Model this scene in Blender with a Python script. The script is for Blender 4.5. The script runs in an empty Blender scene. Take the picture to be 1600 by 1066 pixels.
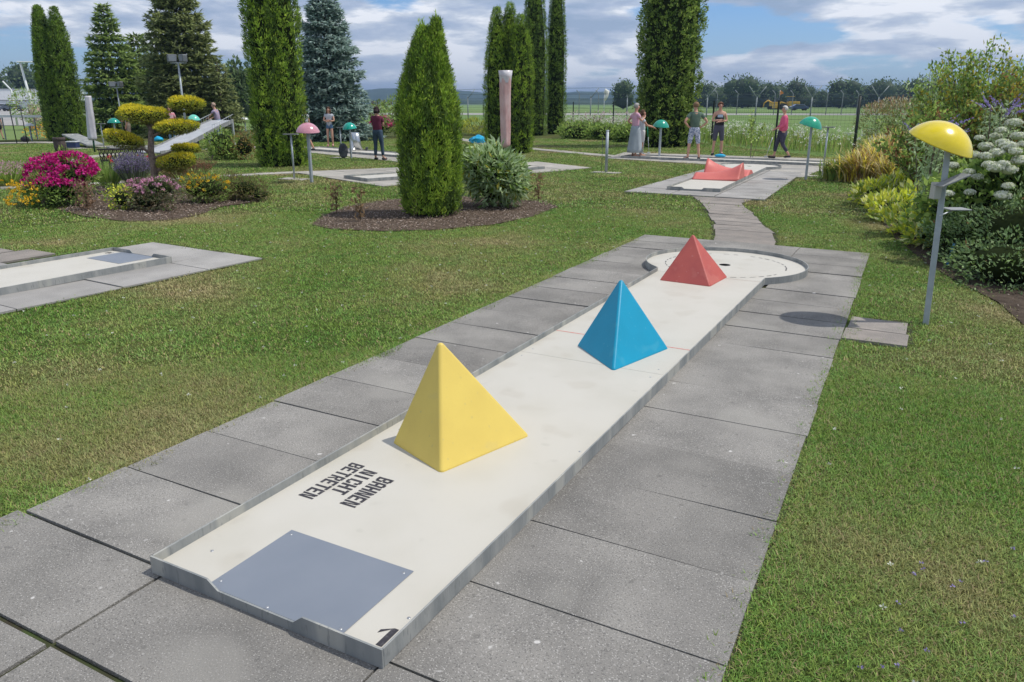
# Miniature golf lane with three pyramids in a garden course - built object by object
import bpy, bmesh, math, random
import numpy as np
from mathutils import Vector, Matrix, noise
rng = np.random.default_rng(7)
random.seed(7)
PI = math.pi
R = math.radians
SC = bpy.context.scene
COL = SC.collection

# ------------------------------------------------------------------ camera, sky, sun, exposure
cam = bpy.data.cameras.new('camera'); co = bpy.data.objects.new('camera', cam); COL.objects.link(co)
cam.sensor_width = 36.0; cam.lens = 36.0 * 1195.67 / 1600; cam.clip_end = 9000; cam.clip_start = .05
_yaw, _pitch, _roll = -.4949, .3014, .001
_f = Vector((math.sin(_yaw)*math.cos(_pitch), math.cos(_yaw)*math.cos(_pitch), -math.sin(_pitch)))
_r0 = _f.cross(Vector((0,0,1))).normalized(); _u0 = _r0.cross(_f)
_r = _r0*math.cos(_roll) + _u0*math.sin(_roll); _u = -_r0*math.sin(_roll) + _u0*math.cos(_roll)
m = Matrix((( _r.x,_u.x,-_f.x,1.7559),( _r.y,_u.y,-_f.y,-1.4837),( _r.z,_u.z,-_f.z,1.6171),(0,0,0,1)))
co.matrix_world = m; SC.camera = co

SUN_EL, SUN_AZ = R(60), R(60)          # azimuth from +Y towards +X
sd = Vector((math.sin(SUN_AZ)*math.cos(SUN_EL), math.cos(SUN_AZ)*math.cos(SUN_EL), math.sin(SUN_EL)))
sl = bpy.data.lights.new('sun', 'SUN'); so = bpy.data.objects.new('sun', sl); COL.objects.link(so)
sl.energy = 3.0; sl.angle = R(.6); sl.color = (1.0, .955, .88)
so.rotation_euler = sd.to_track_quat('Z', 'Y').to_euler(); so.location = (20, 10, 40)
SC.view_settings.view_transform = 'Standard'; SC.view_settings.look = 'None'
SC.view_settings.gamma = 1; SC.view_settings.exposure = 0.2; SC.view_settings.use_curve_mapping = False

W = bpy.data.worlds.new('World'); SC.world = W; W.use_nodes = True
nt = W.node_tree; nt.nodes.clear()
def wn(t, **k):
    n = nt.nodes.new(t)
    for a, b in k.items():
        if a == 'ins':
            for i, v in b.items(): n.inputs[i].default_value = v
        else: setattr(n, a, b)
    return n
sky = wn('ShaderNodeTexSky', sky_type='NISHITA', sun_disc=False, sun_elevation=SUN_EL, sun_rotation=SUN_AZ,
         altitude=500, air_density=1.0, dust_density=.6, ozone_density=1.5)
tc = wn('ShaderNodeTexCoord')
sep = wn('ShaderNodeSeparateXYZ'); nt.links.new(tc.outputs['Generated'], sep.inputs[0])
# cloud deck: the direction is projected on a flat layer seen from below, so puffs shrink towards the horizon
zc = wn('ShaderNodeMath', operation='MAXIMUM', ins={1: 0.0}); nt.links.new(sep.outputs[2], zc.inputs[0])
zz = wn('ShaderNodeMath', operation='ADD', ins={1: .34}); nt.links.new(zc.outputs[0], zz.inputs[0])
dx = wn('ShaderNodeMath', operation='DIVIDE'); nt.links.new(sep.outputs[0], dx.inputs[0]); nt.links.new(zz.outputs[0], dx.inputs[1])
dy = wn('ShaderNodeMath', operation='DIVIDE'); nt.links.new(sep.outputs[1], dy.inputs[0]); nt.links.new(zz.outputs[0], dy.inputs[1])
lz = wn('ShaderNodeMath', operation='MULTIPLY', ins={1: 9.0}); nt.links.new(zc.outputs[0], lz.inputs[0])
cv = wn('ShaderNodeCombineXYZ'); nt.links.new(dx.outputs[0], cv.inputs[0]); nt.links.new(dy.outputs[0], cv.inputs[1]); nt.links.new(lz.outputs[0], cv.inputs[2])
n1 = wn('ShaderNodeTexNoise', ins={'Scale': 2.7, 'Detail': 10.0, 'Roughness': .54, 'Distortion': .12}); nt.links.new(cv.outputs[0], n1.inputs['Vector'])
n2 = wn('ShaderNodeTexNoise', ins={'Scale': 1.0, 'Detail': 4.0, 'Roughness': .5}); 
off = wn('ShaderNodeVectorMath', operation='ADD', ins={1: (7.3, 2.1, 0)}); nt.links.new(cv.outputs[0], off.inputs[0]); nt.links.new(off.outputs[0], n2.inputs['Vector'])
n3 = wn('ShaderNodeTexNoise', ins={'Scale': 3.6, 'Detail': 9.0, 'Roughness': .55, 'Distortion': .15})
off3 = wn('ShaderNodeVectorMath', operation='ADD', ins={1: (1.3, 9.1, .35)}); nt.links.new(cv.outputs[0], off3.inputs[0]); nt.links.new(off3.outputs[0], n3.inputs['Vector'])
def ramp(src, stops, interp='LINEAR'):
    r = nt.nodes.new('ShaderNodeValToRGB'); r.color_ramp.interpolation = interp
    while len(r.color_ramp.elements) < len(stops): r.color_ramp.elements.new(.5)
    for e, (p, c) in zip(r.color_ramp.elements, stops): e.position = p; e.color = (*c, 1)
    nt.links.new(src, r.inputs[0]); return r
cover = ramp(n2.outputs[0], [(.36, (.0,)*3), (.58, (1,)*3)])
dens = wn('ShaderNodeMath', operation='MULTIPLY_ADD', ins={1: .30, 2: -.115}); nt.links.new(cover.outputs[0], dens.inputs[0])
dsum = wn('ShaderNodeMath', operation='ADD'); nt.links.new(n1.outputs[0], dsum.inputs[0]); nt.links.new(dens.outputs[0], dsum.inputs[1])
mask = ramp(dsum.outputs[0], [(.42, (0,)*3), (.53, (.95,)*3)], 'EASE')
ccol = ramp(n3.outputs[0], [(.36, (1.9, 2.5, 3.5)), (.46, (2.7, 3.2, 4.2)), (.52, (3.7, 4.1, 4.8)), (.59, (6.0, 6.1, 6.4))])
tint = wn('ShaderNodeMix', data_type='RGBA', blend_type='MULTIPLY'); tint.inputs[0].default_value = 1
nt.links.new(sky.outputs[0], tint.inputs[6]); tint.inputs[7].default_value = (.36, .53, .76, 1)
mx = wn('ShaderNodeMix', data_type='RGBA'); nt.links.new(mask.outputs[0], mx.inputs[0]); nt.links.new(tint.outputs[2], mx.inputs[6]); nt.links.new(ccol.outputs[0], mx.inputs[7])
# pale haze low over the horizon
hz = wn('ShaderNodeMapRange', ins={1: 0.0, 2: .13, 3: .55, 4: 0.0}); nt.links.new(zc.outputs[0], hz.inputs[0])
mh = wn('ShaderNodeMix', data_type='RGBA'); nt.links.new(hz.outputs[0], mh.inputs[0]); nt.links.new(mx.outputs[2], mh.inputs[6]); mh.inputs[7].default_value = (2.9, 3.3, 4.1, 1)
bg = wn('ShaderNodeBackground'); bg.inputs[1].default_value = .15
nt.links.new(mh.outputs[2], bg.inputs[0])
wo = wn('ShaderNodeOutputWorld'); nt.links.new(bg.outputs[0], wo.inputs[0])

SC.render.engine = 'CYCLES'
SC.cycles.max_bounces = 6; SC.cycles.diffuse_bounces = 3; SC.cycles.transparent_max_bounces = 6
SC.cycles.volume_bounces = 0; SC.cycles.caustics_reflective = False; SC.cycles.caustics_refractive = False
SC.cycles.use_denoising = True

# ------------------------------------------------------------------ materials
MATS = {}
def mat(name, base, rough=.7, metal=0.0, spec=.4, col2=None, nscale=6.0, ndetail=4.0, lo=.35, hi=.65, bump=0.0, bscale=40.0,
        island=None, objrand=0.0, trans=0.0, speck=None, extra=None, coord='Object', coat=0.0, stretch=None):
    """procedural material: base/col2 mixed by noise, per-island brightness, optional speckle, bump and leaf translucency"""
    if name in MATS: return MATS[name]
    M = bpy.data.materials.new(name); M.use_nodes = True; t = M.node_tree; N = t.nodes; Lk = t.links
    b = N['Principled BSDF']; out = N['Material Output']
    b.inputs['Roughness'].default_value = rough; b.inputs['Metallic'].default_value = metal
    b.inputs['Specular IOR Level'].default_value = spec; b.inputs['Coat Weight'].default_value = coat
    b.inputs['Base Color'].default_value = (*base, 1)
    c = N.new('ShaderNodeTexCoord'); vec = c.outputs[coord] if coord != 'World' else None
    if coord == 'World':
        g = N.new('ShaderNodeNewGeometry'); vec = g.outputs['Position']
    if stretch:
        mp = N.new('ShaderNodeMapping'); mp.inputs['Scale'].default_value = stretch; Lk.new(vec, mp.inputs[0]); vec = mp.outputs[0]
    last = None
    if col2 is not None:
        n = N.new('ShaderNodeTexNoise'); n.inputs['Scale'].default_value = nscale; n.inputs['Detail'].default_value = ndetail; Lk.new(vec, n.inputs['Vector'])
        r = N.new('ShaderNodeMapRange'); r.inputs[1].default_value = lo; r.inputs[2].default_value = hi; Lk.new(n.outputs[0], r.inputs[0])
        x = N.new('ShaderNodeMix'); x.data_type = 'RGBA'; x.inputs[6].default_value = (*base, 1); x.inputs[7].default_value = (*col2, 1)
        Lk.new(r.outputs[0], x.inputs[0]); last = x.outputs[2]
    if speck:
        for sc_, th, colr, amt in speck:
            v = N.new('ShaderNodeTexNoise'); v.inputs['Scale'].default_value = sc_; v.inputs['Detail'].default_value = 1.5; Lk.new(vec, v.inputs['Vector'])
            r = N.new('ShaderNodeMapRange'); r.inputs[1].default_value = th; r.inputs[2].default_value = th + .06; r.inputs[4].default_value = amt; Lk.new(v.outputs[0], r.inputs[0])
            x = N.new('ShaderNodeMix'); x.data_type = 'RGBA'; Lk.new(r.outputs[0], x.inputs[0])
            if last: Lk.new(last, x.inputs[6])
            else: x.inputs[6].default_value = (*base, 1)
            x.inputs[7].default_value = (*colr, 1); last = x.outputs[2]
    def bright(fac_out, amt, last):
        r = N.new('ShaderNodeMapRange'); r.inputs[3].default_value = 1 - amt; r.inputs[4].default_value = 1 + amt; Lk.new(fac_out, r.inputs[0])
        h = N.new('ShaderNodeHueSaturation'); h.inputs['Color'].default_value = (*base, 1); Lk.new(r.outputs[0], h.inputs['Value'])
        if last: Lk.new(last, h.inputs['Color'])
        return h.outputs[0]
    if island:
        g = N.new('ShaderNodeNewGeometry'); last = bright(g.outputs['Random Per Island'], island, last)
    if objrand:
        o = N.new('ShaderNodeObjectInfo'); last = bright(o.outputs['Random'], objrand, last)
    if last: Lk.new(last, b.inputs['Base Color'])
    if bump:
        n = N.new('ShaderNodeTexNoise'); n.inputs['Scale'].default_value = bscale; n.inputs['Detail'].default_value = 6; Lk.new(vec, n.inputs['Vector'])
        bp = N.new('ShaderNodeBump'); bp.inputs['Strength'].default_value = bump; bp.inputs['Distance'].default_value = .02; Lk.new(n.outputs[0], bp.inputs['Height']); Lk.new(bp.outputs[0], b.inputs['Normal'])
    if trans:
        tr = N.new('ShaderNodeBsdfTranslucent'); tr.inputs[0].default_value = (*base, 1)
        if last: Lk.new(last, tr.inputs[0])
        ms = N.new('ShaderNodeMixShader'); ms.inputs[0].default_value = trans
        Lk.new(b.outputs[0], ms.inputs[1]); Lk.new(tr.outputs[0], ms.inputs[2]); Lk.new(ms.outputs[0], out.inputs[0])
    MATS[name] = M; return M

# ------------------------------------------------------------------ object helpers
def tag(o, label=None, cat=None, group=None, kind=None):
    if label: o['label'] = label
    if cat: o['category'] = cat
    if group: o['group'] = group
    if kind: o['kind'] = kind
    return o
def empty(name, loc=(0,0,0), rz=0.0, label=None, cat=None, group=None):
    o = bpy.data.objects.new(name, None); COL.objects.link(o); o.location = loc if len(loc) == 3 else (*loc, 0); o.rotation_euler.z = rz
    o.empty_display_size = .1
    return tag(o, label, cat, group)
def link(name, me, parent=None, mats=()):
    for x in mats: me.materials.append(x)
    o = bpy.data.objects.new(name, me); COL.objects.link(o); o.parent = parent
    return o
def copy_tree(o, parent=None):
    c = o.copy(); COL.objects.link(c); c.parent = parent
    for ch in list(o.children): copy_tree(ch, c)
    return c
class MB:
    """collects solids in one bmesh; build() links it as one object"""
    def __init__(s): s.bm = bmesh.new(); s.mi = 0
    def _new(s, r):
        for f in r: f.material_index = s.mi
    def box(s, x0, x1, y0, y1, z0, z1, M=None):
        v = [s.bm.verts.new((x, y, z)) for x, y, z in ((x0,y0,z0),(x1,y0,z0),(x1,y1,z0),(x0,y1,z0),(x0,y0,z1),(x1,y0,z1),(x1,y1,z1),(x0,y1,z1))]
        if M:
            for q in v: q.co = M @ q.co
        s._new([s.bm.faces.new([v[i] for i in f]) for f in ((0,3,2,1),(4,5,6,7),(0,1,5,4),(1,2,6,5),(2,3,7,6),(3,0,4,7))]); return s
    def tube(s, pts, rad, n=10, caps=True, sq=False):
        pts = [Vector(p) for p in pts]; rs = rad if hasattr(rad, '__len__') else [rad]*len(pts); rings = []
        up = Vector((0,0,1)); prev = None
        for i, p in enumerate(pts):
            d = (pts[min(i+1, len(pts)-1)] - pts[max(i-1, 0)]).normalized()
            if prev is None:
                a = d.cross(Vector((0,1,0)) if abs(d.y) < .9 else Vector((1,0,0))).normalized()
            else: a = (prev - d*prev.dot(d)).normalized()
            prev = a; b = d.cross(a)
            ph = PI/4 if sq else 0; k = math.sqrt(2) if sq else 1
            rings.append([s.bm.verts.new(p + (a*math.cos(2*PI*j/n+ph) + b*math.sin(2*PI*j/n+ph))*rs[i]*k) for j in range(n)])
        fs = []
        for A, B in zip(rings, rings[1:]):
            for j in range(n): fs.append(s.bm.faces.new((A[j], A[(j+1)%n], B[(j+1)%n], B[j])))
        for f in fs: f.smooth = not sq
        if caps: fs += [s.bm.faces.new(rings[0][::-1]), s.bm.faces.new(rings[-1])]
        s._new(fs); return s
    def lathe(s, prof, n=24, M=None, close=False):
        rings = []
        for r, z in prof:
            rings.append([s.bm.verts.new(Vector((r*math.cos(2*PI*j/n), r*math.sin(2*PI*j/n), z))) for j in range(n)] if r > 1e-6 else [s.bm.verts.new((0,0,z))])
        fs = []
        for A, B in zip(rings, rings[1:]):
            for j in range(n):
                q = [A[j % len(A)], A[(j+1) % len(A)], B[(j+1) % len(B)], B[j % len(B)]]
                q = list(dict.fromkeys(q))
                if len(q) > 2: fs.append(s.bm.faces.new(q))
        for f in fs: f.smooth = True
        if M:
            for rg in rings:
                for v in rg: v.co = M @ v.co
        s._new(fs); return s
    def prism(s, poly, z0, z1, M=None, top_only=False):
        a = [s.bm.verts.new((x, y, z1)) for x, y in poly]; fs = [s.bm.faces.new(a)]
        if not top_only:
            b = [s.bm.verts.new((x, y, z0)) for x, y in poly]; fs.append(s.bm.faces.new(b[::-1])); n = len(poly)
            for i in range(n): fs.append(s.bm.faces.new((b[i], b[(i+1)%n], a[(i+1)%n], a[i])))
            a = a + b
        if M:
            for v in a: v.co = M @ v.co
        s._new(fs); return s
    def ball(s, c, r, sub=2, sc=(1,1,1), M=None):
        d = bmesh.ops.create_icosphere(s.bm, subdivisions=sub, radius=r)
        for v in d['verts']:
            v.co = Vector((v.co.x*sc[0], v.co.y*sc[1], v.co.z*sc[2])) + Vector(c)
            if M: v.co = M @ v.co
        fs = {f for v in d['verts'] for f in v.link_faces}
        for f in fs: f.smooth = True; f.material_index = s.mi
        return s
    def build(s, name, m, parent=None, bevel=0.0, seg=2, recalc=True):
        if recalc: bmesh.ops.recalc_face_normals(s.bm, faces=s.bm.faces)
        me = bpy.data.meshes.new(name); s.bm.to_mesh(me); s.bm.free()
        o = link(name, me, parent, m if isinstance(m, (list, tuple)) else [m])
        if bevel:
            b = o.modifiers.new('bevel', 'BEVEL'); b.width = bevel; b.segments = seg; b.limit_method = 'ANGLE'; b.angle_limit = R(35)
        return o

class Geo:
    """collects many small quads/triangles as arrays (leaves, petals, blades)"""
    def __init__(s): s.V = []; s.F = []; s.MI = []; s.n = 0
    def add(s, V, F, mi=0):
        V = np.asarray(V, float).reshape(-1, 3); F = np.asarray(F)
        if len(F) == 0: return s
        if F.shape[1] == 3: F = np.concatenate([F, -np.ones((len(F), 1), int)], 1)
        F = np.where(F >= 0, F + s.n, -1)
        s.V.append(V); s.F.append(F); s.MI.append(np.full(len(F), mi) if np.isscalar(mi) else np.asarray(mi)); s.n += len(V); return s
    def build(s, name, mats, parent=None, smooth=False):
        V = np.concatenate(s.V); F = np.concatenate(s.F); MI = np.concatenate(s.MI)
        cnt = np.where(F[:, 3] < 0, 3, 4); loops = F[F >= 0]
        me = bpy.data.meshes.new(name); me.vertices.add(len(V)); me.vertices.foreach_set('co', V.ravel().astype(np.float32))
        me.loops.add(len(loops)); me.loops.foreach_set('vertex_index', loops.astype(np.int32))
        me.polygons.add(len(F)); me.polygons.foreach_set('loop_start', np.concatenate([[0], np.cumsum(cnt)[:-1]]).astype(np.int32))
        me.polygons.foreach_set('material_index', MI.astype(np.int32))
        if smooth: me.polygons.foreach_set('use_smooth', np.ones(len(F), bool))
        me.update(calc_edges=True)
        return link(name, me, parent, mats if isinstance(mats, (list, tuple)) else [mats])

def unit(a): return a / np.maximum(np.linalg.norm(a, axis=-1, keepdims=True), 1e-9)
def leaves(P, D, L, Wd, bend=.15, face=None):
    """one rhombic, slightly folded leaf at each point: P base, D axis, L length, Wd width"""
    P = np.asarray(P); n = len(P); D = unit(np.asarray(D)); L = np.broadcast_to(L, n)[:, None]; Wd = np.broadcast_to(Wd, n)[:, None]
    rv = rng.normal(size=(n, 3)) if face is None else face + rng.normal(size=(n, 3))*.35
    S = unit(np.cross(D, rv)); Nn = np.cross(S, D)
    V = np.stack([P, P + D*L*.45 + S*Wd*.5 + Nn*Wd*bend, P + D*L, P + D*L*.45 - S*Wd*.5 + Nn*Wd*bend], 1)
    F = np.arange(n*4).reshape(n, 4)
    return V.reshape(-1, 3), F
def fnoise(P, s, seed=0.0):
    return np.array([noise.noise(Vector((float(p[0])*s+seed, float(p[1])*s+seed*.7, float(p[2])*s+seed*1.3))) for p in P])

# ------------------------------------------------------------------ the setting: ground sheets
GREEN1, GREEN2 = (.085, .125, .028), (.135, .135, .045)
m_lawn = mat('lawn_soil', (.050, .075, .016), .95, col2=(.105, .098, .036), nscale=.55, ndetail=8, lo=.42, hi=.66, coord='World', bump=.6, bscale=60,
             speck=[(38, .60, (.030, .042, .010), .8), (90, .62, (.11, .12, .05), .6)], spec=.1)
m_field = mat('meadow', (.115, .19, .055), .95, col2=(.165, .225, .085), nscale=.02, ndetail=9, lo=.35, hi=.7, coord='World', bump=.3, bscale=3, spec=.05)
m_field2 = mat('pale_meadow', (.19, .26, .105), .95, col2=(.13, .21, .065), nscale=.01, ndetail=6, coord='World', spec=.05)
m_run = mat('runway_asphalt', (.34, .33, .31), .9, col2=(.28, .27, .26), nscale=.05, coord='World')
def sheet(name, poly, z, m, kind='structure', parent=None):
    o = MB().prism(poly, z, z, top_only=True).build(name, m, parent, recalc=False)
    if parent is None: tag(o, kind=kind)
    return o
sheet('ground', [(-5200,-600),(4200,-600),(4200,6200),(-5200,6200)], -.05, m_field)
E_F = [(-34.96, 5.973), (-38.165, 47.424), (-22.708, 53.494), (-16.054, 44.585), (-6.597, 31.507), (-3.344, 27.581), (-0.68, 24.701), (2.845, 20.126), (7.89, 17.736)]
sheet('lawn', [(-60,-8), (12,-8)] + [(x, y) for x, y in E_F[::-1]], -.02, m_lawn)
for nm, (pa, pb, Da, Db), mm, z in (('runway_strip', (-400, 1500, 118, 135), m_run, -.034), ('pale_field_strip', (-900, 2000, 210, 420), m_field2, -.030), ('far_field', (-900, 2300, 420, 1500), m_field, -.026)):
    pts = {'runway_strip': [(-153.866, 48.616), (3.725, 133.668), (4.042, 155.429), (-178.924, 56.682)], 'pale_field_strip': [(-357.398, 48.995), (80.863, 285.524), (159.971, 572.532), (-716.552, 99.474)], 'far_field': [(-716.552, 99.474), (250.577, 621.432), (869.736, 2171.478), (-2503.971, 350.693)]}[nm]
    sheet(nm, pts, z, mm)

# ------------------------------------------------------------------ paving slabs
m_slab = mat('concrete_slab', (.28, .266, .243), .95, col2=(.185, .177, .163), nscale=2.6, ndetail=12, lo=.36, hi=.66, objrand=.11, bump=.35, bscale=230, spec=.2, coord='World',
             speck=[(150, .58, (.12, .115, .108), .7), (170, .61, (.46, .44, .41), .75), (19, .735, (.60, .58, .55), .9), (24, .68, (.13, .125, .115), .55), (1.3, .60, (.33, .315, .285), .5)])
m_slab2 = mat('old_pinkish_slab', (.31, .275, .245), .95, col2=(.235, .215, .195), nscale=4.5, ndetail=8, objrand=.12, bump=.5, bscale=130, spec=.15, coord='World',
              speck=[(190, .64, (.13, .115, .10), .7), (230, .65, (.48, .45, .40), .8)])
m_slab3 = mat('pale_slab', (.36, .345, .325), .92, col2=(.27, .26, .245), nscale=2.2, ndetail=8, objrand=.07, bump=.3, bscale=120, spec=.2, coord='World')
m_joint = mat('joint_soil', (.050, .044, .032), 1.0, col2=(.06, .085, .03), nscale=9, coord='World', spec=.05)
def bed_sheet(poly, z=-.014, name='soil_under_slabs'): return sheet(name, poly, z, m_joint)
def paving(name, label_kind='structure'):
    o = empty(name); o['kind'] = 'structure'; return o
def slab(parent, x0, x1, y0, y1, m, gap=.006, M=None, tilt=.0022, nib=.012):
    """one slab with uneven, slightly chipped outline"""
    g = gap/2; pts = []
    ed = [((x0+g, y0+g), (x1-g, y0+g)), ((x1-g, y0+g), (x1-g, y1-g)), ((x1-g, y1-g), (x0+g, y1-g)), ((x0+g, y1-g), (x0+g, y0+g))]
    for (ax, ay), (bx, by) in ed:
        for t in (0, .33, .66):
            k = random.uniform(-.002, .002)
            pts.append((ax+(bx-ax)*t + k*(t > 0), ay+(by-ay)*t + k*(t > 0)))
    b = MB(); top = random.uniform(-.002, .002); b.prism(pts, -.045, 0.0)
    cx, cy = (x0+x1)/2, (y0+y1)/2; a, c = random.uniform(-tilt, tilt), random.uniform(-tilt, tilt)
    for v in b.bm.verts:
        if v.co.z > -.01: v.co.z = top + a*(v.co.x-cx)/.45 + c*(v.co.y-cy)/.25
        if M: v.co = M @ v.co
    return b.build('paving_slab', m, parent)

pv = paving('lane_paving'); PT = .4672; Y0 = .037
tagd = pv
bed_sheet([(-1.41,-1.9),(1.46,-1.9),(1.44,0),(1.35,5.6),(1.27,8.0),(-1.40,8.0),(-1.36,4.5),(-1.38,0)])
LXF = lambda y: -1.352-.0058*y
RXF = lambda y: 1.428-.0215*y
def qslab(parent, xa, xb, y0, y1, m, gap=.006):
    """slab whose outer edges follow the straight paving edge; xa, xb are functions of y"""
    o = slab(parent, 0, 1, y0, y1, m, gap=0.0001, tilt=.0022)
    for v in o.data.vertices:
        t = min(max(v.co.x, 0), 1); y = v.co.y; y = min(max(y, y0+gap/2), y1-gap/2); v.co.y = y
        v.co.x = xa(y)+(xb(y)-xa(y))*t
    return o
for k in range(17):
    y0, y1 = Y0+PT*k, Y0+PT*(k+1)
    j = random.uniform(-.006, .006)
    qslab(pv, lambda y: LXF(y)+j, lambda y: -.47, y0, y1, m_slab, gap=.006 if k % 3 else .011)
    if k == 0: continue
    j2 = random.uniform(-.006, .006)
    if k == 12: qslab(pv, lambda y: .55, lambda y: RXF(y)+j2, y0, y0+2*PT, m_slab); continue
    if k == 13: continue
    qslab(pv, lambda y: .505, lambda y: RXF(y)+j2, y0, y1, m_slab, gap=.006 if k % 4 else .012)
slab(pv, -.47, .50, 7.02, 7.98, m_slab)
qslab(pv, lambda y: .50, RXF, Y0, Y0+PT, m_slab)
# slabs under and before the lane
for k, (a, b_) in enumerate(((Y0-.43, Y0),)):
    pass
slab(pv, -1.40, -.475, -.395, .034, m_slab, gap=.008)
slab(pv, -.465, .50, -.395, .2, m_slab, gap=.008)
slab(pv, .50, 1.47, -.41, .034, m_slab, gap=.008)
for x0, x1 in ((-2.3,-1.405),(-1.40,-.47),(-.46,.50),(.505,1.46)):
    for j in range(3): slab(pv, x0, x1, -.405-PT*(j+1), -.405-PT*j, m_slab, gap=.016)
slab(pv, -2.3, -1.405, -.395, -.10, m_slab, gap=.008)
# little slab beside the mushroom lamp
P_S = [(1.354, 4.982), (1.771, 5.08), (1.804, 4.413), (1.405, 4.3)]
bed_sheet([(x, y) for x, y in P_S], -.012)
sx0, sx1 = P_S[0][0]-.02, P_S[1][0]; sy0, sy1 = P_S[3][1], P_S[0][1]
slab(pv, sx0, sx1, sy0, (sy0+sy1)/2-.02, m_slab2, gap=.01); slab(pv, sx0+.01, sx1-.02, (sy0+sy1)/2-.02, sy1, m_slab2, gap=.01)

# slab footpath from the lane to the next lane
fp = paving('slab_footpath')
path_px = [[(-0.462, 7.486), (0.254, 7.878)], [(-0.583, 8.135), (0.177, 8.443)], [(-0.739, 8.744), (0.031, 9.044)], [(-0.846, 9.196), (-0.144, 9.45)], [(-1.088, 9.917), (-0.402, 10.143)], [(-1.324, 10.591), (-0.612, 10.814)], [(-1.536, 11.19), (-0.86, 11.376)], [(-1.779, 11.846), (-1.056, 12.039)], [(-2.043, 12.464), (-0.999, 12.594)]]
bed_sheet([q[0] for q in path_px] + [q[1] for q in path_px[::-1]], -.013)
for (a, b_), (c, d) in zip(path_px, path_px[1:]):
    y0, y1 = (a[1]+b_[1])/2, (c[1]+d[1])/2; x0, x1 = a[0], b_[0]
    n = max(1, round((y1-y0)/.42)); xa = lambda y, a=a, c=c: a[0]+(c[0]-a[0])*min(max((y-y0)/(y1-y0), 0), 1); xb = lambda y, b_=b_, d=d: b_[0]+(d[0]-b_[0])*min(max((y-y0)/(y1-y0), 0), 1)
    for j in range(n):
        e1, e2 = random.uniform(-.025, .025), random.uniform(-.025, .025)
        qslab(fp, lambda y: xa(y)+e1, lambda y: xb(y)+e2, y0+(y1-y0)*j/n, y0+(y1-y0)*(j+1)/n, m_slab2, gap=.012)

# ------------------------------------------------------------------ the minigolf lanes
m_deck = mat('lane_board', (.53, .505, .445), .55, col2=(.485, .46, .395), nscale=2.4, ndetail=6, lo=.45, hi=.75, spec=.3, coord='Object',
             speck=[(3.2, .62, (.42, .38, .31), .3), (9, .68, (.38, .36, .31), .25), (300, .68, (.30, .29, .27), .35)], bump=.04, bscale=300)
m_rim = mat('galvanised_rim', (.33, .335, .32), .62, metal=.15, col2=(.21, .225, .225), nscale=9, ndetail=9, lo=.34, hi=.64, spec=.45, bump=.2, bscale=40, speck=[(5, .57, (.46, .45, .40), .6), (60, .62, (.17, .18, .18), .5)], stretch=(1, 1, .25))
m_plate = mat('tee_plate', (.175, .198, .235), .45, col2=(.20, .222, .258), nscale=3, spec=.5, speck=[(70, .70, (.18, .2, .24), .4)])
m_black = mat('stencil_black', (.035, .033, .04), .75, col2=(.12, .115, .12), nscale=60, lo=.5, hi=.8)
m_red = mat('red_line_paint', (.62, .10, .09), .7, col2=(.62, .30, .26), nscale=30)
m_hole = mat('hole_dark', (.02, .02, .02), .6)
m_steel = mat('steel_grey', (.42, .43, .44), .4, metal=.6, col2=(.36, .37, .385), nscale=20)
LW, LL, CR, RH, DZ = .5175, 6.38, .805, .068, .030
YJ = LL - math.sqrt(CR*CR - LW*LW)
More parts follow.
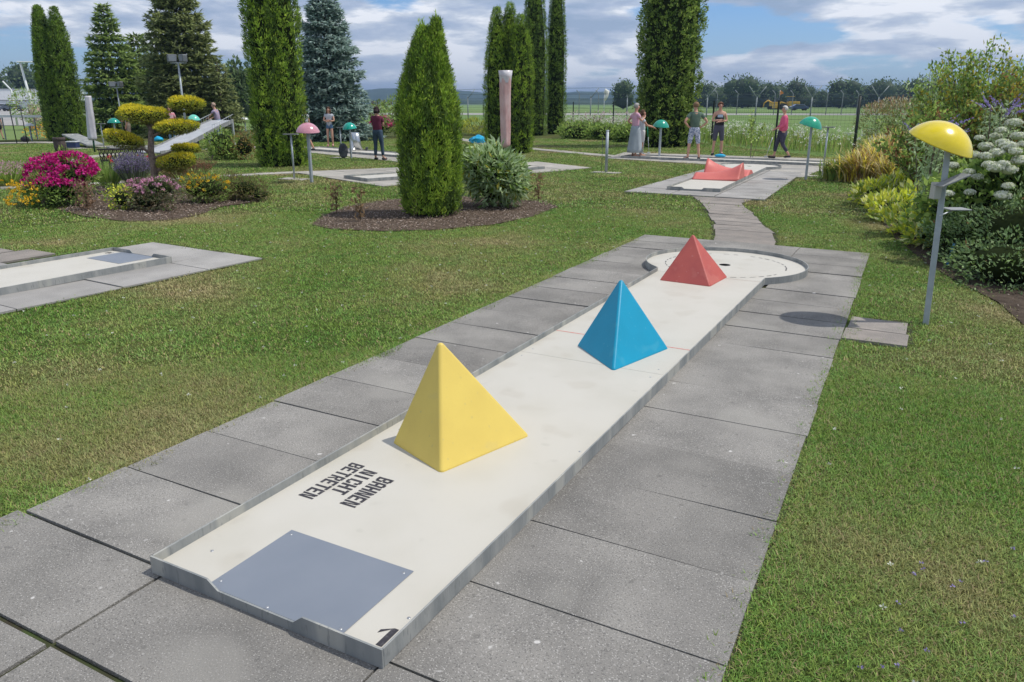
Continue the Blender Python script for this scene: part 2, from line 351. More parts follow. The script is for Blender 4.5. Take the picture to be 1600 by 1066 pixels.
def lane(name, loc, rz, label, number=None, text=False, detail=True, cut=True, group='minigolf lanes of the course', L=LL, plate=True, rimz=RH, circle=True):
    t = empty(name, loc, rz, label, 'minigolf lane', group)
    th = .007; CL = L; yj = CL - math.sqrt(CR*CR - LW*LW) if circle else CL
    dz = DZ
    # board: straight panel(s) and round end panel with the cup hole
    seam = 2.836 if detail else yj*.5
    b = MB(); b.box(-LW+th, LW-th, th, seam-.0015, dz-.022, dz); b.build('lane_board', m_deck, t)
    b = MB(); b.box(-LW+th, LW-th, seam+.0015, yj if circle else CL, dz-.022, dz); b.build('lane_board', m_deck, t)
    if circle:
        n = 64; a0 = math.asin(-math.sqrt(1-(LW/CR)**2)); r = CR-th; rh = .058
        a_s = -PI/2 + math.asin((LW)/CR)     # right junction angle
        angs = [a_s + (2*PI - 2*math.asin(LW/CR))*k/n for k in range(n+1)]
        outer = [(r*math.cos(a), CL + r*math.sin(a)) for a in angs]
        bm_ = MB(); bm = bm_.bm
        hole = [(rh*math.cos(2*PI*k/24), CL+rh*math.sin(2*PI*k/24)) for k in range(24)]
        ring = outer + [(-LW+th + (LW-th)*2*k/10, yj+.0015) for k in range(1, 10)]
        # bridge the outline and the hole by angle
        def key(p): return math.atan2(p[1]-CL, p[0]) % (2*PI)
        ro = sorted(ring, key=key); hv = [bm.verts.new((x, y, dz)) for x, y in hole]; ov = [bm.verts.new((x, y, dz)) for x, y in ro]
        ao = [key(p) for p in ro]; ah = [2*PI*k/24 for k in range(24)]
        i = j = 0; NO, NH = len(ov), 24
        while i < NO or j < NH:
            na = (ao[(i+1) % NO] + (2*PI if i+1 >= NO else 0)) if i < NO else 99
            nh = (ah[(j+1) % NH] + (2*PI if j+1 >= NH else 0)) if j < NH else 99
            if na <= nh and i < NO: bm.faces.new((hv[j % NH], ov[i % NO], ov[(i+1) % NO])); i += 1
            elif j < NH: bm.faces.new((hv[j % NH], ov[i % NO], hv[(j+1) % NH])); j += 1
            else: bm.faces.new((hv[j % NH], ov[i % NO], ov[(i+1) % NO])); i += 1
        bmesh.ops.recalc_face_normals(bm, faces=bm.faces)
        for f in bm.faces:
            if f.normal.z < 0: f.normal_flip()
        rb = bm_.build('round_end_board', m_deck, t, recalc=False)
        b = MB(); b.lathe([(rh, dz-.0005), (rh, dz-.05), (0, dz-.05)], 24)
        for v in b.bm.verts: v.co.y += CL
        b.build('hole_cup', m_hole, t)
        # round rim
        b = MB(); bm = b.bm
        R1, R0 = CR, CR-th; prev = None
        for k, a in enumerate(angs):
            q = [bm.verts.new((rr*math.cos(a), CL+rr*math.sin(a), z)) for rr, z in ((R1, 0), (R1, rimz), (R0, rimz), (R0, 0))]
            if prev:
                for i_ in range(4):
                    f = bm.faces.new((prev[i_], prev[(i_+1) % 4], q[(i_+1) % 4], q[i_])); f.smooth = False
            else: bm.faces.new(q)
            prev = q
        bm.faces.new(prev[::-1]); b.build('round_rim', m_rim, t)
    # side rims
    for s in (-1, 1):
        x0, x1 = sorted((s*LW, s*(LW-th)))
        b = MB(); b.box(x0, x1, th+.001, yj-.001, 0, rimz); b.build('side_rim', m_rim, t, bevel=.0015, seg=1)
    # front rim with the low middle
    if cut:
        pr = [(-LW, 0), (LW, 0), (LW, rimz), (.202, rimz), (.162, .036), (-.178, .036), (-.226, rimz), (-LW, rimz)]
    else: pr = [(-LW, 0), (LW, 0), (LW, rimz), (-LW, rimz)]
    b = MB(); b.prism(pr, 0, th, M=Matrix(((1,0,0,0),(0,0,1,0),(0,1,0,0),(0,0,0,1)))); b.build('front_rim', m_rim, t)
    if plate:
        MB().box(-.243, .335, .010, .418, dz+.0005, dz+.0035).build('tee_plate', m_plate, t, bevel=.0012, seg=1)
    return t
main_lane = lane('minigolf_lane', (0,0,0), 0, 'long white minigolf lane with the three coloured pyramids and a black number 1')
# red line, faint far line, dashed circle, screws
MB().box(-LW+.01, LW-.01, 3.392, 3.402, DZ+.0005, DZ+.0012).build('red_line', m_red, main_lane)
m_faint = mat('faint_line', (.52, .42, .37), .8)
MB().box(-.40, LW-.01, YJ-.03, YJ-.022, DZ+.0005, DZ+.0010).build('faded_line', m_faint, main_lane)
Rd = .60
for k in range(40):
    b = MB()
    a0 = 2*PI*k/40; a1 = a0 + 2*PI/40*random.uniform(.45, .72)
    if random.random() < .12: continue
    w_ = random.uniform(.004, .0075); q = []
    for rr in (Rd-w_, Rd+w_):
        q.append([(rr*math.cos(a0+(a1-a0)*i/3), LL+rr*math.sin(a0+(a1-a0)*i/3)) for i in range(4)])
    b.prism(q[0]+q[1][::-1], DZ, DZ+.0012, top_only=True)
    for f in b.bm.faces:
        f.normal_update()
        if f.normal.z < 0: f.normal_flip()
    b.build('painted_dash', m_black, main_lane, recalc=False)
for x, y, z in ((-.22,.05,.0035),(.315,.05,.0035),(-.22,.39,.0035),(.31,.39,.0035),(-.40,.17,0),(.47,.20,0),(.42,2.76,0),(-.46,2.76,0),(.42,2.92,0),(-.46,2.92,0),(.46,1.6,0),(-.45,1.4,0),(.03,.02,.0035)):
    b = MB(); b.lathe([(.0065, DZ+z), (.0055, DZ+z+.0016), (0, DZ+z+.0018)], 10)
    for v in b.bm.verts: v.co.x += x; v.co.y += y
    b.build('screw', m_steel, main_lane)

# stencil lettering (strokes in a 1 x 1 cell, gaps as in a stencil)
GL = {
 'B': [(0,0,.24,1),(.34,.0,.7,.15),(.34,.43,.7,.57),(.34,.85,.7,1),(.74,.08,.96,.44),(.74,.56,.96,.92)],
 'A': [(0,0,.24,.92),(.74,0,.98,.92),(.3,.85,.7,1),(.34,.36,.66,.5)],
 'H': [(0,0,.26,1),(.74,0,1,1),(.36,.42,.64,.57)],
 'E': [(0,0,.26,1),(.36,0,.98,.15),(.36,.43,.8,.57),(.36,.85,.98,1)],
 'I': [(.3,0,.6,1)],
 'C': [(0,.08,.26,.92),(.34,0,.72,.15),(.34,.85,.72,1),(.76,.08,.98,.34),(.76,.66,.98,.92)],
 'T': [(.36,0,.62,.8),(0,.85,.98,1)],
 'R': [(0,0,.24,1),(.34,.85,.7,1),(.34,.43,.7,.57),(.74,.56,.96,.92)]}
def stencil(word, x_left, y_base, length, height, z, parent, rot):
    """word laid out along local +x; rot maps it on the board"""
    b = MB(); n = len(word); adv = length/(n-.18); cw = adv*.78
    for i, ch in enumerate(word):
        ox = i*adv
        for x0, y0, x1, y1 in GL.get(ch, []):
            x0 -= .055; x1 += .055; y0 -= .02; y1 += .02
            b.prism([rot(ox+x0*cw, y0*height), rot(ox+x1*cw, y0*height), rot(ox+x1*cw, y1*height), rot(ox+x0*cw, y1*height)], z, z, top_only=True)
        dg = {'N': [(-.05,-.02,.27,1.02),(.73,-.02,1.05,1.02)], 'R': [], }.get(ch, [])
        for x0, y0, x1, y1 in dg: b.prism([rot(ox+x0*cw, y0*height), rot(ox+x1*cw, y0*height), rot(ox+x1*cw, y1*height), rot(ox+x0*cw, y1*height)], z, z, top_only=True)
        if ch == 'N': b.prism([rot(ox+.52*cw, .04*height), rot(ox+.74*cw, .04*height), rot(ox+.46*cw, .96*height), rot(ox+.26*cw, .96*height)], z, z, top_only=True)
        if ch == 'R': b.prism([rot(ox+.72*cw, 0), rot(ox+1*cw, 0), rot(ox+.66*cw, .38*height), rot(ox+.40*cw, .38*height)], z, z, top_only=True)
    for f in b.bm.faces:
        f.normal_update()
        if f.normal.z < 0: f.normal_flip()
    return b.build('stencil_lettering', m_black, parent, recalc=False)
ZT = DZ+.0011
for wd, xb, ys, ln, hh in (('BAHNEN', -.218, .937, .268, .078), ('NICHT', -.325, .962, .232, .075), ('BETRETEN', -.418, .988, .348, .075)):
    stencil(wd, 0, 0, ln, hh, ZT, main_lane, lambda u, v, xb=xb, ys=ys: (xb+v, ys-u))
b = MB(); b.prism([(.455,.047),(.478,.047),(.478,.137),(.462,.137),(.455,.127)], ZT, ZT, top_only=True)
b.prism([(.455,.127),(.462,.137),(.425,.112),(.425,.095)][::-1], ZT, ZT, top_only=True)
for f in b.bm.faces:
    f.normal_update()
    if f.normal.z < 0: f.normal_flip()
b.build('lane_number', m_black, main_lane, recalc=False)

# pyramids: each one a hollow-looking moulded solid with rounded edges
def pyramid(A, B_, C_, apex, h, m, label, bw):
    D_ = (A[0]+C_[0]-B_[0], A[1]+C_[1]-B_[1]); cx, cy = (A[0]+C_[0])/2, (A[1]+C_[1])/2
    t = MB(); bm = t.bm; src = bmesh.new(); bmesh.ops.create_icosphere(src, subdivisions=4, radius=bw); ball = [v.co.copy() for v in src.verts]; src.free()
    cs = []
    for x, y in (A, B_, C_, D_):
        v = Vector((x-cx, y-cy, 0)); cs.append(v - v.normalized()*bw*1.28)
    av = Vector((apex[0]-cx, apex[1]-cy, h)); cs.append(av - Vector((0, 0, bw*2.0)))
    for c in cs:
        for p in ball:
            q_ = c+p
            if q_.z < -.004: q_.z = -.004
            bm.verts.new(q_)
    r_h = bmesh.ops.convex_hull(bm, input=bm.verts)
    bmesh.ops.delete(bm, geom=[v for v in bm.verts if not v.link_faces], context='VERTS')
    o = t.build('pyramid', m, None); o.location = (cx, cy, DZ+.001)
    for p in o.data.polygons: p.use_smooth = True
    wnm = o.modifiers.new('wn', 'WEIGHTED_NORMAL'); wnm.keep_sharp = False; wnm.weight = 80
    return tag(o, label, 'pyramid', 'pyramids standing on the first lane')
m_py = mat('yellow_moulded', (.72, .545, .12), .42, col2=(.67, .50, .11), nscale=5, spec=.4, speck=[(7, .69, (.60, .47, .16), .35), (34, .70, (.50, .40, .17), .5)], bump=.03, bscale=60)
m_pb = mat('blue_moulded', (.0, .285, .46), .42, col2=(.0, .265, .425), nscale=5, spec=.4, speck=[(7, .68, (.05, .33, .46), .35), (36, .70, (.12, .38, .50), .4)], bump=.03, bscale=60)
m_pr = mat('red_moulded', (.48, .105, .085), .5, col2=(.41, .085, .075), nscale=5, spec=.35, speck=[(6, .60, (.50, .16, .13), .5), (36, .68, (.55, .28, .24), .4)], bump=.03, bscale=60)
pyramid((-.384,1.255), (-.003,1.099), (.162,1.646), (-.185,1.400), .520, m_py, 'yellow pyramid standing nearest the tee on the white lane', .019)
pyramid((-.226,3.132), (.177,2.767), (.343,3.36), (.03,3.24), .480, m_pb, 'blue pyramid standing in the middle of the white lane', .017)
pyramid((-.363,5.366), (.117,5.328), (.16,5.80), (-.142,5.60), .425, m_pr, 'red pyramid standing by the round end of the white lane', .016)

# the lane at the left edge, seen from its tee end
L2 = lane('minigolf_lane', (-5.72, 3.86, 0), R(180-3.0), 'white minigolf lane entering at the left edge of the photo, tee end to the right')
b = MB()
for i, ch in enumerate('18'):
    o_ = i*.05
    segs = {'1': [(.014,0,.024,.07),(.005,.05,.014,.06)], '8': [(.0,.0,.034,.01),(.0,.03,.034,.04),(.0,.06,.034,.07),(.0,.0,.01,.07),(.024,.0,.034,.07)]}[ch]
    for x0, y0, x1, y1 in segs: b.prism([(.37+o_+x0,.08+y0),(.37+o_+x1,.08+y0),(.37+o_+x1,.08+y1),(.37+o_+x0,.08+y1)], ZT, ZT+.0002*len(segs), top_only=False)
b.build('lane_number', m_black, L2)
p2 = paving('side_paving'); M2 = Matrix.Translation((-5.72,3.86,0)) @ Matrix.Rotation(R(177), 4, 'Z')
bed_sheet([tuple((M2 @ Vector((x, y, 0))).xy) for x, y in ((-1.15,-.75),(.8,-.75),(1.0,.3),(1.2,7),(-1.15,7))], -.013)
for k in range(8):
    slab(p2, -1.13, -.50, .02+.93*k, .02+.93*(k+1), m_slab3, M=M2, gap=.012)
    slab(p2, .50, 1.02 if k else .8, .02+.93*k, .02+.93*(k+1), m_slab3, M=M2, gap=.012)
for x0, x1, y0, y1 in ((-1.13,-.50,-.68,.02),(-.50,.80,-.68,.25)):
    slab(p2, x0, x1, y0, y1, m_slab3 if x0 > -1 else m_slab3, M=M2, gap=.012)
for x0, x1, y0, y1 in ((1.04,1.6,.35,1.0),(1.05,1.55,1.0,1.55),(1.62,2.1,.5,1.1),(1.6,2.1,1.15,1.7)):
    slab(p2, x0, x1, y0, y1, m_slab2, M=M2, gap=.02)

# lane 2 behind: red double hump on a white lane
L3 = lane('minigolf_lane', (-2.28, 13.35, 0), R(2.5), 'white minigolf lane with the red hump obstacle, on paving behind the first lane', detail=False, plate=False)
p3 = paving('hump_lane_paving')
bed_sheet([(-3.356, 12.455), (-0.735, 12.421), (-1.096, 19.974), (-3.541, 20.086)], -.013)
q = [(-3.434, 12.664), (-0.791, 12.601), (-1.125, 19.958), (-3.454, 19.877)]
n = 17
for k in range(n):
    t0, t1 = k/n, (k+1)/n
    a = np.array(q[0])*(1-t0)+np.array(q[3])*t0; d = np.array(q[0])*(1-t1)+np.array(q[3])*t1
    b1 = np.array(q[1])*(1-t0)+np.array(q[2])*t0; c = np.array(q[1])*(1-t1)+np.array(q[2])*t1
    for u0, u1 in ((0, .34), (.345, .655), (.66, 1)):
        P_ = [a+(b1-a)*u0, a+(b1-a)*u1, d+(c-d)*u1, d+(c-d)*u0]
        cc = sum(P_)/4; P_ = [tuple(cc+(p-cc)*.985) for p in P_]
        MB().prism(P_, -.045, random.uniform(-.002, .002)).build('paving_slab', m_slab3, p3)
# the hump obstacle: two curved red wedges whose tops rise to points at opposite sides
m_hump = mat('coral_red_hump', (.62, .16, .13), .45, col2=(.58, .14, .12), nscale=4, spec=.4)
hp = empty('hump_obstacle', (-2.28, 13.35, DZ+.002), R(2.5), 'coral red double hump obstacle with two pointed ends, on the second lane', 'obstacle')
def hump(y0, y1, side, parent):
    b = MB(); bm = b.bm; nx, ny = 18, 14; g = []
    for i in range(nx+1):
        u = i/nx; x = -.50+1.0*u; e = u if side > 0 else 1-u
        hgt = .13+.24*e**3.0
        row = []
        for j in range(ny+1):
            v = j/ny; s_ = math.sin(PI*v)**1.3; s_ = s_*(1-.0)
            row.append(bm.verts.new((x, y0+(y1-y0)*v, .0+hgt*s_)))
        g.append(row)
    for i in range(nx):
        for j in range(ny):
            f = bm.faces.new((g[i][j], g[i+1][j], g[i+1][j+1], g[i][j+1])); f.smooth = True
    for row in (g[0], g[-1]):
        f = bm.faces.new(row)
    bm.faces.new([r_[0] for r_ in g] + [r_[-1] for r_ in g[::-1]])
    return b.build('hump', m_hump, parent)
hump(2.0, 2.75, 1, hp); hump(3.1, 3.95, -1, hp)

# ------------------------------------------------------------------ more paving and lanes further back
m_path = mat('pale_path_slab', (.40, .375, .335), .92, col2=(.31, .295, .265), nscale=2.5, ndetail=8, objrand=.08, bump=.3, bscale=90, spec=.15, coord='World')
EXTRA_PAVING = []
def slab_area(name, poly, n, m, cols=((0, 1),)):
    """poly = four corners a b c d; rows of slabs run from side a-b to side d-c"""
    pr = paving(name); EXTRA_PAVING.append(poly); a, b_, c, d = [np.array(p) for p in poly]
    bed_sheet(poly, -.013)
    for k in range(n):
        t0, t1 = k/n, (k+1)/n
        A, B_, C_, D_ = a+(d-a)*t0, b_+(c-b_)*t0, b_+(c-b_)*t1, a+(d-a)*t1
        for u0, u1 in cols:
            P_ = [A+(B_-A)*u0, A+(B_-A)*u1, D_+(C_-D_)*u1, D_+(C_-D_)*u0]; cc = sum(P_)/4
            P_ = [tuple(cc+(p-cc)*(1-.012/max(.3, np.linalg.norm(p-cc)))) for p in P_]
            MB().prism(P_, -.045, random.uniform(-.002, .002)).build('paving_slab', m, pr)
slab_area('paving_behind_thuja', [(-8.078, 11.186), (-6.17, 17.625), (-8.403, 18.894), (-12.154, 12.843)], 5, m_path, ((0,.14),(.14,.28),(.28,.42),(.42,.56),(.56,.7),(.7,.85),(.85,1)))
slab_area('loop_lane_paving', [(-11.81, 16.85), (-11.818, 19.03), (-21.625, 22.364), (-19.595, 19.856)], 14, m_path, ((0,.5),(.5,1)))
slab_area('long_lane_paving', [(-7.256, 21.245), (-0.588, 19.367), (0.111, 24.241), (-7.763, 24.294)], 3, m_path, tuple((k/9, (k+1)/9) for k in range(9)))
slab_area('connecting_slabs', [(-1.439, 17.49), (-0.863, 17.439), (-0.772, 20.625), (-2.431, 20.703)], 5, m_path)
def strip(name, pts, wid, m, n_each=6):
    """narrow slab path through centre points"""
    pr = paving(name); Ls = []; Rs = []
    for i, p in enumerate(pts):
        d = unit(np.array(pts[min(i+1, len(pts)-1)]) - np.array(pts[max(i-1, 0)])); s = np.array([-d[1], d[0]])*wid/2
        Ls.append(np.array(p)+s); Rs.append(np.array(p)-s)
    EXTRA_PAVING.append([tuple(x) for x in Ls] + [tuple(x) for x in Rs[::-1]]); bed_sheet(EXTRA_PAVING[-1], -.0125)
    for i in range(len(pts)-1):
        ln = np.linalg.norm(np.array(pts[i+1])-np.array(pts[i])); n = max(1, int(ln/.62))
        for k in range(n):
            t0, t1 = (k+.01)/n, (k+.99)/n; f = lambda A, t: tuple(A[i]+(A[i+1]-A[i])*t)
            MB().prism([f(Rs, t0), f(Rs, t1), f(Ls, t1), f(Ls, t0)], -.045, random.uniform(-.003, .003)).build('paving_slab', m, pr)
strip('garden_path', [(-19.287, 8.99), (-19.562, 10.542), (-20.358, 12.084), (-21.858, 14.284), (-22.292, 15.739)], .55, m_path)
strip('garden_path', [(-14.768, 6.672), (-14.606, 7.299), (-13.87, 8.428), (-13.259, 9.795), (-12.771, 11.212), (-12.439, 11.972), (-11.993, 12.827)], .45, m_path)
strip('garden_path', [(-19.91, 31.886), (-17.252, 29.395), (-14.571, 26.642), (-11.471, 24.663), (-9.14, 23.316), (-7.359, 22.217)], .6, m_path)
strip('garden_path', [(-26.522, 16.435), (-26.697, 18.381), (-23.403, 18.19), (-21.671, 18.688), (-21.123, 20.99)], 1.1, m_path)
strip('garden_path', [(-33.334, 16.934), (-32.353, 18.754), (-31.056, 18.845)], .9, m_path)

def corner_lane(pl, pr, label, L, circle=False, plate=False, back=None):
    """tee end given by its left and right ground corners seen from the tee"""
    pl, pr = np.array(pl), np.array(pr); c = (pl+pr)/2; d = unit(pr-pl); h = np.array([-d[1], d[0]])
    return lane('minigolf_lane', (c[0], c[1], 0), math.atan2(h[1], h[0])-PI/2, label, detail=False, plate=plate, circle=circle, L=L)
a_, b_2 = np.array((-6.823, 21.487)), np.array((-0.858, 21.194)); dd = unit(b_2-a_); nn = np.array([-dd[1], dd[0]])
L4 = lane('minigolf_lane', (*(a_+nn*LW), 0), math.atan2(dd[1], dd[0])-PI/2, 'long straight minigolf lane seen from the side, under the four people by the fence', detail=False, plate=False, circle=False, L=float(np.linalg.norm(b_2-a_)), cut=False)
a_, b_2 = np.array((-8.941, 11.773)), np.array((-8.168, 13.762)); dd = unit(b_2-a_); nn = np.array([-dd[1], dd[0]])
L5 = lane('minigolf_lane', (*(a_+nn*LW), 0), math.atan2(dd[1], dd[0])-PI/2, 'minigolf lane running behind the nearest pointed thuja', detail=False, plate=False, circle=False, L=5.2, cut=False)
a_, b_2 = np.array((-18.839, 20.047)), np.array((-12.809, 18.308)); dd = unit(b_2-a_); nn = np.array([-dd[1], dd[0]])
L6 = lane('minigolf_lane', (*(a_+nn*LW), 0), math.atan2(dd[1], dd[0])-PI/2, 'minigolf lane with the steel loop, beside the girl in denim shorts', detail=False, plate=False, circle=False, L=float(np.linalg.norm(b_2-a_)), cut=False)
# steel loop
lp = empty('loop_obstacle', (*(-16.06, 20.057), 0), math.atan2(dd[1], dd[0])-PI/2, 'shiny steel loop obstacle standing on the lane behind the green mushroom', 'obstacle')
b = MB(); bm = b.bm; prev = None; RL = .30; lp.rotation_euler.z = .4949 + .1
for k in range(29):
    a = -PI/2 + 2*PI*k/28*.97; xo = -.12+.24*k/28
    q_ = [bm.verts.new((xo+w_, math.cos(a)*RL*.62, DZ+.02+RL+math.sin(a)*RL)) for w_ in (-.13, .13)]
    if prev: f = bm.faces.new((prev[0], prev[1], q_[1], q_[0])); f.smooth = True
    prev = q_
lo_ = b.build('loop_band', mat('brushed_steel', (.62, .63, .64), .28, metal=.9, col2=(.5, .52, .54), nscale=6), lp); s_ = lo_.modifiers.new('thick', 'SOLIDIFY'); s_.thickness = .012
MB().box(-.42, -.34, -.10, .10, DZ, DZ+.16).build('foot', mat('dark_metal', (.08, .085, .09), .5, metal=.5), lp, bevel=.01); MB().box(.34, .42, -.10, .10, DZ, DZ+.12).build('foot', MATS['dark_metal'], lp, bevel=.01)

# raised ramp lane
ra, rb = np.array((-21.394, 15.848)), np.array((-22.587, 20.164)); dd = unit(rb-ra); Lr = float(np.linalg.norm(rb-ra)); hr = .98
rp = empty('ramp_lane', (*ra, 0), math.atan2(dd[1], dd[0])-PI/2, 'long white ramp lane rising to the right on steel legs behind the cloud-pruned tree', 'minigolf lane')
m_rw = mat('ramp_board', (.44, .45, .46), .5, col2=(.37, .38, .40), nscale=3)
m_wire = mat('pale_steel', (.50, .53, .55), .45, metal=.4)
b = MB(); bm = b.bm; ys = [0, .12, .3, .55, .8, 1.0]; zs = [.04, .06, .22, .50, .80, hr]; prev = None
for y_, z_ in zip(ys, zs):
    q_ = [bm.verts.new((x, y_*Lr, z_+dz_)) for x, dz_ in ((-.45, 0), (.45, 0), (.45, -.03), (-.45, -.03))]
    if prev:
        for i in range(4): bm.faces.new((prev[i], prev[(i+1) % 4], q_[(i+1) % 4], q_[i]))
    else: bm.faces.new(q_)
    prev = q_
bm.faces.new(prev[::-1]); b.build('ramp_board', m_rw, rp)
for s in (-1, 1):
    b = MB(); bm = b.bm; prev = None
    for y_, z_ in zip(ys, zs):
        q_ = [bm.verts.new((x, y_*Lr, z_+dz_)) for x, dz_ in ((s*.452, -.10), (s*.475, -.10), (s*.475, .045), (s*.452, .045))]
        if prev:
            for i in range(4): bm.faces.new((prev[i], prev[(i+1) % 4], q_[(i+1) % 4], q_[i]))
        else: bm.faces.new(q_)
        prev = q_
    bm.faces.new(prev[::-1]); b.build('side_rim', m_rim, rp)
for y_, z_ in ((.42, .30), (.60, .52), (.78, .72), (.97, .90)):
    for s in (-1, 1): MB().box(s*.50-.03, s*.50+.03, y_*Lr-.03, y_*Lr+.03, 0, z_-.02).build('leg', mat('dark_leg', (.14, .15, .16), .5, metal=.5) if y_ < .8 else m_wire, rp)
    MB().box(-.47, .47, y_*Lr-.02, y_*Lr+.02, z_-.16, z_-.12).build('cross_bar', m_wire, rp)
# wire side netting near the top
b = MB()
for s in (-1, 1):
    for k in range(9):
        y_ = (.68+.032*k*1.1)*Lr; z_ = .60+(.98-.60)*k/9
        b.tube([(s*.48, y_, z_), (s*.48, y_, z_+.24)], .006, 4, caps=False)
    b.tube([(s*.48, .68*Lr, .84), (s*.48, 1.0*Lr, 1.20)], .012, 5)
b.build('side_netting', m_wire, rp)['kind'] = 'stuff'
# small tilted lane far left
sa = np.array((-29.094, 18.145)); sb = np.array((-26.096, 17.164)); dd = unit(sb-sa)
tl = empty('tilted_board_lane', (*sa, 0), math.atan2(dd[1], dd[0])-PI/2, 'low grey lane board tilted on a post, behind the magenta phlox', 'minigolf lane')
b = MB(); bm = b.bm; Ls_ = float(np.linalg.norm(sb-sa))
v = [bm.verts.new(p) for p in ((-.3,0,.42),(.3,0,.42),(.3,Ls_,.12),(-.3,Ls_,.12),(-.3,0,.36),(.3,0,.36),(.3,Ls_,.06),(-.3,Ls_,.06))]
for f in ((0,1,2,3),(7,6,5,4),(0,4,5,1),(1,5,6,2),(2,6,7,3),(3,7,4,0)): bm.faces.new([v[i] for i in f])
b.build('lane_board', m_rim, tl); MB().tube([(0,.3,0),(0,.3,.40)], .03, 6).build('leg', m_wire, tl)
a_, b_2 = np.array((-24.69, 16.757)), np.array((-23.765, 18.476)); dd = unit(b_2-a_); nn = np.array([-dd[1], dd[0]])
L7 = lane('minigolf_lane', (*(a_+nn*LW), 0), math.atan2(dd[1], dd[0])-PI/2, 'low white minigolf lane behind the left half of the cloud-pruned tree', detail=False, plate=False, circle=False, L=float(np.linalg.norm(b_2-a_)), cut=False)

# ------------------------------------------------------------------ lawn grass: blade tufts scattered over the lawn
def inpoly(P, poly):
    x, y = P[:, 0], P[:, 1]; ins = np.zeros(len(P), bool); n = len(poly)
    for i in range(n):
        x0, y0 = poly[i]; x1, y1 = poly[(i+1) % n]
        if y0 == y1: continue
        c = ((y0 > y) != (y1 > y)) & (x < (x1-x0)*(y-y0)/(y1-y0)+x0); ins ^= c
    return ins
MULCH1 = [(-5.811, 6.609), (-5.275, 6.445), (-4.568, 6.646), (-4.032, 7.064), (-3.58, 7.832), (-3.454, 8.772), (-3.609, 10.05), (-4.117, 10.56), (-4.735, 10.538), (-6.047, 10.49), (-6.656, 9.372), (-6.671, 8.367), (-6.274, 7.38)]
MULCH2 = [(-10.492, 5.902), (-9.378, 5.598), (-8.323, 5.579), (-7.868, 5.974), (-8.069, 6.718), (-8.464, 7.381), (-8.422, 8.401), (-10.237, 9.852), (-11.783, 9.581), (-13.283, 8.457), (-12.769, 7.39)]
SOIL3 = [(0.528, 14.722), (1.456, 9.252), (1.872, 7.53), (2.124, 6.811), (2.402, 6.118), (2.642, 4.8), (3.585, 4.992), (6.587, 18.063), (1.16, 21.699)]
HOLES = [[(-1.37,-3),(-1.37,-.1),(-1.352,.0),(-1.398,7.97),(1.256,7.97),(1.428,0),(1.43,-.1),(1.44,-3)],
         [(sx0+.03,sy0+.03),(sx1-.03,sy0+.03),(sx1-.04,sy1-.02),(sx0+.04,sy1-.02)],
         [q_[0] for q_ in path_px] + [q_[1] for q_ in path_px[::-1]],
         [tuple((M2 @ Vector((x, y, 0))).xy) for x, y in ((-1.11,-.67),(.78,-.67),(1.0,.0),(1.02,7),(-1.11,7))],
         [tuple((M2 @ Vector((x, y, 0))).xy) for x, y in ((1.04,.36),(2.1,.5),(2.1,1.65),(1.05,1.55))],
         q, MULCH1, MULCH2, SOIL3]
HOLES += EXTRA_PAVING
LAWN = [(-60,-8), (12,-8)] + [(x, y) for x, y in E_F[::-1]]
CAMP = np.array([1.756, -1.484])
FW = np.array([math.sin(_yaw), math.cos(_yaw)])
def field(rmin, rmax, step, half=.66):
    g = np.arange(-rmax, rmax, step); X, Y = np.meshgrid(g, g); P = np.stack([X.ravel(), Y.ravel()], 1) + rng.uniform(-.5, .5, (X.size, 2))*step
    r = np.hypot(P[:, 0], P[:, 1]); ang = np.arccos(np.clip((P@FW)/np.maximum(r, .01), -1, 1))
    P = P[(r > rmin) & (r <= rmax) & (ang < half)] + CAMP
    keep = inpoly(P, LAWN)
    for h in HOLES: keep &= ~inpoly(P, h)
    return P[keep]
GRASSN = 5
m_grass = mat('grass_blade', (.105, .165, .026), .6, spec=.25, trans=.22)
def grass_material():
    M = m_grass; t = M.node_tree; N = t.nodes; Lk = t.links
    b = N['Principled BSDF']
    oi = N.new('ShaderNodeObjectInfo'); g = N.new('ShaderNodeNewGeometry')
    n = N.new('ShaderNodeTexNoise'); n.inputs['Scale'].default_value = .55; n.inputs['Detail'].default_value = 8; Lk.new(g.outputs['Position'], n.inputs['Vector'])
    cr = N.new('ShaderNodeValToRGB'); e = cr.color_ramp.elements
    e[0].position = .36; e[0].color = (.160, .280, .045, 1); e[1].position = .71; e[1].color = (.42, .35, .18, 1)
    k = e.new(.50); k.color = (.215, .32, .07, 1); k = e.new(.60); k.color = (.285, .315, .105, 1)
    Lk.new(n.outputs[0], cr.inputs[0])
    r2 = N.new('ShaderNodeMapRange'); r2.inputs[3].default_value = .62; r2.inputs[4].default_value = 1.45; Lk.new(g.outputs['Random Per Island'], r2.inputs[0])
    h = N.new('ShaderNodeHueSaturation'); Lk.new(cr.outputs[0], h.inputs['Color']); Lk.new(r2.outputs[0], h.inputs['Value'])
    r3 = N.new('ShaderNodeMapRange'); r3.inputs[3].default_value = .47; r3.inputs[4].default_value = .53; Lk.new(oi.outputs['Random'], r3.inputs[0]); Lk.new(r3.outputs[0], h.inputs['Hue'])
    tr = [x for x in N if x.type == 'BSDF_TRANSLUCENT'][0]
    Lk.new(h.outputs[0], b.inputs['Base Color']); Lk.new(h.outputs[0], tr.inputs[0])
grass_material()
m_dry = mat('dry_blade', (.33, .26, .13), .8, island=.3)
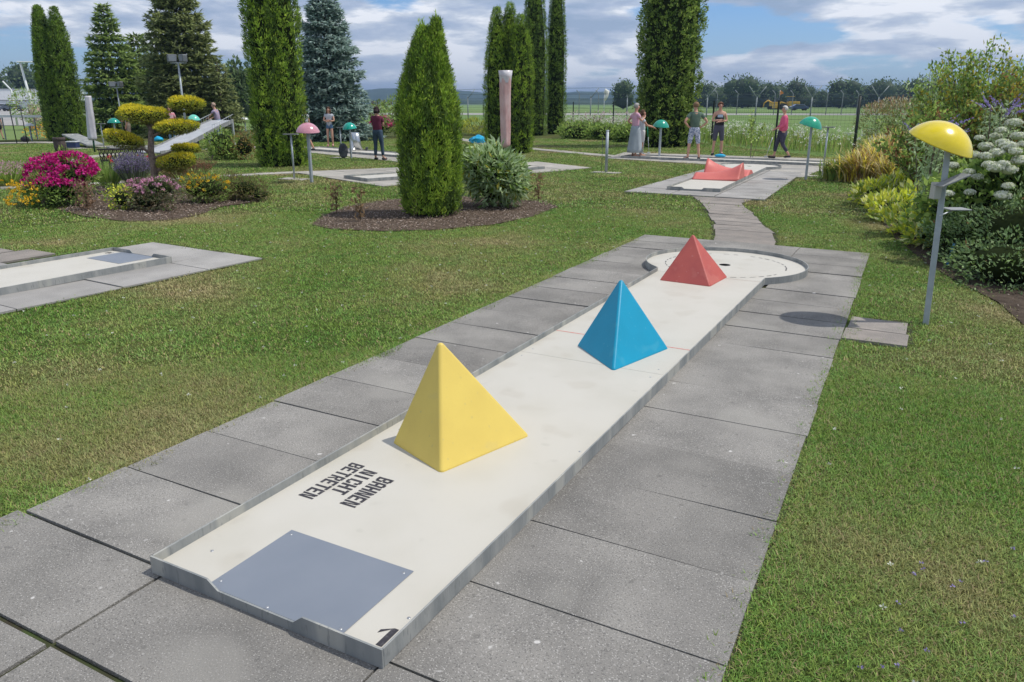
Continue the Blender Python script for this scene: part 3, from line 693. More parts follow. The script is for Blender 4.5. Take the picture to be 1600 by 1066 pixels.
def tuft(seed, nb, rad, hmin, hmax, w):
    r_ = np.random.default_rng(seed); g = Geo()
    a = r_.uniform(0, 2*PI, nb); rr = rad*np.sqrt(r_.uniform(0, 1, nb)); P = np.stack([rr*np.cos(a), rr*np.sin(a), np.full(nb, -.004)], 1)
    lean = r_.uniform(.25, 1.5, nb); az = r_.uniform(0, 2*PI, nb); h = r_.uniform(hmin, hmax, nb)
    D = np.stack([np.cos(az)*lean, np.sin(az)*lean, np.ones(nb)], 1); D = unit(D)
    S = np.stack([-np.sin(az), np.cos(az), np.zeros(nb)], 1)*(w*r_.uniform(.6, 1.3, nb))[:, None]
    mid = P + D*h[:, None]*.6; tip = mid + unit(D + np.array([0,0,-.7]))*h[:, None]*.45
    V = np.stack([P-S, P+S, mid+S*.8, mid-S*.8, tip], 1).reshape(-1, 3); i = np.arange(nb)*5
    F4 = np.stack([i, i+1, i+2, i+3], 1); F3 = np.stack([i+3, i+2, i+4, -np.ones(nb, int)], 1)
    g.add(V, np.concatenate([F4, F3]), np.concatenate([(r_.uniform(size=nb) < .10).astype(int)]*2))
    me_o = g.build('grass_tuft', [m_grass, m_dry]); COL.objects.unlink(me_o); return me_o
def scatter(name, P, sources, smin, smax, kind='stuff', z=-.018, seed=0):
    """points carry instances of the source meshes through a small geometry node tree"""
    me = bpy.data.meshes.new(name); me.vertices.add(len(P)); co_ = np.zeros((len(P), 3), np.float32); co_[:, :P.shape[1]] = P
    if P.shape[1] == 2: co_[:, 2] = z
    me.vertices.foreach_set('co', co_.ravel()); o = link(name, me, None, ())
    o['kind'] = kind
    g = bpy.data.node_groups.new(name, 'GeometryNodeTree'); g.interface.new_socket('Geometry', in_out='INPUT', socket_type='NodeSocketGeometry'); g.interface.new_socket('Geometry', in_out='OUTPUT', socket_type='NodeSocketGeometry')
    N = g.nodes; Lk = g.links; gi = N.new('NodeGroupInput'); go = N.new('NodeGroupOutput'); ip = N.new('GeometryNodeInstanceOnPoints')
    mtp = N.new('GeometryNodeMeshToPoints'); Lk.new(gi.outputs[0], mtp.inputs['Mesh']); Lk.new(mtp.outputs[0], ip.inputs['Points'])
    c = bpy.data.collections.new(name + '_source')
    for s in sources: c.objects.link(s)
    ci = N.new('GeometryNodeCollectionInfo'); ci.inputs[0].default_value = c; ci.inputs[1].default_value = True; ci.inputs[2].default_value = True
    Lk.new(ci.outputs[0], ip.inputs['Instance']); ip.inputs['Pick Instance'].default_value = True
    ri = N.new('FunctionNodeRandomValue'); ri.data_type = 'INT'
    [x for x in ri.inputs if x.name == 'Max' and x.type == 'INT'][0].default_value = len(sources)-1; [x for x in ri.inputs if x.name == 'Min' and x.type == 'INT'][0].default_value = 0
    ri.inputs['Seed'].default_value = seed+3
    Lk.new([x for x in ri.outputs if x.type == 'INT'][0], ip.inputs['Instance Index'])
    rr = N.new('FunctionNodeRandomValue'); rr.data_type = 'FLOAT_VECTOR'
    rr.inputs[0].default_value = (-.12, -.12, 0); rr.inputs[1].default_value = (.12, .12, 6.283); rr.inputs['Seed'].default_value = seed+5
    Lk.new(rr.outputs[0], ip.inputs['Rotation'])
    rs = N.new('FunctionNodeRandomValue'); rs.data_type = 'FLOAT'
    fl = [x for x in rs.inputs if x.type == 'VALUE']; fl[0].default_value = smin; fl[1].default_value = smax; rs.inputs['Seed'].default_value = seed+9
    Lk.new([x for x in rs.outputs if x.type == 'VALUE'][0], ip.inputs['Scale'])
    Lk.new(ip.outputs[0], go.inputs[0]); md = o.modifiers.new('scatter', 'NODES'); md.node_group = g
    return o
T_near = [tuft(20+i, 44, .05, .012, .030, .0011) for i in range(GRASSN)]
T_mid = [tuft(40+i, 50, .09, .014, .034, .0022) for i in range(GRASSN)]
T_far = [tuft(60+i, 60, .20, .018, .042, .005) for i in range(GRASSN)]
o = scatter('lawn_grass_near', field(.6, 5.2, .034, .75), T_near, .7, 1.35, seed=1); o.name = 'lawn_grass'
n = 4200; y_ = rng.uniform(-1.8, 8, n); sd_ = rng.uniform(size=n) < .5
xe = np.where(sd_, -1.352-.0058*y_, 1.428-.0215*y_); en = np.array([noise.noise(Vector((float(a)*1.7, float(b), 3.3))) for a, b in zip(y_, xe)])
ok = rng.uniform(size=n) < .35+1.3*np.maximum(en, 0)
Pe = np.stack([xe+np.where(sd_, -1, 1)*rng.uniform(-.008-.05*np.maximum(en, 0), .035, n), y_], 1)[ok]
o = scatter('edge_grass', Pe, T_near, .9, 1.9, seed=4); o.name = 'edge_grass'
o = scatter('lawn_grass_mid', field(5.2, 12.5, .068), T_mid, .7, 1.3, seed=2); o.name = 'lawn_grass'
o = scatter('lawn_grass_far', field(12.5, 38, .17), T_far, .7, 1.3, seed=3); o.name = 'lawn_grass'

# ------------------------------------------------------------------ vegetation
def leafmat(name, c, island=.35, trans=.42, rough=.6, c2=None, ns=2.0, spec=.3, lo=.4, hi=.6):
    return mat(name, c, rough, spec=spec, col2=c2, nscale=ns, ndetail=3, island=island, trans=trans, lo=lo, hi=hi, coord='World')
m_bark = mat('bark', (.14, .105, .08), .95, col2=(.22, .18, .14), nscale=20, bump=.6, bscale=40)
th_a = leafmat('thuja_green', (0.183, 0.317, 0.0366), c2=(0.281, 0.427, 0.0512), ns=3.0)
th_b = leafmat('thuja_light', (0.366, 0.525, 0.0671), c2=(0.464, 0.598, 0.0854), ns=4.0)
th_d = leafmat('thuja_gap_shade', (0.0854, 0.146, 0.0244), c2=(0.122, 0.195, 0.0366), trans=.1)
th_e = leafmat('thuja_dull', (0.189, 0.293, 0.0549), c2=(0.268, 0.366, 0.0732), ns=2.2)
th_c = mat('foliage_shade_core', (.018, .026, .008), 1.0, spec=.05)  # near-black core: the shade inside the foliage, put in as colour

def thuja(loc, cols, n, tl, label, group=None, mats=(th_a, th_b, th_d), tw=.22, fan=8, clump=.06, cs=2.5, upright=1.0, spike=0.0, ribs=11):
    """columnar thuja: cols = (dx, dy, radius, height, low z); upright sprays over a dark core, lumpy ribs up the sides"""
    t = empty('thuja_tree', loc, 0, label, 'thuja tree', group)
    g = Geo(); core = MB(); tot = sum(c[2]*c[3] for c in cols)
    trunk = MB()
    for ci, (dx, dy, Rr, H, z0) in enumerate(cols):
        def prof(u):       # radius fraction against height fraction
            return np.clip(np.minimum(1.0, (1.02-u)/.45)**.55, 0, 1) * (0.90+.10*np.minimum(1, u/.12))
        m_ = int(n*Rr*H/tot)
        u = rng.uniform(0, 1, m_)**.95; a = rng.uniform(0, 2*PI, m_); s0 = ci*17.3+loc[0]
        lump = np.array([noise.noise(Vector((math.cos(x)*cs, math.sin(x)*cs, y*H*1.1*cs/2.5+s0))) for x, y in zip(a, u)])
        rib = np.abs(np.sin(a*ribs/2+s0+u*1.3+lump))
        fine = np.array([noise.noise(Vector((math.cos(x)*Rr*9, math.sin(x)*Rr*9, y*H*2.2+s0))) for x, y in zip(a, u)])
        r = Rr*prof(u)*(1 + clump*2.0*lump + clump*.9*(rib-.6) + clump*1.3*fine) * (1-.16*rng.uniform(0, 1, m_)**2)
        z = z0 + u*(H-z0)
        P = np.stack([dx+r*np.cos(a), dy+r*np.sin(a), z], 1)
        out = np.stack([np.cos(a), np.sin(a), np.zeros(m_)], 1)
        D0 = unit(out*rng.uniform(.25, .85, m_)[:, None] + np.array([0, 0, 1.0])*upright + rng.normal(size=(m_, 3))*.22)
        inner = (fine < -.16) | (rib < .22)  # hollows between the ribs take darker leaves, shade painted into the colour
        for k in range(fan):
            D = unit(D0 + rng.normal(size=(m_, 3))*.42)
            L = tl*rng.uniform(.55, 1.15, m_)*(.6+.4*np.minimum(1, (1.05-u)*4))
            V, F = leaves(P + rng.normal(size=(m_, 3))*tl*.28, D, L, L*tw, .1, face=out)
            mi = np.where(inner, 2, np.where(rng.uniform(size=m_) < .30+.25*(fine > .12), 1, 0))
            g.add(V, F, mi)
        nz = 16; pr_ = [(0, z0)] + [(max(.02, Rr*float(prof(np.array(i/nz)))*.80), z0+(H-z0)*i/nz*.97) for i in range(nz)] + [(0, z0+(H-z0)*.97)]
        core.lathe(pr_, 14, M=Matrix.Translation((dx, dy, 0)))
        trunk.tube([(dx*.8, dy*.8, 0), (dx, dy, H*.6)], [Rr*.12, Rr*.05], 7)
        if spike:
            for _ in range(int(26*spike)):
                aa = rng.uniform(0, 2*PI); rr = Rr*.45*rng.uniform(0, 1); zt = H*rng.uniform(.86, .98)
                p0 = np.array([dx+rr*math.cos(aa), dy+rr*math.sin(aa), zt-.15]); nn_ = 22
                tt = rng.uniform(0, 1, nn_); hh = rng.uniform(.15, .42)*spike
                V, F = leaves(p0+np.stack([0*tt, 0*tt, tt*hh], 1), np.array([0, 0, 1.])+rng.normal(size=(nn_, 3))*.45, tl*.8, tl*.16)
                g.add(V, F, (rng.uniform(size=nn_) < .5).astype(int))
    trunk.build('trunk', m_bark, t)
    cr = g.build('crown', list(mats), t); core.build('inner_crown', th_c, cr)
    return t
def at(p, q): return (q[0]-p[0], q[1]-p[1])

# the near pointed thuja in the mulch bed
c0 = (-4.903, 8.293)
thuja(c0, [(-.02,0,0.8917/2,2.624,0.02),(-.09,.02,.17,2.726-.08,.3),(.15,0,.17,2.81-.06,.3)], 12500, .075,
      'bright green pointed thuja in the mulch bed, nearest to the viewer', 'thujas of the garden', tw=.19, fan=7, clump=.05, upright=1.6, spike=.9, ribs=19, cs=3.4)
# large double thuja
c0 = (-13.867, 14.339); S1 = 0.0168
thuja(c0, [(12*S1,0,31*S1,6.716,0),(-22*S1,.2,22*S1,6.445,0),(0*S1,-.3,28*S1,6.581,0)], 13000, .105,
      'very tall wide thuja cut by the top of the photo, left of the blue spruce', 'thujas of the garden', tw=.24, fan=7, clump=.085, ribs=13, cs=2.6)
# three-spired thuja by the wrapped pink parasol
c0 = (-11.295, 22.313); S1 = 0.0215
thuja(c0, [(-17*S1,0,20*S1,4.599,0),(-2*S1,.3,18*S1,4.768,0),(22*S1,.1,19.5*S1,4.374,0)], 7500, .095,
      'three-spired thuja right behind the wrapped pink parasol', 'thujas of the garden', mats=(th_a, th_b, th_d), fan=7, clump=.06, ribs=9)
c0 = (-17.272, 36.19); S1 = 0.0328
thuja(c0, [(0,0,21*S1,8.119,0)], 4200, .11, 'tall narrow thuja, left one of the pair behind the three-spired thuja', 'thujas of the garden', mats=(th_e, th_a, th_d), fan=6, clump=.075)
c0 = (-17.062, 38.374); S1 = 0.0341
thuja(c0, [(0,0,16*S1,8.099,0)], 3600, .11, 'tall narrow thuja, right one of the pair behind the three-spired thuja', 'thujas of the garden', mats=(th_e, th_a, th_d), fan=6, clump=.075)
# broad thuja behind the people
c0 = (-7.784, 29.052); S1 = 0.024
thuja(c0, [(-15*S1,0,33*S1,8.966,0),(14*S1,0,33*S1,9.351,0),(0,-.5,38*S1,8.577,0)], 13500, .115,
      'broad lumpy dark thuja behind the man in the green T-shirt', 'thujas of the garden', mats=(th_e, leafmat('thuja_tip', (0.317, 0.427, 0.0976), c2=(0.403, 0.5, 0.122)), th_d), tw=.42, fan=6, clump=.15, cs=5.5, upright=.55, ribs=5)
# three-spired thuja at the left
c0 = (-32.382, 20.089); S1 = 0.0276
thuja(c0, [(-24*S1,0,14*S1,5.558,.0),(-3*S1,-.3,17*S1,5.484,0),(19*S1,0,17*S1,5.435,0)], 8500, .125,
      'dark thuja with three rounded tops at the left, behind the barrel planter', 'thujas of the garden', mats=(th_e, th_a, th_d), tw=.28, fan=6, clump=.09, ribs=9)
# conical dark cypress
c0 = (-34.939, 27.575)
thuja((*c0, 0), [(0,0,0.8991,3.98,0)], 1800, .24, 'dark conical cypress between the two spruces', None, mats=(leafmat('cypress', (0.0366, 0.0854, 0.0366), c2=(0.0549, 0.116, 0.0488)), leafmat('cypress_tip', (0.061, 0.128, 0.061)), th_d), fan=5, tw=.2, upright=-.3)

def spruce(loc, H, Rb, label, mats, n_whorl=26, z0=.25, droop=.35, group=None, dens=1.0, card=.30, power=.8, step_gap=.0):
    t = empty('spruce_tree', loc, 0, label, 'spruce tree', group)
    MB().tube([(0,0,0),(0.02,0,H*.5),(0,.02,H*.98)], [H*.022, H*.013, .01], 8).build('trunk', m_bark, t)
    g = Geo(); br = MB()
    for w_ in range(n_whorl):
        u = (w_+rng.uniform(-.2, .2))/n_whorl; u = min(max(u, 0), .985); z = z0+(H-z0)*u
        Lb = Rb*(1-u)**power*rng.uniform(.86, 1.1)+.12
        nb = int((9+6*(1-u))*dens)
        for k in range(nb):
            a = 2*PI*(k+rng.uniform(-.3, .3))/nb+w_*1.7; L_ = Lb*rng.uniform(.78, 1.12)
            d = np.array([math.cos(a), math.sin(a), 0]); s = np.array([-d[1], d[0], 0])
            m_ = max(4, int(L_/card*7)); tt = np.sqrt(rng.uniform(.02, 1, m_))
            zc_ = z + (.12 - droop*tt + droop*.75*tt**2)*L_ + (u-.5)*.5*L_*tt
            wv = (1.05-tt)*L_*.26*rng.uniform(-1, 1, m_)
            P = d*(tt*L_)[:, None] + s*wv[:, None]; P[:, 2] = zc_ - np.abs(wv)*.18 + rng.normal(size=m_)*.02
            side = np.sign(wv)[:, None]
            D = unit(d*rng.uniform(.5, 1, m_)[:, None] + s*side*rng.uniform(.2, .9, m_)[:, None] + np.array([0,0,1.])*rng.uniform(-.35, .35, m_)[:, None])
            for j in range(2):
                V, F = leaves(P, D+rng.normal(size=(m_, 3))*.3, card*rng.uniform(.55, 1.1, m_), card*rng.uniform(.2, .34, m_), .1, face=np.array([0,0,1.]))
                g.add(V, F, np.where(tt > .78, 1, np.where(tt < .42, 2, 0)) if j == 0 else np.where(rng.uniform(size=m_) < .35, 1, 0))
            if k % 3 == 0: br.tube([(0,0,z), tuple(d*L_*.7+np.array([0,0,z+(.12-droop*.7+droop*.75*.49)*L_]))], [.02, .008], 4, caps=False)
    cr = g.build('crown', list(mats), t); br.build('branches', m_bark, cr)['kind'] = 'stuff'
    return t
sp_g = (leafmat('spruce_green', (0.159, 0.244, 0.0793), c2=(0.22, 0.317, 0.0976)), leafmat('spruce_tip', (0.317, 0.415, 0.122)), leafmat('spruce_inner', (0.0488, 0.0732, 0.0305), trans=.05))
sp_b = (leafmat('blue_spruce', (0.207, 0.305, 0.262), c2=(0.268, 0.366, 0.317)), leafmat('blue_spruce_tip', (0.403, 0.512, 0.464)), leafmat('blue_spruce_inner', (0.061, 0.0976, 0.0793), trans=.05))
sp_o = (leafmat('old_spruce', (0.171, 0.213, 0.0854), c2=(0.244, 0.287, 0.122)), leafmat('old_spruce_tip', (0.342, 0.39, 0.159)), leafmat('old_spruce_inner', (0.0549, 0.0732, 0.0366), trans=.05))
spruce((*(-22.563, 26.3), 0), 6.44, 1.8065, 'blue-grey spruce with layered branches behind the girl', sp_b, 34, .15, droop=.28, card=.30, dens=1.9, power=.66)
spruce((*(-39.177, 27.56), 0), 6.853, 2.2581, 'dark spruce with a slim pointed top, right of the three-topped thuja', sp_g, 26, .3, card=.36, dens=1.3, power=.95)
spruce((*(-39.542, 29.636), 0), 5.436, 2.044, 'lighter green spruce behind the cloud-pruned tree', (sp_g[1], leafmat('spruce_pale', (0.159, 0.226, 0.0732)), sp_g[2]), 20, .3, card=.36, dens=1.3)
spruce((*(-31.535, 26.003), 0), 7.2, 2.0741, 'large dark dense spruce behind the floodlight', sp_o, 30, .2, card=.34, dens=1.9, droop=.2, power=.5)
spruce((*(-29.25, 26.1), 0), 3.559, 0.9785, 'small dark spruce behind the man at the ramp', sp_o, 14, .1, card=.26, dens=1.1, power=.6)

def blob_leaves(g, c, rad, n, L, Wd, mi_p, flat=.0, up=.3, seed=0., shell=.75, lump=.35, ls=1.6):
    """leaves on and inside a lumpy ellipsoid"""
    c = np.array(c); rad = np.array(rad); d = unit(rng.normal(size=(n, 3)))
    lm = 1 + lump*fnoise(d, ls, seed)*1.6
    r = lm*(1-(1-shell)*rng.uniform(0, 1, n)**1.5)
    P = c + d*rad*r[:, None]; P[:, 2] = np.maximum(P[:, 2], .01)
    D = unit(d*.7 + rng.normal(size=(n, 3))*.55 + np.array([0, 0, up]))
    V, F = leaves(P, D, L*rng.uniform(.6, 1.25, n), Wd*rng.uniform(.7, 1.2, n), .15)
    mi = rng.choice(len(mi_p), size=n, p=np.array(mi_p)/sum(mi_p)); g.add(V, F, mi); return P
def bush(name, loc, blobs, mats, label, cat='bush', group=None, L=.06, Wd=.03, mix=(.6,.3,.1), stems=True, core=None, part='foliage', up=.3, lump=.35, corem=None):
    """blobs: (dx,dy,z,rx,ry,rz,n)"""
    t = empty(name, loc, 0, label, cat, group); g = Geo()
    for i, (dx, dy, z, rx, ry, rz_, n) in enumerate(blobs): blob_leaves(g, (dx, dy, z), (rx, ry, rz_), n, L, Wd, mix, up=up, seed=i*3.1+loc[0], lump=lump)
    f = g.build(part, list(mats), t)
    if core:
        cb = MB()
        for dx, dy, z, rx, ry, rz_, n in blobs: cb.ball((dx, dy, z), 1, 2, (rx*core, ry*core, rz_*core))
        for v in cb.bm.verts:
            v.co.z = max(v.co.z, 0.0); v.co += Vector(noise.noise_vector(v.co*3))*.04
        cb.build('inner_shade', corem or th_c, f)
    if stems:
        s = MB()
        for dx, dy, z, rx, ry, rz_, n in blobs:
            for k in range(5):
                a = rng.uniform(0, 2*PI); s.tube([(dx*.5, dy*.5, 0), (dx*.8+.2*rx*math.cos(a), dy*.8+.2*ry*math.sin(a), z*.6), (dx+.6*rx*math.cos(a), dy+.6*ry*math.sin(a), z+.3*rz_)], [.012, .008, .004], 5, caps=False)
        s.build('stems', m_bark, t)['kind'] = 'stuff'
    return t
lf_mid = leafmat('leaf_mid', (0.201, 0.317, 0.0671), c2=(0.268, 0.39, 0.0854)); lf_dark = leafmat('leaf_dark', (0.104, 0.177, 0.0439), c2=(0.14, 0.22, 0.0549)); lf_lite = leafmat('leaf_light', (0.39, 0.512, 0.122))
lf_grey = leafmat('leaf_greygreen', (0.415, 0.537, 0.268), c2=(0.512, 0.634, 0.366)); lf_yel = leafmat('leaf_yellow', (0.464, 0.403, 0.061)); lf_lime = leafmat('leaf_lime', (0.671, 0.732, 0.061), c2=(0.8, 0.8, 0.122))
lf_rust = leafmat('leaf_rust', (0.293, 0.159, 0.0671)); lf_brown = leafmat('leaf_brown', (0.171, 0.128, 0.0671)); lf_straw = leafmat('leaf_straw', (0.464, 0.403, 0.171)); lf_cream = leafmat('variegated_cream', (0.8, 0.8, 0.39))

# ---- mulch beds
m_mulch = mat('mulch', (.085, .062, .046), 1, col2=(.13,.10,.078), nscale=14, coord='World', bump=.8, bscale=70, spec=.05)
m_chip = mat('wood_chip', (.21,.155,.12), .9, island=.6)
m_chip2 = mat('pale_chip', (.34,.28,.235), .9, island=.4)
m_soil = mat('garden_soil', (.060,.046,.036), 1, col2=(.10,.078,.06), nscale=9, coord='World', bump=.9, bscale=50, spec=.05)
def bed(name, poly, z, m, nchip, size, chips=True):
    o = sheet(name, poly, z, m); xs = [p[0] for p in poly]; ys_ = [p[1] for p in poly]
    P = np.stack([rng.uniform(min(xs), max(xs), nchip), rng.uniform(min(ys_), max(ys_), nchip)], 1); P = P[inpoly(P, poly)]
    P3 = np.concatenate([P, np.full((len(P), 1), z+.004)+rng.uniform(0, .018, (len(P), 1))], 1)
    g = Geo(); V, F = leaves(P3, np.concatenate([rng.normal(size=(len(P), 2)), rng.uniform(-.1, .45, (len(P), 1))], 1), size*rng.uniform(.4, 1.2, len(P)), size*.38, .25, face=np.array([0,0,1.]))
    g.add(V, F, (rng.uniform(size=len(P)) < .3).astype(int)); c = g.build(name+'_chips', [m_chip, m_chip2]); tag(c, kind='stuff'); return o
bed('mulch_bed', MULCH1, -.008, m_mulch, 9000, .035)
bed('flower_bed_soil', MULCH2, -.008, m_mulch, 9000, .045)
bed('border_soil', SOIL3, -.010, m_soil, 9000, .03)

# grey-green leafy bush next to the near thuja
c0 = (-4.533, 9.542); H0 = 0.921; W0 = 0.5057
sg_ = (lf_grey, lf_mid, lf_yel, lf_dark)
bush('leafy_bush', c0, [(0,0,H0*.62,W0*1.0,W0*.9,H0*.40,1500),(-W0*.35,-.1,H0*.72,W0*.55,.3,H0*.27,700),(W0*.45,.05,H0*.50,W0*.6,.35,H0*.34,800),(0,0,H0*.3,W0*.7,W0*.6,H0*.28,500)], sg_,
     'grey-green leafy bush held by a thin green ring, right against the pointed thuja', L=.15, Wd=.042, mix=(.66,.22,.035,.085), core=.62, up=.1)
b = MB(); b.tube([(W0*.95*math.cos(a), W0*.85*math.sin(a), H0*.45) for a in np.linspace(PI, 2*PI+.3, 20)], .006, 5)
o = b.build('plant_ring', mat('green_wire', (.05,.12,.07), .5), None); o.location = (*c0, 0); tag(o, 'thin green wire ring round the grey-green leafy bush', 'plant support')
def stalk(px, top, base, lab, m, nl=60):
    pass
def dry_stalk(loc, h, label, n=70, sp=.05, m=None):
    t = empty('dry_stalk', loc, 0, label, 'dry plant', 'dry stalks in the mulch bed'); g = Geo(); s = MB()
    for k in range(3):
        a = rng.uniform(0, 2*PI); s.tube([(0,0,0),(.02*math.cos(a),.02*math.sin(a),h*.5),(.06*math.cos(a),.05*math.sin(a),h*rng.uniform(.8, 1))], [.005,.004,.002], 4)
    z = rng.uniform(.1, 1, n)*h; P = np.stack([rng.normal(size=n)*sp, rng.normal(size=n)*sp, z], 1)
    V, F = leaves(P, rng.normal(size=(n, 3))+np.array([0,0,-.2]), .085, .030, .3); g.add(V, F)
    s.build('stem', lf_brown, t); g.build('leaves', [m or leafmat('dead_leaf', (0.293, 0.195, 0.104))], t)['kind'] = 'stuff'; return t
dry_stalk((-4.957, 7.947), 0.49, 'pale dry stalk standing right in front of the pointed thuja', 90, .02, leafmat('pale_dead_leaf', (0.512, 0.415, 0.244)))
dry_stalk((-6.237, 7.642), 0.493, 'brown dry stalk at the left end of the mulch bed')
dry_stalk((-5.402, 7.182), 0.498, 'thin brown dry stalk left of the pointed thuja')
dry_stalk((-4.245, 10.594), 0.492, 'dry brown stalk at the right end of the mulch bed')

# ---- flower bed at the left
def heads(g, P, r, mi, n=14, flat=.6):
    """each head: a knot of small petals facing outwards"""
    for p in P:
        d = unit(rng.normal(size=(n, 3))*np.array([1,1,flat])+np.array([0,0,.35]))
        V, F = leaves(p+d*r*.45, unit(np.cross(d, rng.normal(size=(n, 3)))+d*.35), r*rng.uniform(.55, .95, n), r*.55, .1, face=d)
        g.add(V, F, mi if np.isscalar(mi) else rng.choice(mi, n))
pet_mag = leafmat('petal_magenta', (.56,.012,.20), .3, .3); pet_mag2 = leafmat('petal_magenta_light', (.72,.06,.36), .25, .3)
pet_yel = leafmat('petal_yellow', (.80,.50,.02), .15, .2); pet_pink = leafmat('petal_pink', (.66,.30,.46), .25, .3); pet_pale = leafmat('petal_pale_pink', (.72,.42,.52), .2, .3)
pet_purp = leafmat('petal_lavender', (.24,.19,.36), .3, .2); pet_white = leafmat('petal_white', (.72,.73,.62), .12, .3); pet_green = leafmat('petal_greenish', (.50,.56,.36), .15, .3)
pet_red = leafmat('petal_red', (.58,.05,.09), .2, .2); pet_vio = leafmat('petal_violet', (.36,.29,.58), .25, .3); pet_org = leafmat('petal_orange', (.72,.27,.02), .2, .2)
def flower_bush(name, loc, blobs, leafm, petm, nheads, hr, label, zmin=.45, petn=16, L=.08, Wd=.025, cat='flowering plant', mix=(.55,.3,.15), top=1.0, front=None, lump=.3, flat=.6):
    t = bush(name, loc, blobs, leafm, label, cat, L=L, Wd=Wd, mix=mix, core=.6, lump=lump); g = Geo(); Ps = []
    for dx, dy, z, rx, ry, rz_, n in blobs:
        k = int(nheads*rx*ry/sum(q_[3]*q_[4] for q_ in blobs)); d = unit(rng.normal(size=(k*3, 3))); d[:, 2] = np.abs(d[:, 2])*1.0-(1-top)
        d = d[d[:, 2] > -.35][:k]; P = np.array([dx, dy, z])+d*np.array([rx, ry, rz_])*1.04; Ps.append(P)
    P = np.concatenate(Ps); P = P[P[:, 2] > zmin*max(q_[2]+q_[5] for q_ in blobs)]
    heads(g, P, hr, list(range(len(petm))), petn, flat); g.build('blossoms', list(petm), t)['kind'] = 'stuff'; return t
c0 = (-11.033, 6.351); s_ = 0.0108; h_ = 0.813
flower_bush('phlox_bush', c0, [(-22*s_,0,h_*.58,36*s_,30*s_,h_*.36,900),(18*s_,.1,h_*.62,38*s_,32*s_,h_*.38,900),(0,-.1,h_*.30,54*s_,38*s_,h_*.34,2200)], (lf_mid, lf_dark, lf_lite), (pet_mag, pet_mag, pet_mag2), 420, .062,
            'big bush of magenta phlox at the left end of the flower bed', .42, 22, cat='phlox', lump=.42)
c1 = (-10.905, 5.946); 
t = bush('yellow_daisy_plant', c1, [(-.02,0,h_*.28,24*s_,.28,h_*.3,700)], (lf_mid, lf_dark), 'yellow daisies growing at the front left foot of the magenta phlox', 'daisies', L=.08, Wd=.02, mix=(.6,.4))
g = Geo(); P = np.stack([rng.uniform(-34*s_, 40*s_, 60), rng.uniform(-.46, -.25, 60), rng.uniform(.05, .55, 60)*h_], 1); heads(g, P, .034, 0, 12, .5); g.build('blossoms', [pet_yel], t)['kind'] = 'stuff'
o = dry_stalk((-10.0, 6.084), 0.428, 'withered pinkish-brown plant in front of the magenta phlox', 160, .07, leafmat('withered_leaf', (0.317, 0.207, 0.134))); 
c0 = (-9.219, 6.691); s_ = 0.0103; h_ = 0.484
flower_bush('pink_stonecrop', c0, [(-22*s_,0,h_*.55,32*s_,22*s_,h_*.36,500),(20*s_,0,h_*.66,34*s_,24*s_,h_*.34,600),(0,-.15,h_*.28,56*s_,24*s_,h_*.32,1600)], (leafmat('stonecrop_leaf', (0.183, 0.183, 0.104)), lf_brown, lf_dark), (pet_pink, pet_pale), 170, .042,
            'low mound of flat pink flower heads in front of the cloud-pruned tree', .55, 14, L=.05, flat=.25, cat='stonecrop')
c0 = (-9.572, 6.408)
bush('low_green_bush', c0, [(0,0,.17,.28,.2,.20,420)], (lf_lime, lf_mid), 'small yellow-green bush between the phlox and the pink flowers', L=.05, mix=(.5,.5), core=.5)
c0 = (-9.183, 7.568); s_ = 0.0109; h_ = 0.533
flower_bush('coneflower_clump', c0, [(-10*s_,.1,h_*.45,26*s_,.35,h_*.45,1100),(14*s_,.1,h_*.43,28*s_,.35,h_*.43,1100)], (lf_mid, lf_brown, lf_lite), (pet_yel,), 60, .036,
            'clump of yellow coneflowers right of the pink mound', .5, 12, L=.08, Wd=.012, cat='coneflowers', flat=.3)
c0 = (-8.925, 8.231); s_ = 0.0113; h_ = 0.43
flower_bush('faded_perennials', c0, [(-22*s_,0,h_*.45,30*s_,.3,h_*.48,1100),(14*s_,0,h_*.42,32*s_,.32,h_*.44,1100),(38*s_,.05,h_*.25,16*s_,.25,h_*.25,200)], (leafmat('olive_leaf', (0.195, 0.183, 0.061)), lf_brown, lf_mid), (pet_yel,), 9, .03,
            'brownish green fading perennials at the right end of the flower bed', .5, 10, L=.09, Wd=.012, cat='perennials')
c0 = (-12.353, 8.683); h_ = 0.7; s_ = 0.0129
def spikes(name, loc, n, h, spread, matsS, label, cat, w=.012, lean=.35, headm=None, headfrac=.35):
    t = empty(name, loc, 0, label, cat); g = Geo(); a = rng.uniform(0, 2*PI, n); rr = np.sqrt(rng.uniform(0, 1, n)); base = np.stack([rr*np.cos(a)*spread*.35, rr*np.sin(a)*spread*.35, np.zeros(n)], 1)
    tipv = np.stack([rr*np.cos(a)*spread, rr*np.sin(a)*spread, h*rng.uniform(.7, 1.05, n)*(1-.25*rr**2)], 1)
    D = tipv-base; L_ = np.linalg.norm(D, axis=1); V, F = leaves(base, D, L_, w, .2); g.add(V, F, rng.integers(0, len(matsS), n)); g.build('stalks', list(matsS), t)['kind'] = 'stuff'
    if headm:
        g = Geo(); k = 10
        for j in range(k):
            f_ = 1-headfrac*rng.uniform(0, 1, n)[:, None]; V, F = leaves(base+D*f_, rng.normal(size=(n, 3))+np.array([0,0,.6]), .035, .014, .2); g.add(V, F, rng.integers(0, len(headm), n))
        g.build('flower_spikes', list(headm), t)['kind'] = 'stuff'
    return t
spikes('lavender_bush', c0, 520, h_, 30*s_, (leafmat('lavender_leaf', (0.171, 0.207, 0.146)), lf_grey), 'greyish purple lavender behind the pink flowers', 'lavender', headm=(pet_purp, leafmat('lavender_grey', (0.244, 0.22, 0.293))))
c0 = (-12.803, 8.435); spikes('tall_grass_clump', c0, 300, .55, .38, (lf_mid, lf_lite), 'green grassy clump between phlox and lavender', 'grass clump')
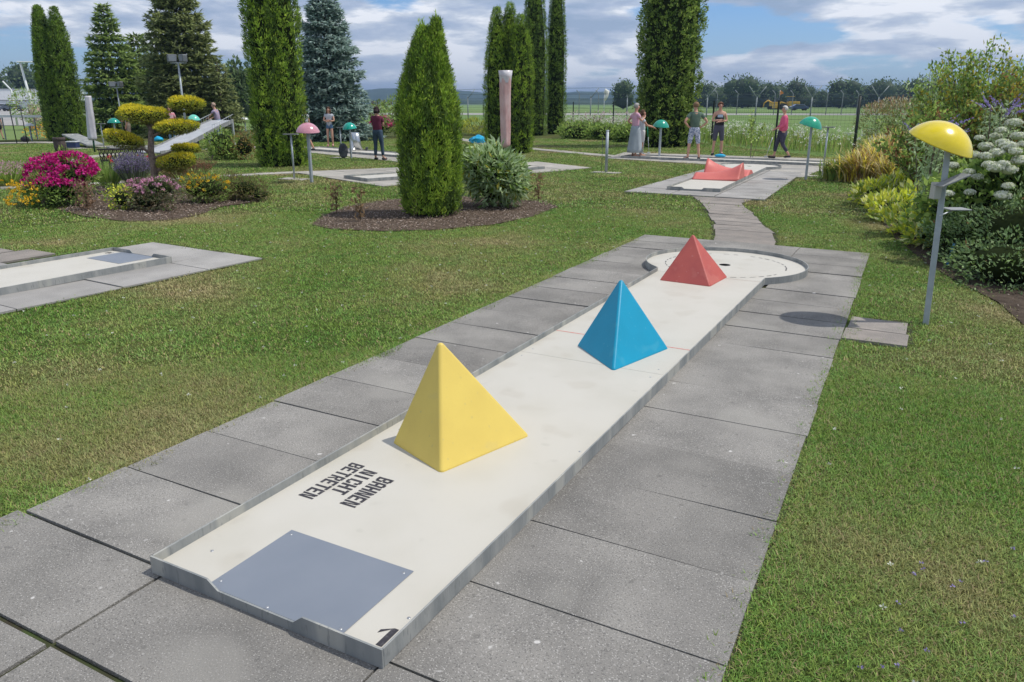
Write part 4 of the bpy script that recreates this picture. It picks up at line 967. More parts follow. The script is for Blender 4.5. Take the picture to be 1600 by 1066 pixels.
c0 = (-12.235, 9.793); spikes('dry_seed_heads', c0, 260, .55, .7, (lf_brown, leafmat('olive_leaf', (0.195, 0.183, 0.061))), 'brown seed heads behind the pink mound', 'perennials', headm=(leafmat('seed_rust', (0.268, 0.134, 0.0732)),))
c0 = (-15.096, 7.75); spikes('green_iris_clump', c0, 420, 0.464, .75, (lf_mid, lf_lite), 'fresh green clump with pale pink tips at the left edge', 'perennials', headm=(pet_pale, lf_mid), w=.02, headfrac=.1)
for i, (px, py, n) in enumerate(((176,283,5),(236,281,7))):
    g = Geo(); c0_ = [(-13.691, 9.147), (-13.281, 9.699)][i]; t = empty('red_flower', c0_, 0, ['red flower heads left of the lavender', 'red and pink flower heads beside the tree trunk'][i], 'flowers')
    P = np.stack([rng.normal(size=n)*.08, rng.normal(size=n)*.08, rng.uniform(.32, .55, n)], 1); heads(g, P, .045, 0, 14)
    g.build('blossoms', [pet_red], t)['kind'] = 'stuff'
    s = MB(); [s.tube([(p[0]*.3, p[1]*.3, 0), tuple(p)], .004, 4) for p in P]; s.build('stems', lf_mid, t)['kind'] = 'stuff'
c0 = (-10.778, 7.429); bush('golden_creeper', c0, [(0,0,.08,.35,.2,.10,300)], (lf_lime, lf_yel, lf_mid), 'low golden creeping juniper in front of the grass clump', L=.05, mix=(.5,.2,.3))

# cloud-pruned tree
c0 = (-11.232, 8.238); s_ = 0.0122; Z = lambda y: (300-y)*s_*.94
rt = np.array([math.cos(_yaw), -math.sin(_yaw)])           # rightwards in the view, on the ground
cp = empty('cloud_pruned_tree', c0, 0, 'cloud-pruned tree with flat golden green foliage pads on a bare trunk', 'topiary tree')
def V3(px, y, d=0.0):
    px = px+.125*(300-y)
    return (rt[0]*(px-240)*s_ + FW[0]*d, rt[1]*(px-240)*s_ + FW[1]*d, Z(y))
tb = MB(); tb.tube([V3(243,302), V3(241,262), V3(236,235), V3(237,192)], [.085,.065,.06,.045], 9); tb.build('trunk', mat('pale_bark', (.30,.235,.19), .9, col2=(.16,.12,.095), nscale=25, bump=.7, bscale=50), cp)
pal = MATS['pale_bark']
for pts in ([V3(237,200),V3(228,190),V3(215,184)], [V3(237,196),V3(246,190),V3(262,172,.1)], [V3(238,212),V3(250,205),V3(270,195,-.1)], [V3(237,240),V3(222,228),V3(210,222)], [V3(241,268),V3(255,262),V3(268,255)], [V3(239,246),V3(256,240),V3(266,233,.25)]):
    tb = MB(); tb.tube(pts, [.032,.022,.012], 7); tb.build('branch', pal, cp)
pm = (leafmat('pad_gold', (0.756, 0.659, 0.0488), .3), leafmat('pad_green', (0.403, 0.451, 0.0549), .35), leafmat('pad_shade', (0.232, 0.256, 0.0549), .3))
for (px, y, wpx, hpx, d, tilt) in ((225,178,40,14,0,0),(206,171,20,9,.1,0),(286,161,28,12,.1,0),(279,196,34,11,-.1,-.04),(194,216,30,13,0,.28),(276,252,30,15,0,-.15),(280,232,22,8,.3,0)):
    cx, cy, cz = V3(px, y, d); rx = wpx*s_*.88; rz_ = hpx*s_*.78; n = int(2600*wpx/40)
    dd_ = unit(rng.normal(size=(n, 3))); dd_[:, 2] = np.sign(dd_[:, 2])*np.abs(dd_[:, 2])**.8
    r_ = 1+.22*fnoise(dd_, 2.8, px)+.08*fnoise(dd_, 9, px); u_ = dd_[:, 0]*rx*r_; w__ = dd_[:, 1]*rx*.75*r_; zz_ = dd_[:, 2]*rz_*r_
    zz_ = np.where(zz_ < 0, zz_*1.15*(1-.35*np.abs(dd_[:, 0])), zz_) + tilt*-u_
    P = np.stack([cx+rt[0]*u_+FW[0]*w__, cy+rt[1]*u_+FW[1]*w__, cz+zz_], 1)
    g = Geo(); V, F = leaves(P, dd_*.6+rng.normal(size=(n, 3))*.4+np.array([0,0,.4]), .055, .016, .2)
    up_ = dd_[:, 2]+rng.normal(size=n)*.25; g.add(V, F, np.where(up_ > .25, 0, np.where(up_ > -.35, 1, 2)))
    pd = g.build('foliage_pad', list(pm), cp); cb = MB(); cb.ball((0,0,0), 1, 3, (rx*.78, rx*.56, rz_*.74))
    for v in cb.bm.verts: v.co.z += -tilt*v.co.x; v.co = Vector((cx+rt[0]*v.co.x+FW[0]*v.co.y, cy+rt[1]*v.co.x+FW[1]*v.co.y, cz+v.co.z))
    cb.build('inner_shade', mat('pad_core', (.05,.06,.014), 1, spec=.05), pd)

# mid-distance shrubs and flowers
c0 = (-17.261, 15.33); s_ = 0.0194
bush('round_green_bush', c0, [(0,0,.42,26*s_,.5,.42,900),(14*s_,-.2,.25,20*s_,.4,.25,500)], (lf_mid, lf_lite, lf_dark), 'round green bush in front of the ramp lane', L=.09, Wd=.05, core=.7)
c0 = (-16.475, 15.451); bush('rusty_bush', c0, [(0,0,.38,16*s_,.4,.42,500)], (lf_rust, leafmat('olive_gold', (0.317, 0.268, 0.061)), lf_mid), 'rusty gold bush left of the tall thuja column', L=.10, Wd=.03, mix=(.4,.4,.2), core=.6)
c0 = (-17.159, 14.758); bush('low_scrub', c0, [(0,0,.2,24*s_,.35,.22,400)], (leafmat('olive_leaf', (0.195, 0.183, 0.061)), lf_mid), 'low olive scrub at the foot of the round green bush', L=.08, Wd=.02, mix=(.6,.4))
c0 = (-22.462, 16.127); bush('yellow_border_flowers', (*(-37.088, 22.082), 0), [(-.5,0,.3,1.2,.4,.3,420),(.9,0,.28,1.0,.4,.28,320)], (lf_mid, pet_yel, pet_org), 'orange and yellow flowers left of the dark three-topped thuja', 'flowers', L=.12, Wd=.05, mix=(.5,.3,.2), stems=False)
bush('box_hedge', (*(-45.103, 26.889), 0), [(0,.5,.45,1.0,.5,.4,420)], (lf_dark, lf_mid), 'low green hedge behind the yellow flowers at the left', 'hedge', L=.12, Wd=.06, mix=(.6,.4), core=.8, stems=False)
bush('young_tree', (*(-49.105, 28.633), 0), [(0,0,1.5,1.5,1.2,1.0,900),(.6,.2,.9,1.3,1,.8,500)], (lf_grey, lf_mid, leafmat('olive_gold', (0.317, 0.268, 0.061))), 'pale green young tree in front of the white hangar', 'tree', L=.16, Wd=.08, mix=(.5,.3,.2))
c0 = (-23.218, 30.891); t = flower_bush('peony_bush', c0, [(0,0,.5,.55,.4,.35,420)], (lf_mid, lf_dark), (leafmat('peony_pink', (.85,.36,.50)), leafmat('peony_deep', (.70,.03,.24))), 26, .20, 'pink flowering bush behind the man in the maroon shirt', .3, 22, L=.14, Wd=.06, mix=(.6,.4), cat='flowering bush')
bush('reddish_shrub', (*(-26.529, 34.031), 0), [(0,1.2,1.1,1.1,.8,.6,500)], (leafmat('bronze_leaf', (0.171, 0.146, 0.0732)), lf_mid), 'bronze-leaved shrub between the blue spruce and the meadow', L=.18, Wd=.09, mix=(.6,.4))
bush('willowy_shrub', (*(-22.326, 30.508), 0), [(.1,.3,1.0,.85,.8,.85,800)], (lf_mid, lf_lite, lf_dark), 'green shrub right behind the left side of the pointed thuja', L=.18, Wd=.06)
c0 = (-20.442, 35.382); bush('yellow_grass_bush', c0, [(0,0,.35,.9,.5,.40,700)], (leafmat('yellow_grass', (0.366, 0.366, 0.0488)), lf_lime, lf_mid), 'yellow-green grassy bush left of the three-spired thuja', L=.25, Wd=.03, mix=(.5,.3,.2), up=1.2, stems=False)
# leafy border along the fence
for i, (px, py, w_, hh) in enumerate(((905,216,36,.75),(948,218,34,.7),(985,221,26,.7))):
    c0 = [(-13.594, 33.795), (-11.921, 33.17), (-10.377, 31.881)][i]; s_ = 0.0299
    t = bush('border_plants', c0, [(0,0,hh*.4,w_*s_,.9,hh*.55,1200)], (lf_mid, lf_lite, lf_dark), ['low leafy border plants left of the score post, by the right tall thuja', 'low leafy border plants behind the bare metal post', 'low leafy border plants behind the grey-haired woman'][i], 'border plants', 'leafy plants along the fence', L=.15, Wd=.08, core=.75, stems=False)
    g = Geo(); n = 46; P = np.stack([rng.uniform(-w_*s_, w_*s_, n), rng.uniform(.4, 2.0, n), rng.uniform(.8, 1.25, n)], 1); heads(g, P, .07, [0, 1], 6); g.build('blossoms', [pet_white, pet_pale], t)['kind'] = 'stuff'

# flowering meadow strip along the fence, one uncountable mass
MP = [(-19.702, 44.243), (-12.644, 36.034), (-6.708, 30.792), (-0.561, 24.985), (1.16, 21.699), (0.925, 28.356), (-1.328, 33.831), (-11.224, 47.767), (-20.273, 55.815), (-27.495, 60.823)]
g = Geo(); n = 16000; xs = [p[0] for p in MP]; ys_ = [p[1] for p in MP]; P = np.stack([rng.uniform(min(xs), max(xs), n*3), rng.uniform(min(ys_), max(ys_), n*3)], 1); P = P[inpoly(P, MP)][:n]
P3 = np.concatenate([P, np.full((len(P), 1), -.02)], 1); V, F = leaves(P3, np.concatenate([rng.normal(size=(len(P), 2))*.25, np.ones((len(P), 1))], 1), rng.uniform(.25, .7, len(P)), .035, .2); g.add(V, F, rng.choice([0, 1, 2], len(P), p=[.5,.3,.2]))
k = rng.uniform(size=len(P)) < .14; Pk = P3[k].copy(); Pk[:, 2] = rng.uniform(.3, .75, len(Pk)); 
for _ in range(4):
    V, F = leaves(Pk+rng.normal(size=Pk.shape)*.03, rng.normal(size=Pk.shape), .07, .05, .1, face=np.array([0,0,1.])); g.add(V, F, 3)
tag(g.build('meadow_flowers', [lf_mid, lf_lite, lf_straw, pet_white]), 'tall grass with small white flowers along the mesh fence', kind='stuff')

# ------------------------------------------------------------------ right-hand border
# feathery shrub with white plumes
c0 = (0.581, 28.164); s_ = 0.0217; h_ = 1.758
t = bush('plume_shrub', c0, [(-30*s_,0,h_*.60,34*s_,.7,h_*.34,1500),(14*s_,0,h_*.66,38*s_,.7,h_*.36,1500),(-10*s_,0,h_*.3,44*s_,.6,h_*.3,900)], (leafmat('olive_leaf2', (0.244, 0.268, 0.0854)), lf_mid, lf_straw), 'feathery olive shrub with creamy white plumes by the dark fence post', L=.12, Wd=.03, mix=(.5,.25,.25))
g = Geo(); n = 900; a = rng.uniform(0, 2*PI, n); rr = np.sqrt(rng.uniform(0, 1, n)); P = np.stack([rr*np.cos(a)*54*s_*rt[0]-8*s_, rr*np.sin(a)*.8+rr*np.cos(a)*54*s_*rt[1], h_*(.93+.10*rng.uniform(-1, 1, n)-.18*rr**2)], 1)
V, F = leaves(P, rng.normal(size=(n, 3))*.4+np.array([0,0,1.]), .11, .035, .2); g.add(V, F, rng.choice([0, 1], n)); g.build('plumes', [leafmat('plume_cream', (.58,.54,.38)), leafmat('plume_rust', (.40,.25,.13))], t)['kind'] = 'stuff'

def open_shrub(name, loc, h, w, nst, label, leafm, L=.07, Wd=.03, nl=46, cat='shrub', stem=.014, mix=(.6,.4), zfrom=.25):
    t = empty(name, loc, 0, label, cat); g = Geo(); s = MB()
    for k in range(nst):
        a = rng.uniform(0, 2*PI); rr = w*math.sqrt(rng.uniform(0, 1)); hh = h*rng.uniform(.62, 1.0)*(1-.18*(rr/w)**2)
        tip = np.array([rr*math.cos(a)*1.1, rr*math.sin(a), hh]); mid = tip*np.array([.55,.55,.6])+rng.normal(size=3)*.03
        s.tube([(tip[0]*.15, tip[1]*.15, 0), tuple(mid), tuple(tip)], [stem, stem*.6, .003], 5, caps=False)
        tt = rng.uniform(zfrom, 1, nl); P = np.where(tt[:, None] < .6, mid*(tt[:, None]/.6), mid+(tip-mid)*((tt[:, None]-.6)/.4)) + rng.normal(size=(nl, 3))*.05*np.array([1,1,.6])
        V, F = leaves(P, rng.normal(size=(nl, 3))*.7+np.array([0,0,.45])+unit(P)*.3, L*rng.uniform(.6, 1.2, nl), Wd*rng.uniform(.7, 1.2, nl), .15); g.add(V, F, rng.choice(len(mix), nl, p=mix))
    s.build('branches', m_bark, t); g.build('foliage', list(leafm), t); return t
D1 = 12.12
open_shrub('tall_shrub', (*(2.338, 13.603), 0), 2.673, 1.05, 100, 'tall loose green and yellow shrub rising above the yellow mushroom', (lf_mid, lf_lite, lf_yel, lf_dark), L=.08, Wd=.038, nl=210, mix=(.40,.30,.18,.12))
open_shrub('tall_shrub', (*(1.626, 14.355), 0), 2.428, .55, 42, 'smaller airy grey-green shrub left of the tall loose shrub', (lf_grey, lf_mid), L=.075, Wd=.03, nl=140, mix=(.6,.4))
open_shrub('tall_shrub', (*(2.926, 12.784), 0), 2.347, .9, 80, 'yellowing shrub at the right edge, behind the white hydrangea', (lf_mid, lf_yel, lf_rust, lf_dark), L=.08, Wd=.038, nl=190, mix=(.33,.32,.12,.23))
open_shrub('rust_leaved_shrub', (*(1.956, 12.26), 0), 1.629, 1.0, 80, 'bushy shrub with rust and green leaves right behind the yellow mushroom', (lf_mid, lf_rust, lf_dark, lf_lite), L=.08, Wd=.04, nl=230, mix=(.40,.2,.12,.28))
for i, (px, y, D) in enumerate(((1462,190,8.6),(1545,145,8.8))):
    c0 = [(1.712, 9.743), (2.509, 11.65)][i]; zt = [1.506, 1.798][i]
    t = empty('butterfly_bush', c0, 0, ['violet flower spikes just left behind the yellow mushroom', 'violet flower spikes among the tall loose shrub'][i], 'butterfly bush'); g = Geo(); s = MB(); lf = Geo()
    for k in range(16):
        a = rng.uniform(0, 2*PI); d = np.array([math.cos(a)*.8, math.sin(a)*.8, rng.uniform(.2, 1.0)]); p0 = np.array([math.cos(a)*.22*rng.uniform(0, 1.2), math.sin(a)*.22, zt*.86+rng.uniform(-.12, .08)]); d = unit(d)
        s.tube([(0,0,0), tuple(p0*np.array([.6,.6,.6])), tuple(p0)], [.008,.006,.003], 4, caps=False)
        tt = rng.uniform(0, 1, 34); P = p0+d*(tt*.22)[:, None]; V, F = leaves(P, rng.normal(size=(34, 3)), .03*(1.25-tt), .02, .1); g.add(V, F)
        n = 60; tt = rng.uniform(.3, 1, n); V, F = leaves(p0*tt[:, None]+rng.normal(size=(n, 3))*.05, rng.normal(size=(n, 3)), .09, .022); lf.add(V, F)
    s.build('branches', m_bark, t); g.build('flower_spikes', [pet_vio], t)['kind'] = 'stuff'; lf.build('foliage', [lf_grey], t)

# golden strappy clumps
def strap(name, loc, n, h, spread, mats_, label, w=.02, cat='daylily clump', group='golden strap-leaved clumps'):
    t = empty(name, loc, 0, label, cat, group); g = Geo(); a = rng.uniform(0, 2*PI, n); b0 = np.stack([rng.normal(size=n)*spread*.25, rng.normal(size=n)*spread*.25, np.zeros(n)], 1)
    out = np.stack([np.cos(a), np.sin(a), np.zeros(n)], 1); L_ = rng.uniform(.6, 1.1, n)*h*1.25; S_ = np.stack([-np.sin(a), np.cos(a), np.zeros(n)], 1)*w*.5
    k_ = rng.uniform(.25, .8, n); pts = []
    for u in (0, .3, .6, .82, 1.0):
        pts.append(b0+out*(L_*k_*(u**1.4))[:, None]+np.array([0,0,1.])*(L_*(u-.55*k_*u**2.4)*(1-.15*k_))[:, None])
    mi = rng.integers(0, len(mats_), n)
    for j in range(4):
        w0 = (1, 1.1, .9, .6, .1)
        V = np.stack([pts[j]-S_*w0[j], pts[j]+S_*w0[j], pts[j+1]+S_*w0[j+1], pts[j+1]-S_*w0[j+1]], 1).reshape(-1, 3); g.add(V, np.arange(4*n).reshape(n, 4), mi)
    o = g.build('leaves', list(mats_), t); o['kind'] = 'stuff'; return t
gold = (leafmat('strap_gold', (0.8, 0.683, 0.11)), leafmat('strap_straw', (0.708, 0.61, 0.329)), leafmat('strap_olive', (0.366, 0.378, 0.0854)), leafmat('strap_rust', (0.415, 0.268, 0.11)))
for i, (x, y) in enumerate([(-0.073, 17.345), (0.396, 16.936), (0.779, 17.476), (1.124, 16.124), (1.474, 16.906), (1.768, 15.406), (0.927, 20.207), (1.488, 20.519)]):
    strap('daylily', (x, y), 640, [.50,.72,.95,.70,.90,.80,1.05,1.1][i], .62, ((lf_mid, gold[2]) if i == 0 else gold), ['dark green strappy clump at the left tip of the right-hand border','golden clump second from the left tip of the border','golden upright clump below the white plumed shrub','low straw-coloured clump at the lawn edge','golden arching clump left of the yellow mushroom','straw and green clump just left of the mushroom pole','far golden clump by the dark fence post','far golden clump under the violet flowers'][i], w=.028)
# yellow-green leafy ground plants
for i, (h_, rx) in enumerate(((.34,.40),(.34,.40),(.46,.5),(.32,.42),(.34,.42),(.52,.55),(.55,.6))):
    c0 = [(1.015, 12.783), (1.36, 10.891), (1.46, 13.223), (1.674, 9.708), (1.928, 8.89), (1.962, 11.221), (1.836, 14.047)][i]
    bush('variegated_hosta', c0, [(0,0,h_*.5,rx,rx*.85,h_*.55,760),(.2,.15,h_*.5,.3,.3,h_*.5,260)], (lf_lime, lf_lite, lf_mid, lf_cream), ['lime green leafy plant at the left corner of its bed','lime green leafy plant at the lawn edge below the straw clump','taller lime green leafy plant behind the first two','cream-edged lime plant halfway along the lawn edge','cream-edged lime plant nearest the mushroom pole','lime green plant right behind the mushroom pole','large lime green plant left behind the mushroom pole'][i], 'leafy plant', 'lime green plants edging the lawn', L=.12, Wd=.045, mix=(.46,.22,.10,.22), core=.6, stems=False, up=.8)
# dark spreading shrub with drooping sprays
dk = (leafmat('cotoneaster', (0.159, 0.256, 0.104), c2=(0.232, 0.342, 0.146)), lf_dark, leafmat('cotoneaster_tip', (0.342, 0.464, 0.207)), lf_rust)
for i, (rx, ht_, n) in enumerate(((.42,.52,2400),(.55,.70,3600),(.6,.80,3600),(.7,.95,3000),(.5,.66,2200),(.55,.42,2400))):
    c0 = [(2.192, 8.138), (2.472, 7.972), (2.746, 7.542), (2.819, 9.998), (2.248, 9.577), (2.58, 7.06)][i]
    bush('spreading_shrub', c0, [(0,0,ht_*.42,rx,rx*.8,ht_*.52,n)], dk, ['dark low shrub right of the mushroom pole','dark arching shrub behind the blue stake','dark arching shrub at the right edge of the photo','tall dark shrub under the white hydrangea','dark shrub just behind the mushroom pole','lowest dark shrub spreading over the bare soil'][i], 'shrub', 'dark spreading shrubs in the right-hand border', L=.050, Wd=.020, mix=(.44,.28,.27,.01), core=.8, stems=False, lump=.55)
# hydrangea with big white heads
c0 = (2.413, 8.643)
t = bush('hydrangea', c0, [(-.1,.1,.70,.50,.45,.34,1500),(.45,0,.85,.5,.5,.42,1400),(-.35,.1,.45,.45,.4,.3,700)], (lf_mid, lf_dark, lf_lite), 'hydrangea with large domed white flower heads at the right edge', 'hydrangea', L=.095, Wd=.06, mix=(.5,.3,.2), core=.65)
HH = [(2.265, 10.268, 0.578), (2.073, 10.391, 0.641), (2.321, 8.367, 1.347), (2.478, 8.337, 1.292), (2.451, 8.778, 1.412), (2.342, 8.151, 1.232), (2.198, 8.186, 1.188), (2.089, 8.014, 1.103), (2.21, 7.966, 1.102), (2.301, 8.015, 1.135), (2.392, 8.064, 1.198), (2.452, 7.982, 1.153), (2.244, 7.87, 1.02), (2.36, 7.819, 1.033), (2.304, 7.789, 0.996), (2.421, 7.852, 0.977), (2.079, 7.895, 0.941), (2.169, 8.057, 0.88), (1.924, 8.038, 0.991), (1.92, 7.809, 0.718), (2.119, 7.916, 0.731), (2.434, 7.746, 0.827), (2.401, 7.728, 0.732), (2.538, 8.256, 1.213), (2.519, 8.019, 1.064), (2.292, 8.464, 1.284), (2.141, 8.497, 1.26)]
for hx, hy, hz in HH:
    r_ = rng.uniform(.052, .088); g = Geo(); n = 150; d = unit(rng.normal(size=(n, 3))); d[:, 2] = np.abs(d[:, 2])*.9-.12; P = np.array([hx-c0[0], hy-c0[1], hz])+d*np.array([r_, r_, r_*.66])
    V, F = leaves(P, np.cross(d, rng.normal(size=(n, 3))), r_*.34, r_*.30, .05, face=d); g.add(V, F, rng.choice([0, 1], n, p=[.72,.28]))
    hd = g.build('flower_head', [pet_white, pet_green], t); cb = MB(); cb.ball((hx-c0[0], hy-c0[1], hz), 1, 2, (r_*.9, r_*.9, r_*.58)); cb.build('flower_core', mat('hydrangea_core', (.42,.46,.28), .9), hd)

# ------------------------------------------------------------------ far trees, hills
m_far = (leafmat('far_leaf', (0.104, 0.159, 0.0671), c2=(0.134, 0.195, 0.0732)), leafmat('far_leaf_light', (0.159, 0.226, 0.0915)), leafmat('far_leaf_dark', (0.0488, 0.0793, 0.0366)))
def far_tree(px_pos, h, w, label, D, group='trees on the far side of the airfield', nl=900):
    t = empty('broadleaf_tree', (*px_pos, 0), 0, label, 'tree', group); sc_ = h
    MB().tube([(0,0,0),(0,0,h*.45)], [h*.035, h*.02], 6).build('trunk', m_bark, t); g = Geo(); nb = 7; cb = MB()
    for k in range(nb):
        a = rng.uniform(0, 2*PI); rr = w*.30*rng.uniform(.2, 1); z = h*rng.uniform(.34, .72); r0 = w*rng.uniform(.24, .34); rz_ = min(h-z, r0*1.05)
        blob_leaves(g, (rr*math.cos(a), rr*math.sin(a), z), (r0, r0, rz_), nl//nb, h*.085, h*.05, (.5,.3,.2), seed=k+h, shell=.7, lump=.4); cb.ball((rr*math.cos(a), rr*math.sin(a), z), 1, 1, (r0*.8, r0*.8, rz_*.8))
    blob_leaves(g, (0,0,h*.7), (w*.28, w*.28, h*.29), nl//5, h*.085, h*.05, (.5,.35,.15), seed=h, shell=.7); cb.ball((0,0,h*.7), 1, 1, (w*.23,w*.23,h*.22)); cb.ball((0,0,h*.25), 1, 1, (w*.42,w*.42,h*.24))
    cr = g.build('crown', list(m_far), t); cb.build('inner_crown', m_far[2], cr); return t
FT = [((-79.415, 216.067), 8.102, 7.502, 974, 230), ((-76.502, 297.183), 9.401, 11.7423, 1105, 300), ((-74.1, 309.843), 8.263, 10.1114, 1128, 310), ((-62.685, 293.277), 11.096, 14.5039, 1160, 290), ((-60.594, 317.132), 9.428, 10.1114, 1190, 310), ((-57.209, 330.323), 9.199, 10.4376, 1214, 320), ((-48.043, 312.543), 10.076, 13.047, 1240, 300), ((-46.416, 336.148), 8.477, 9.0459, 1262, 320), ((-43.052, 349.327), 6.951, 7.1759, 1283, 330), ((-31.711, 309.994), 10.229, 13.2427, 1312, 290), ((-27.485, 335.001), 8.496, 10.1114, 1342, 310), ((-19.851, 322.076), 10.377, 12.8296, 1372, 295), ((-14.416, 342.055), 8.962, 11.4596, 1402, 310), ((-7.57, 334.386), 10.975, 11.09, 1432, 300), ((-1.669, 337.571), 10.526, 11.7423, 1460, 300), ((4.751, 352.399), 9.428, 12.1337, 1490, 310)]
DL = ['round dark tree beside the broad thuja, across the field','leftmost round tree right of the broad thuja','low tree second from the broad thuja','tallest round tree above the man in the black top','lower tree right of the tallest far tree','lower tree above the yellow excavator flag','wide tree above the yellow machines','small tree left of the gap in the far tree line','lowest tree in the gap of the far tree line','tall round tree right of the gap in the far tree line','lower tree left of the slanted fence post','tall tree behind the slanted fence post','mid tree above the white plumed shrub','tall tree left of the airy grey-green shrub','tree half hidden behind the airy grey-green shrub','rightmost far tree behind the tall loose shrub']
for (p, h, w, x, D), lab in zip(FT, DL): far_tree(p, h, w, lab, D)
FL = [((-257.285, 142.798), 10.908, 10.0362), ((-259.786, 152.811), 13.983, 10.4376), ((-250.633, 152.07), 11.853, 7.6777), ((-52.567, 48.742), 5.257, 2.576), ((-53.056, 50.751), 4.668, 2.4087), ((-53.65, 48.158), 3.801, 2.1076)]
for (p, h, w), lab in zip(FL, ['dark round tree behind the hangar at the left edge','tall grey-green tree behind the hangar roof','smaller tree behind the hangar, against the thuja','broadleaf tree seen left of the tall thuja column','broadleaf tree touching the tall thuja column','lower broadleaf tree behind the man at the ramp']): far_tree(p, h, w, lab, 80, 'trees behind the garden at the left', 1400)
g = Geo(); cb = MB()
for (x, y), h in [((-90.665, 340.675), 6.411), ((-83.392, 344.6), 5.628), ((-76.119, 348.526), 6.411), ((-70.058, 351.797), 6.672), ((-63.997, 355.068), 5.889), ((-57.452, 358.6), 6.411), ((-51.149, 362.002), 5.367), ((-44.846, 365.404), 4.582), ((-39.755, 368.151), 5.367), ((-33.695, 371.422), 6.15), ((-26.423, 375.347), 6.411), ((-19.15, 379.271), 5.889), ((-11.878, 383.196), 6.672), ((-4.606, 387.121), 6.15), ((2.666, 391.046), 5.889), ((9.938, 394.97), 5.889)]:
    blob_leaves(g, (x, y, h*.4), (6.5, 6.5, h*.6), 500, .8, .5, (.4,.2,.4), seed=x, shell=.8, lump=.5); cb.ball((x, y, h*.35), 1, 1, (5.5, 5.5, h*.5))
o = g.build('far_undergrowth', list(m_far)); tag(o, 'low dark undergrowth between the far trees', kind='stuff'); cb.build('inner_mass', m_far[2], o)
# wooded hills on the horizon
m_hill = mat('hill_forest', (.028,.048,.032), 1, col2=(.055,.08,.045), nscale=.03, ndetail=10, coord='World', bump=1, bscale=.05, spec=.02)
def hill(prof, D, depth, label):
    b = MB(); bm = b.bm; rows = []
    for j, (dz_, dd_) in enumerate(((0, 0), (.55, .12), (.85, .3), (1.0, .55), (.8, 1.0))):
        rows.append([])
        for (x, y), h in prof:
            p = Vector((x, y)); out = (p-Vector((1.76,-1.48))).normalized(); q_ = p+out*depth*dd_
            hh = h*dz_*(1+.05*noise.noise(Vector((x*.02, y*.02, j)))) + (noise.noise(Vector((x*.05, y*.05, j*3)))*1.6+noise.noise(Vector((x*.14, y*.14, j*5)))*1.0 if dz_ else -1)
            rows[-1].append(bm.verts.new((q_.x, q_.y, hh)))
    for A, B_ in zip(rows, rows[1:]):
        for i in range(len(A)-1): f = bm.faces.new((A[i], A[i+1], B_[i+1], B_[i])); f.smooth = True
    return tag(b.build('wooded_hill', m_hill, None), kind='structure')
def lerp_prof(pts):
    pass
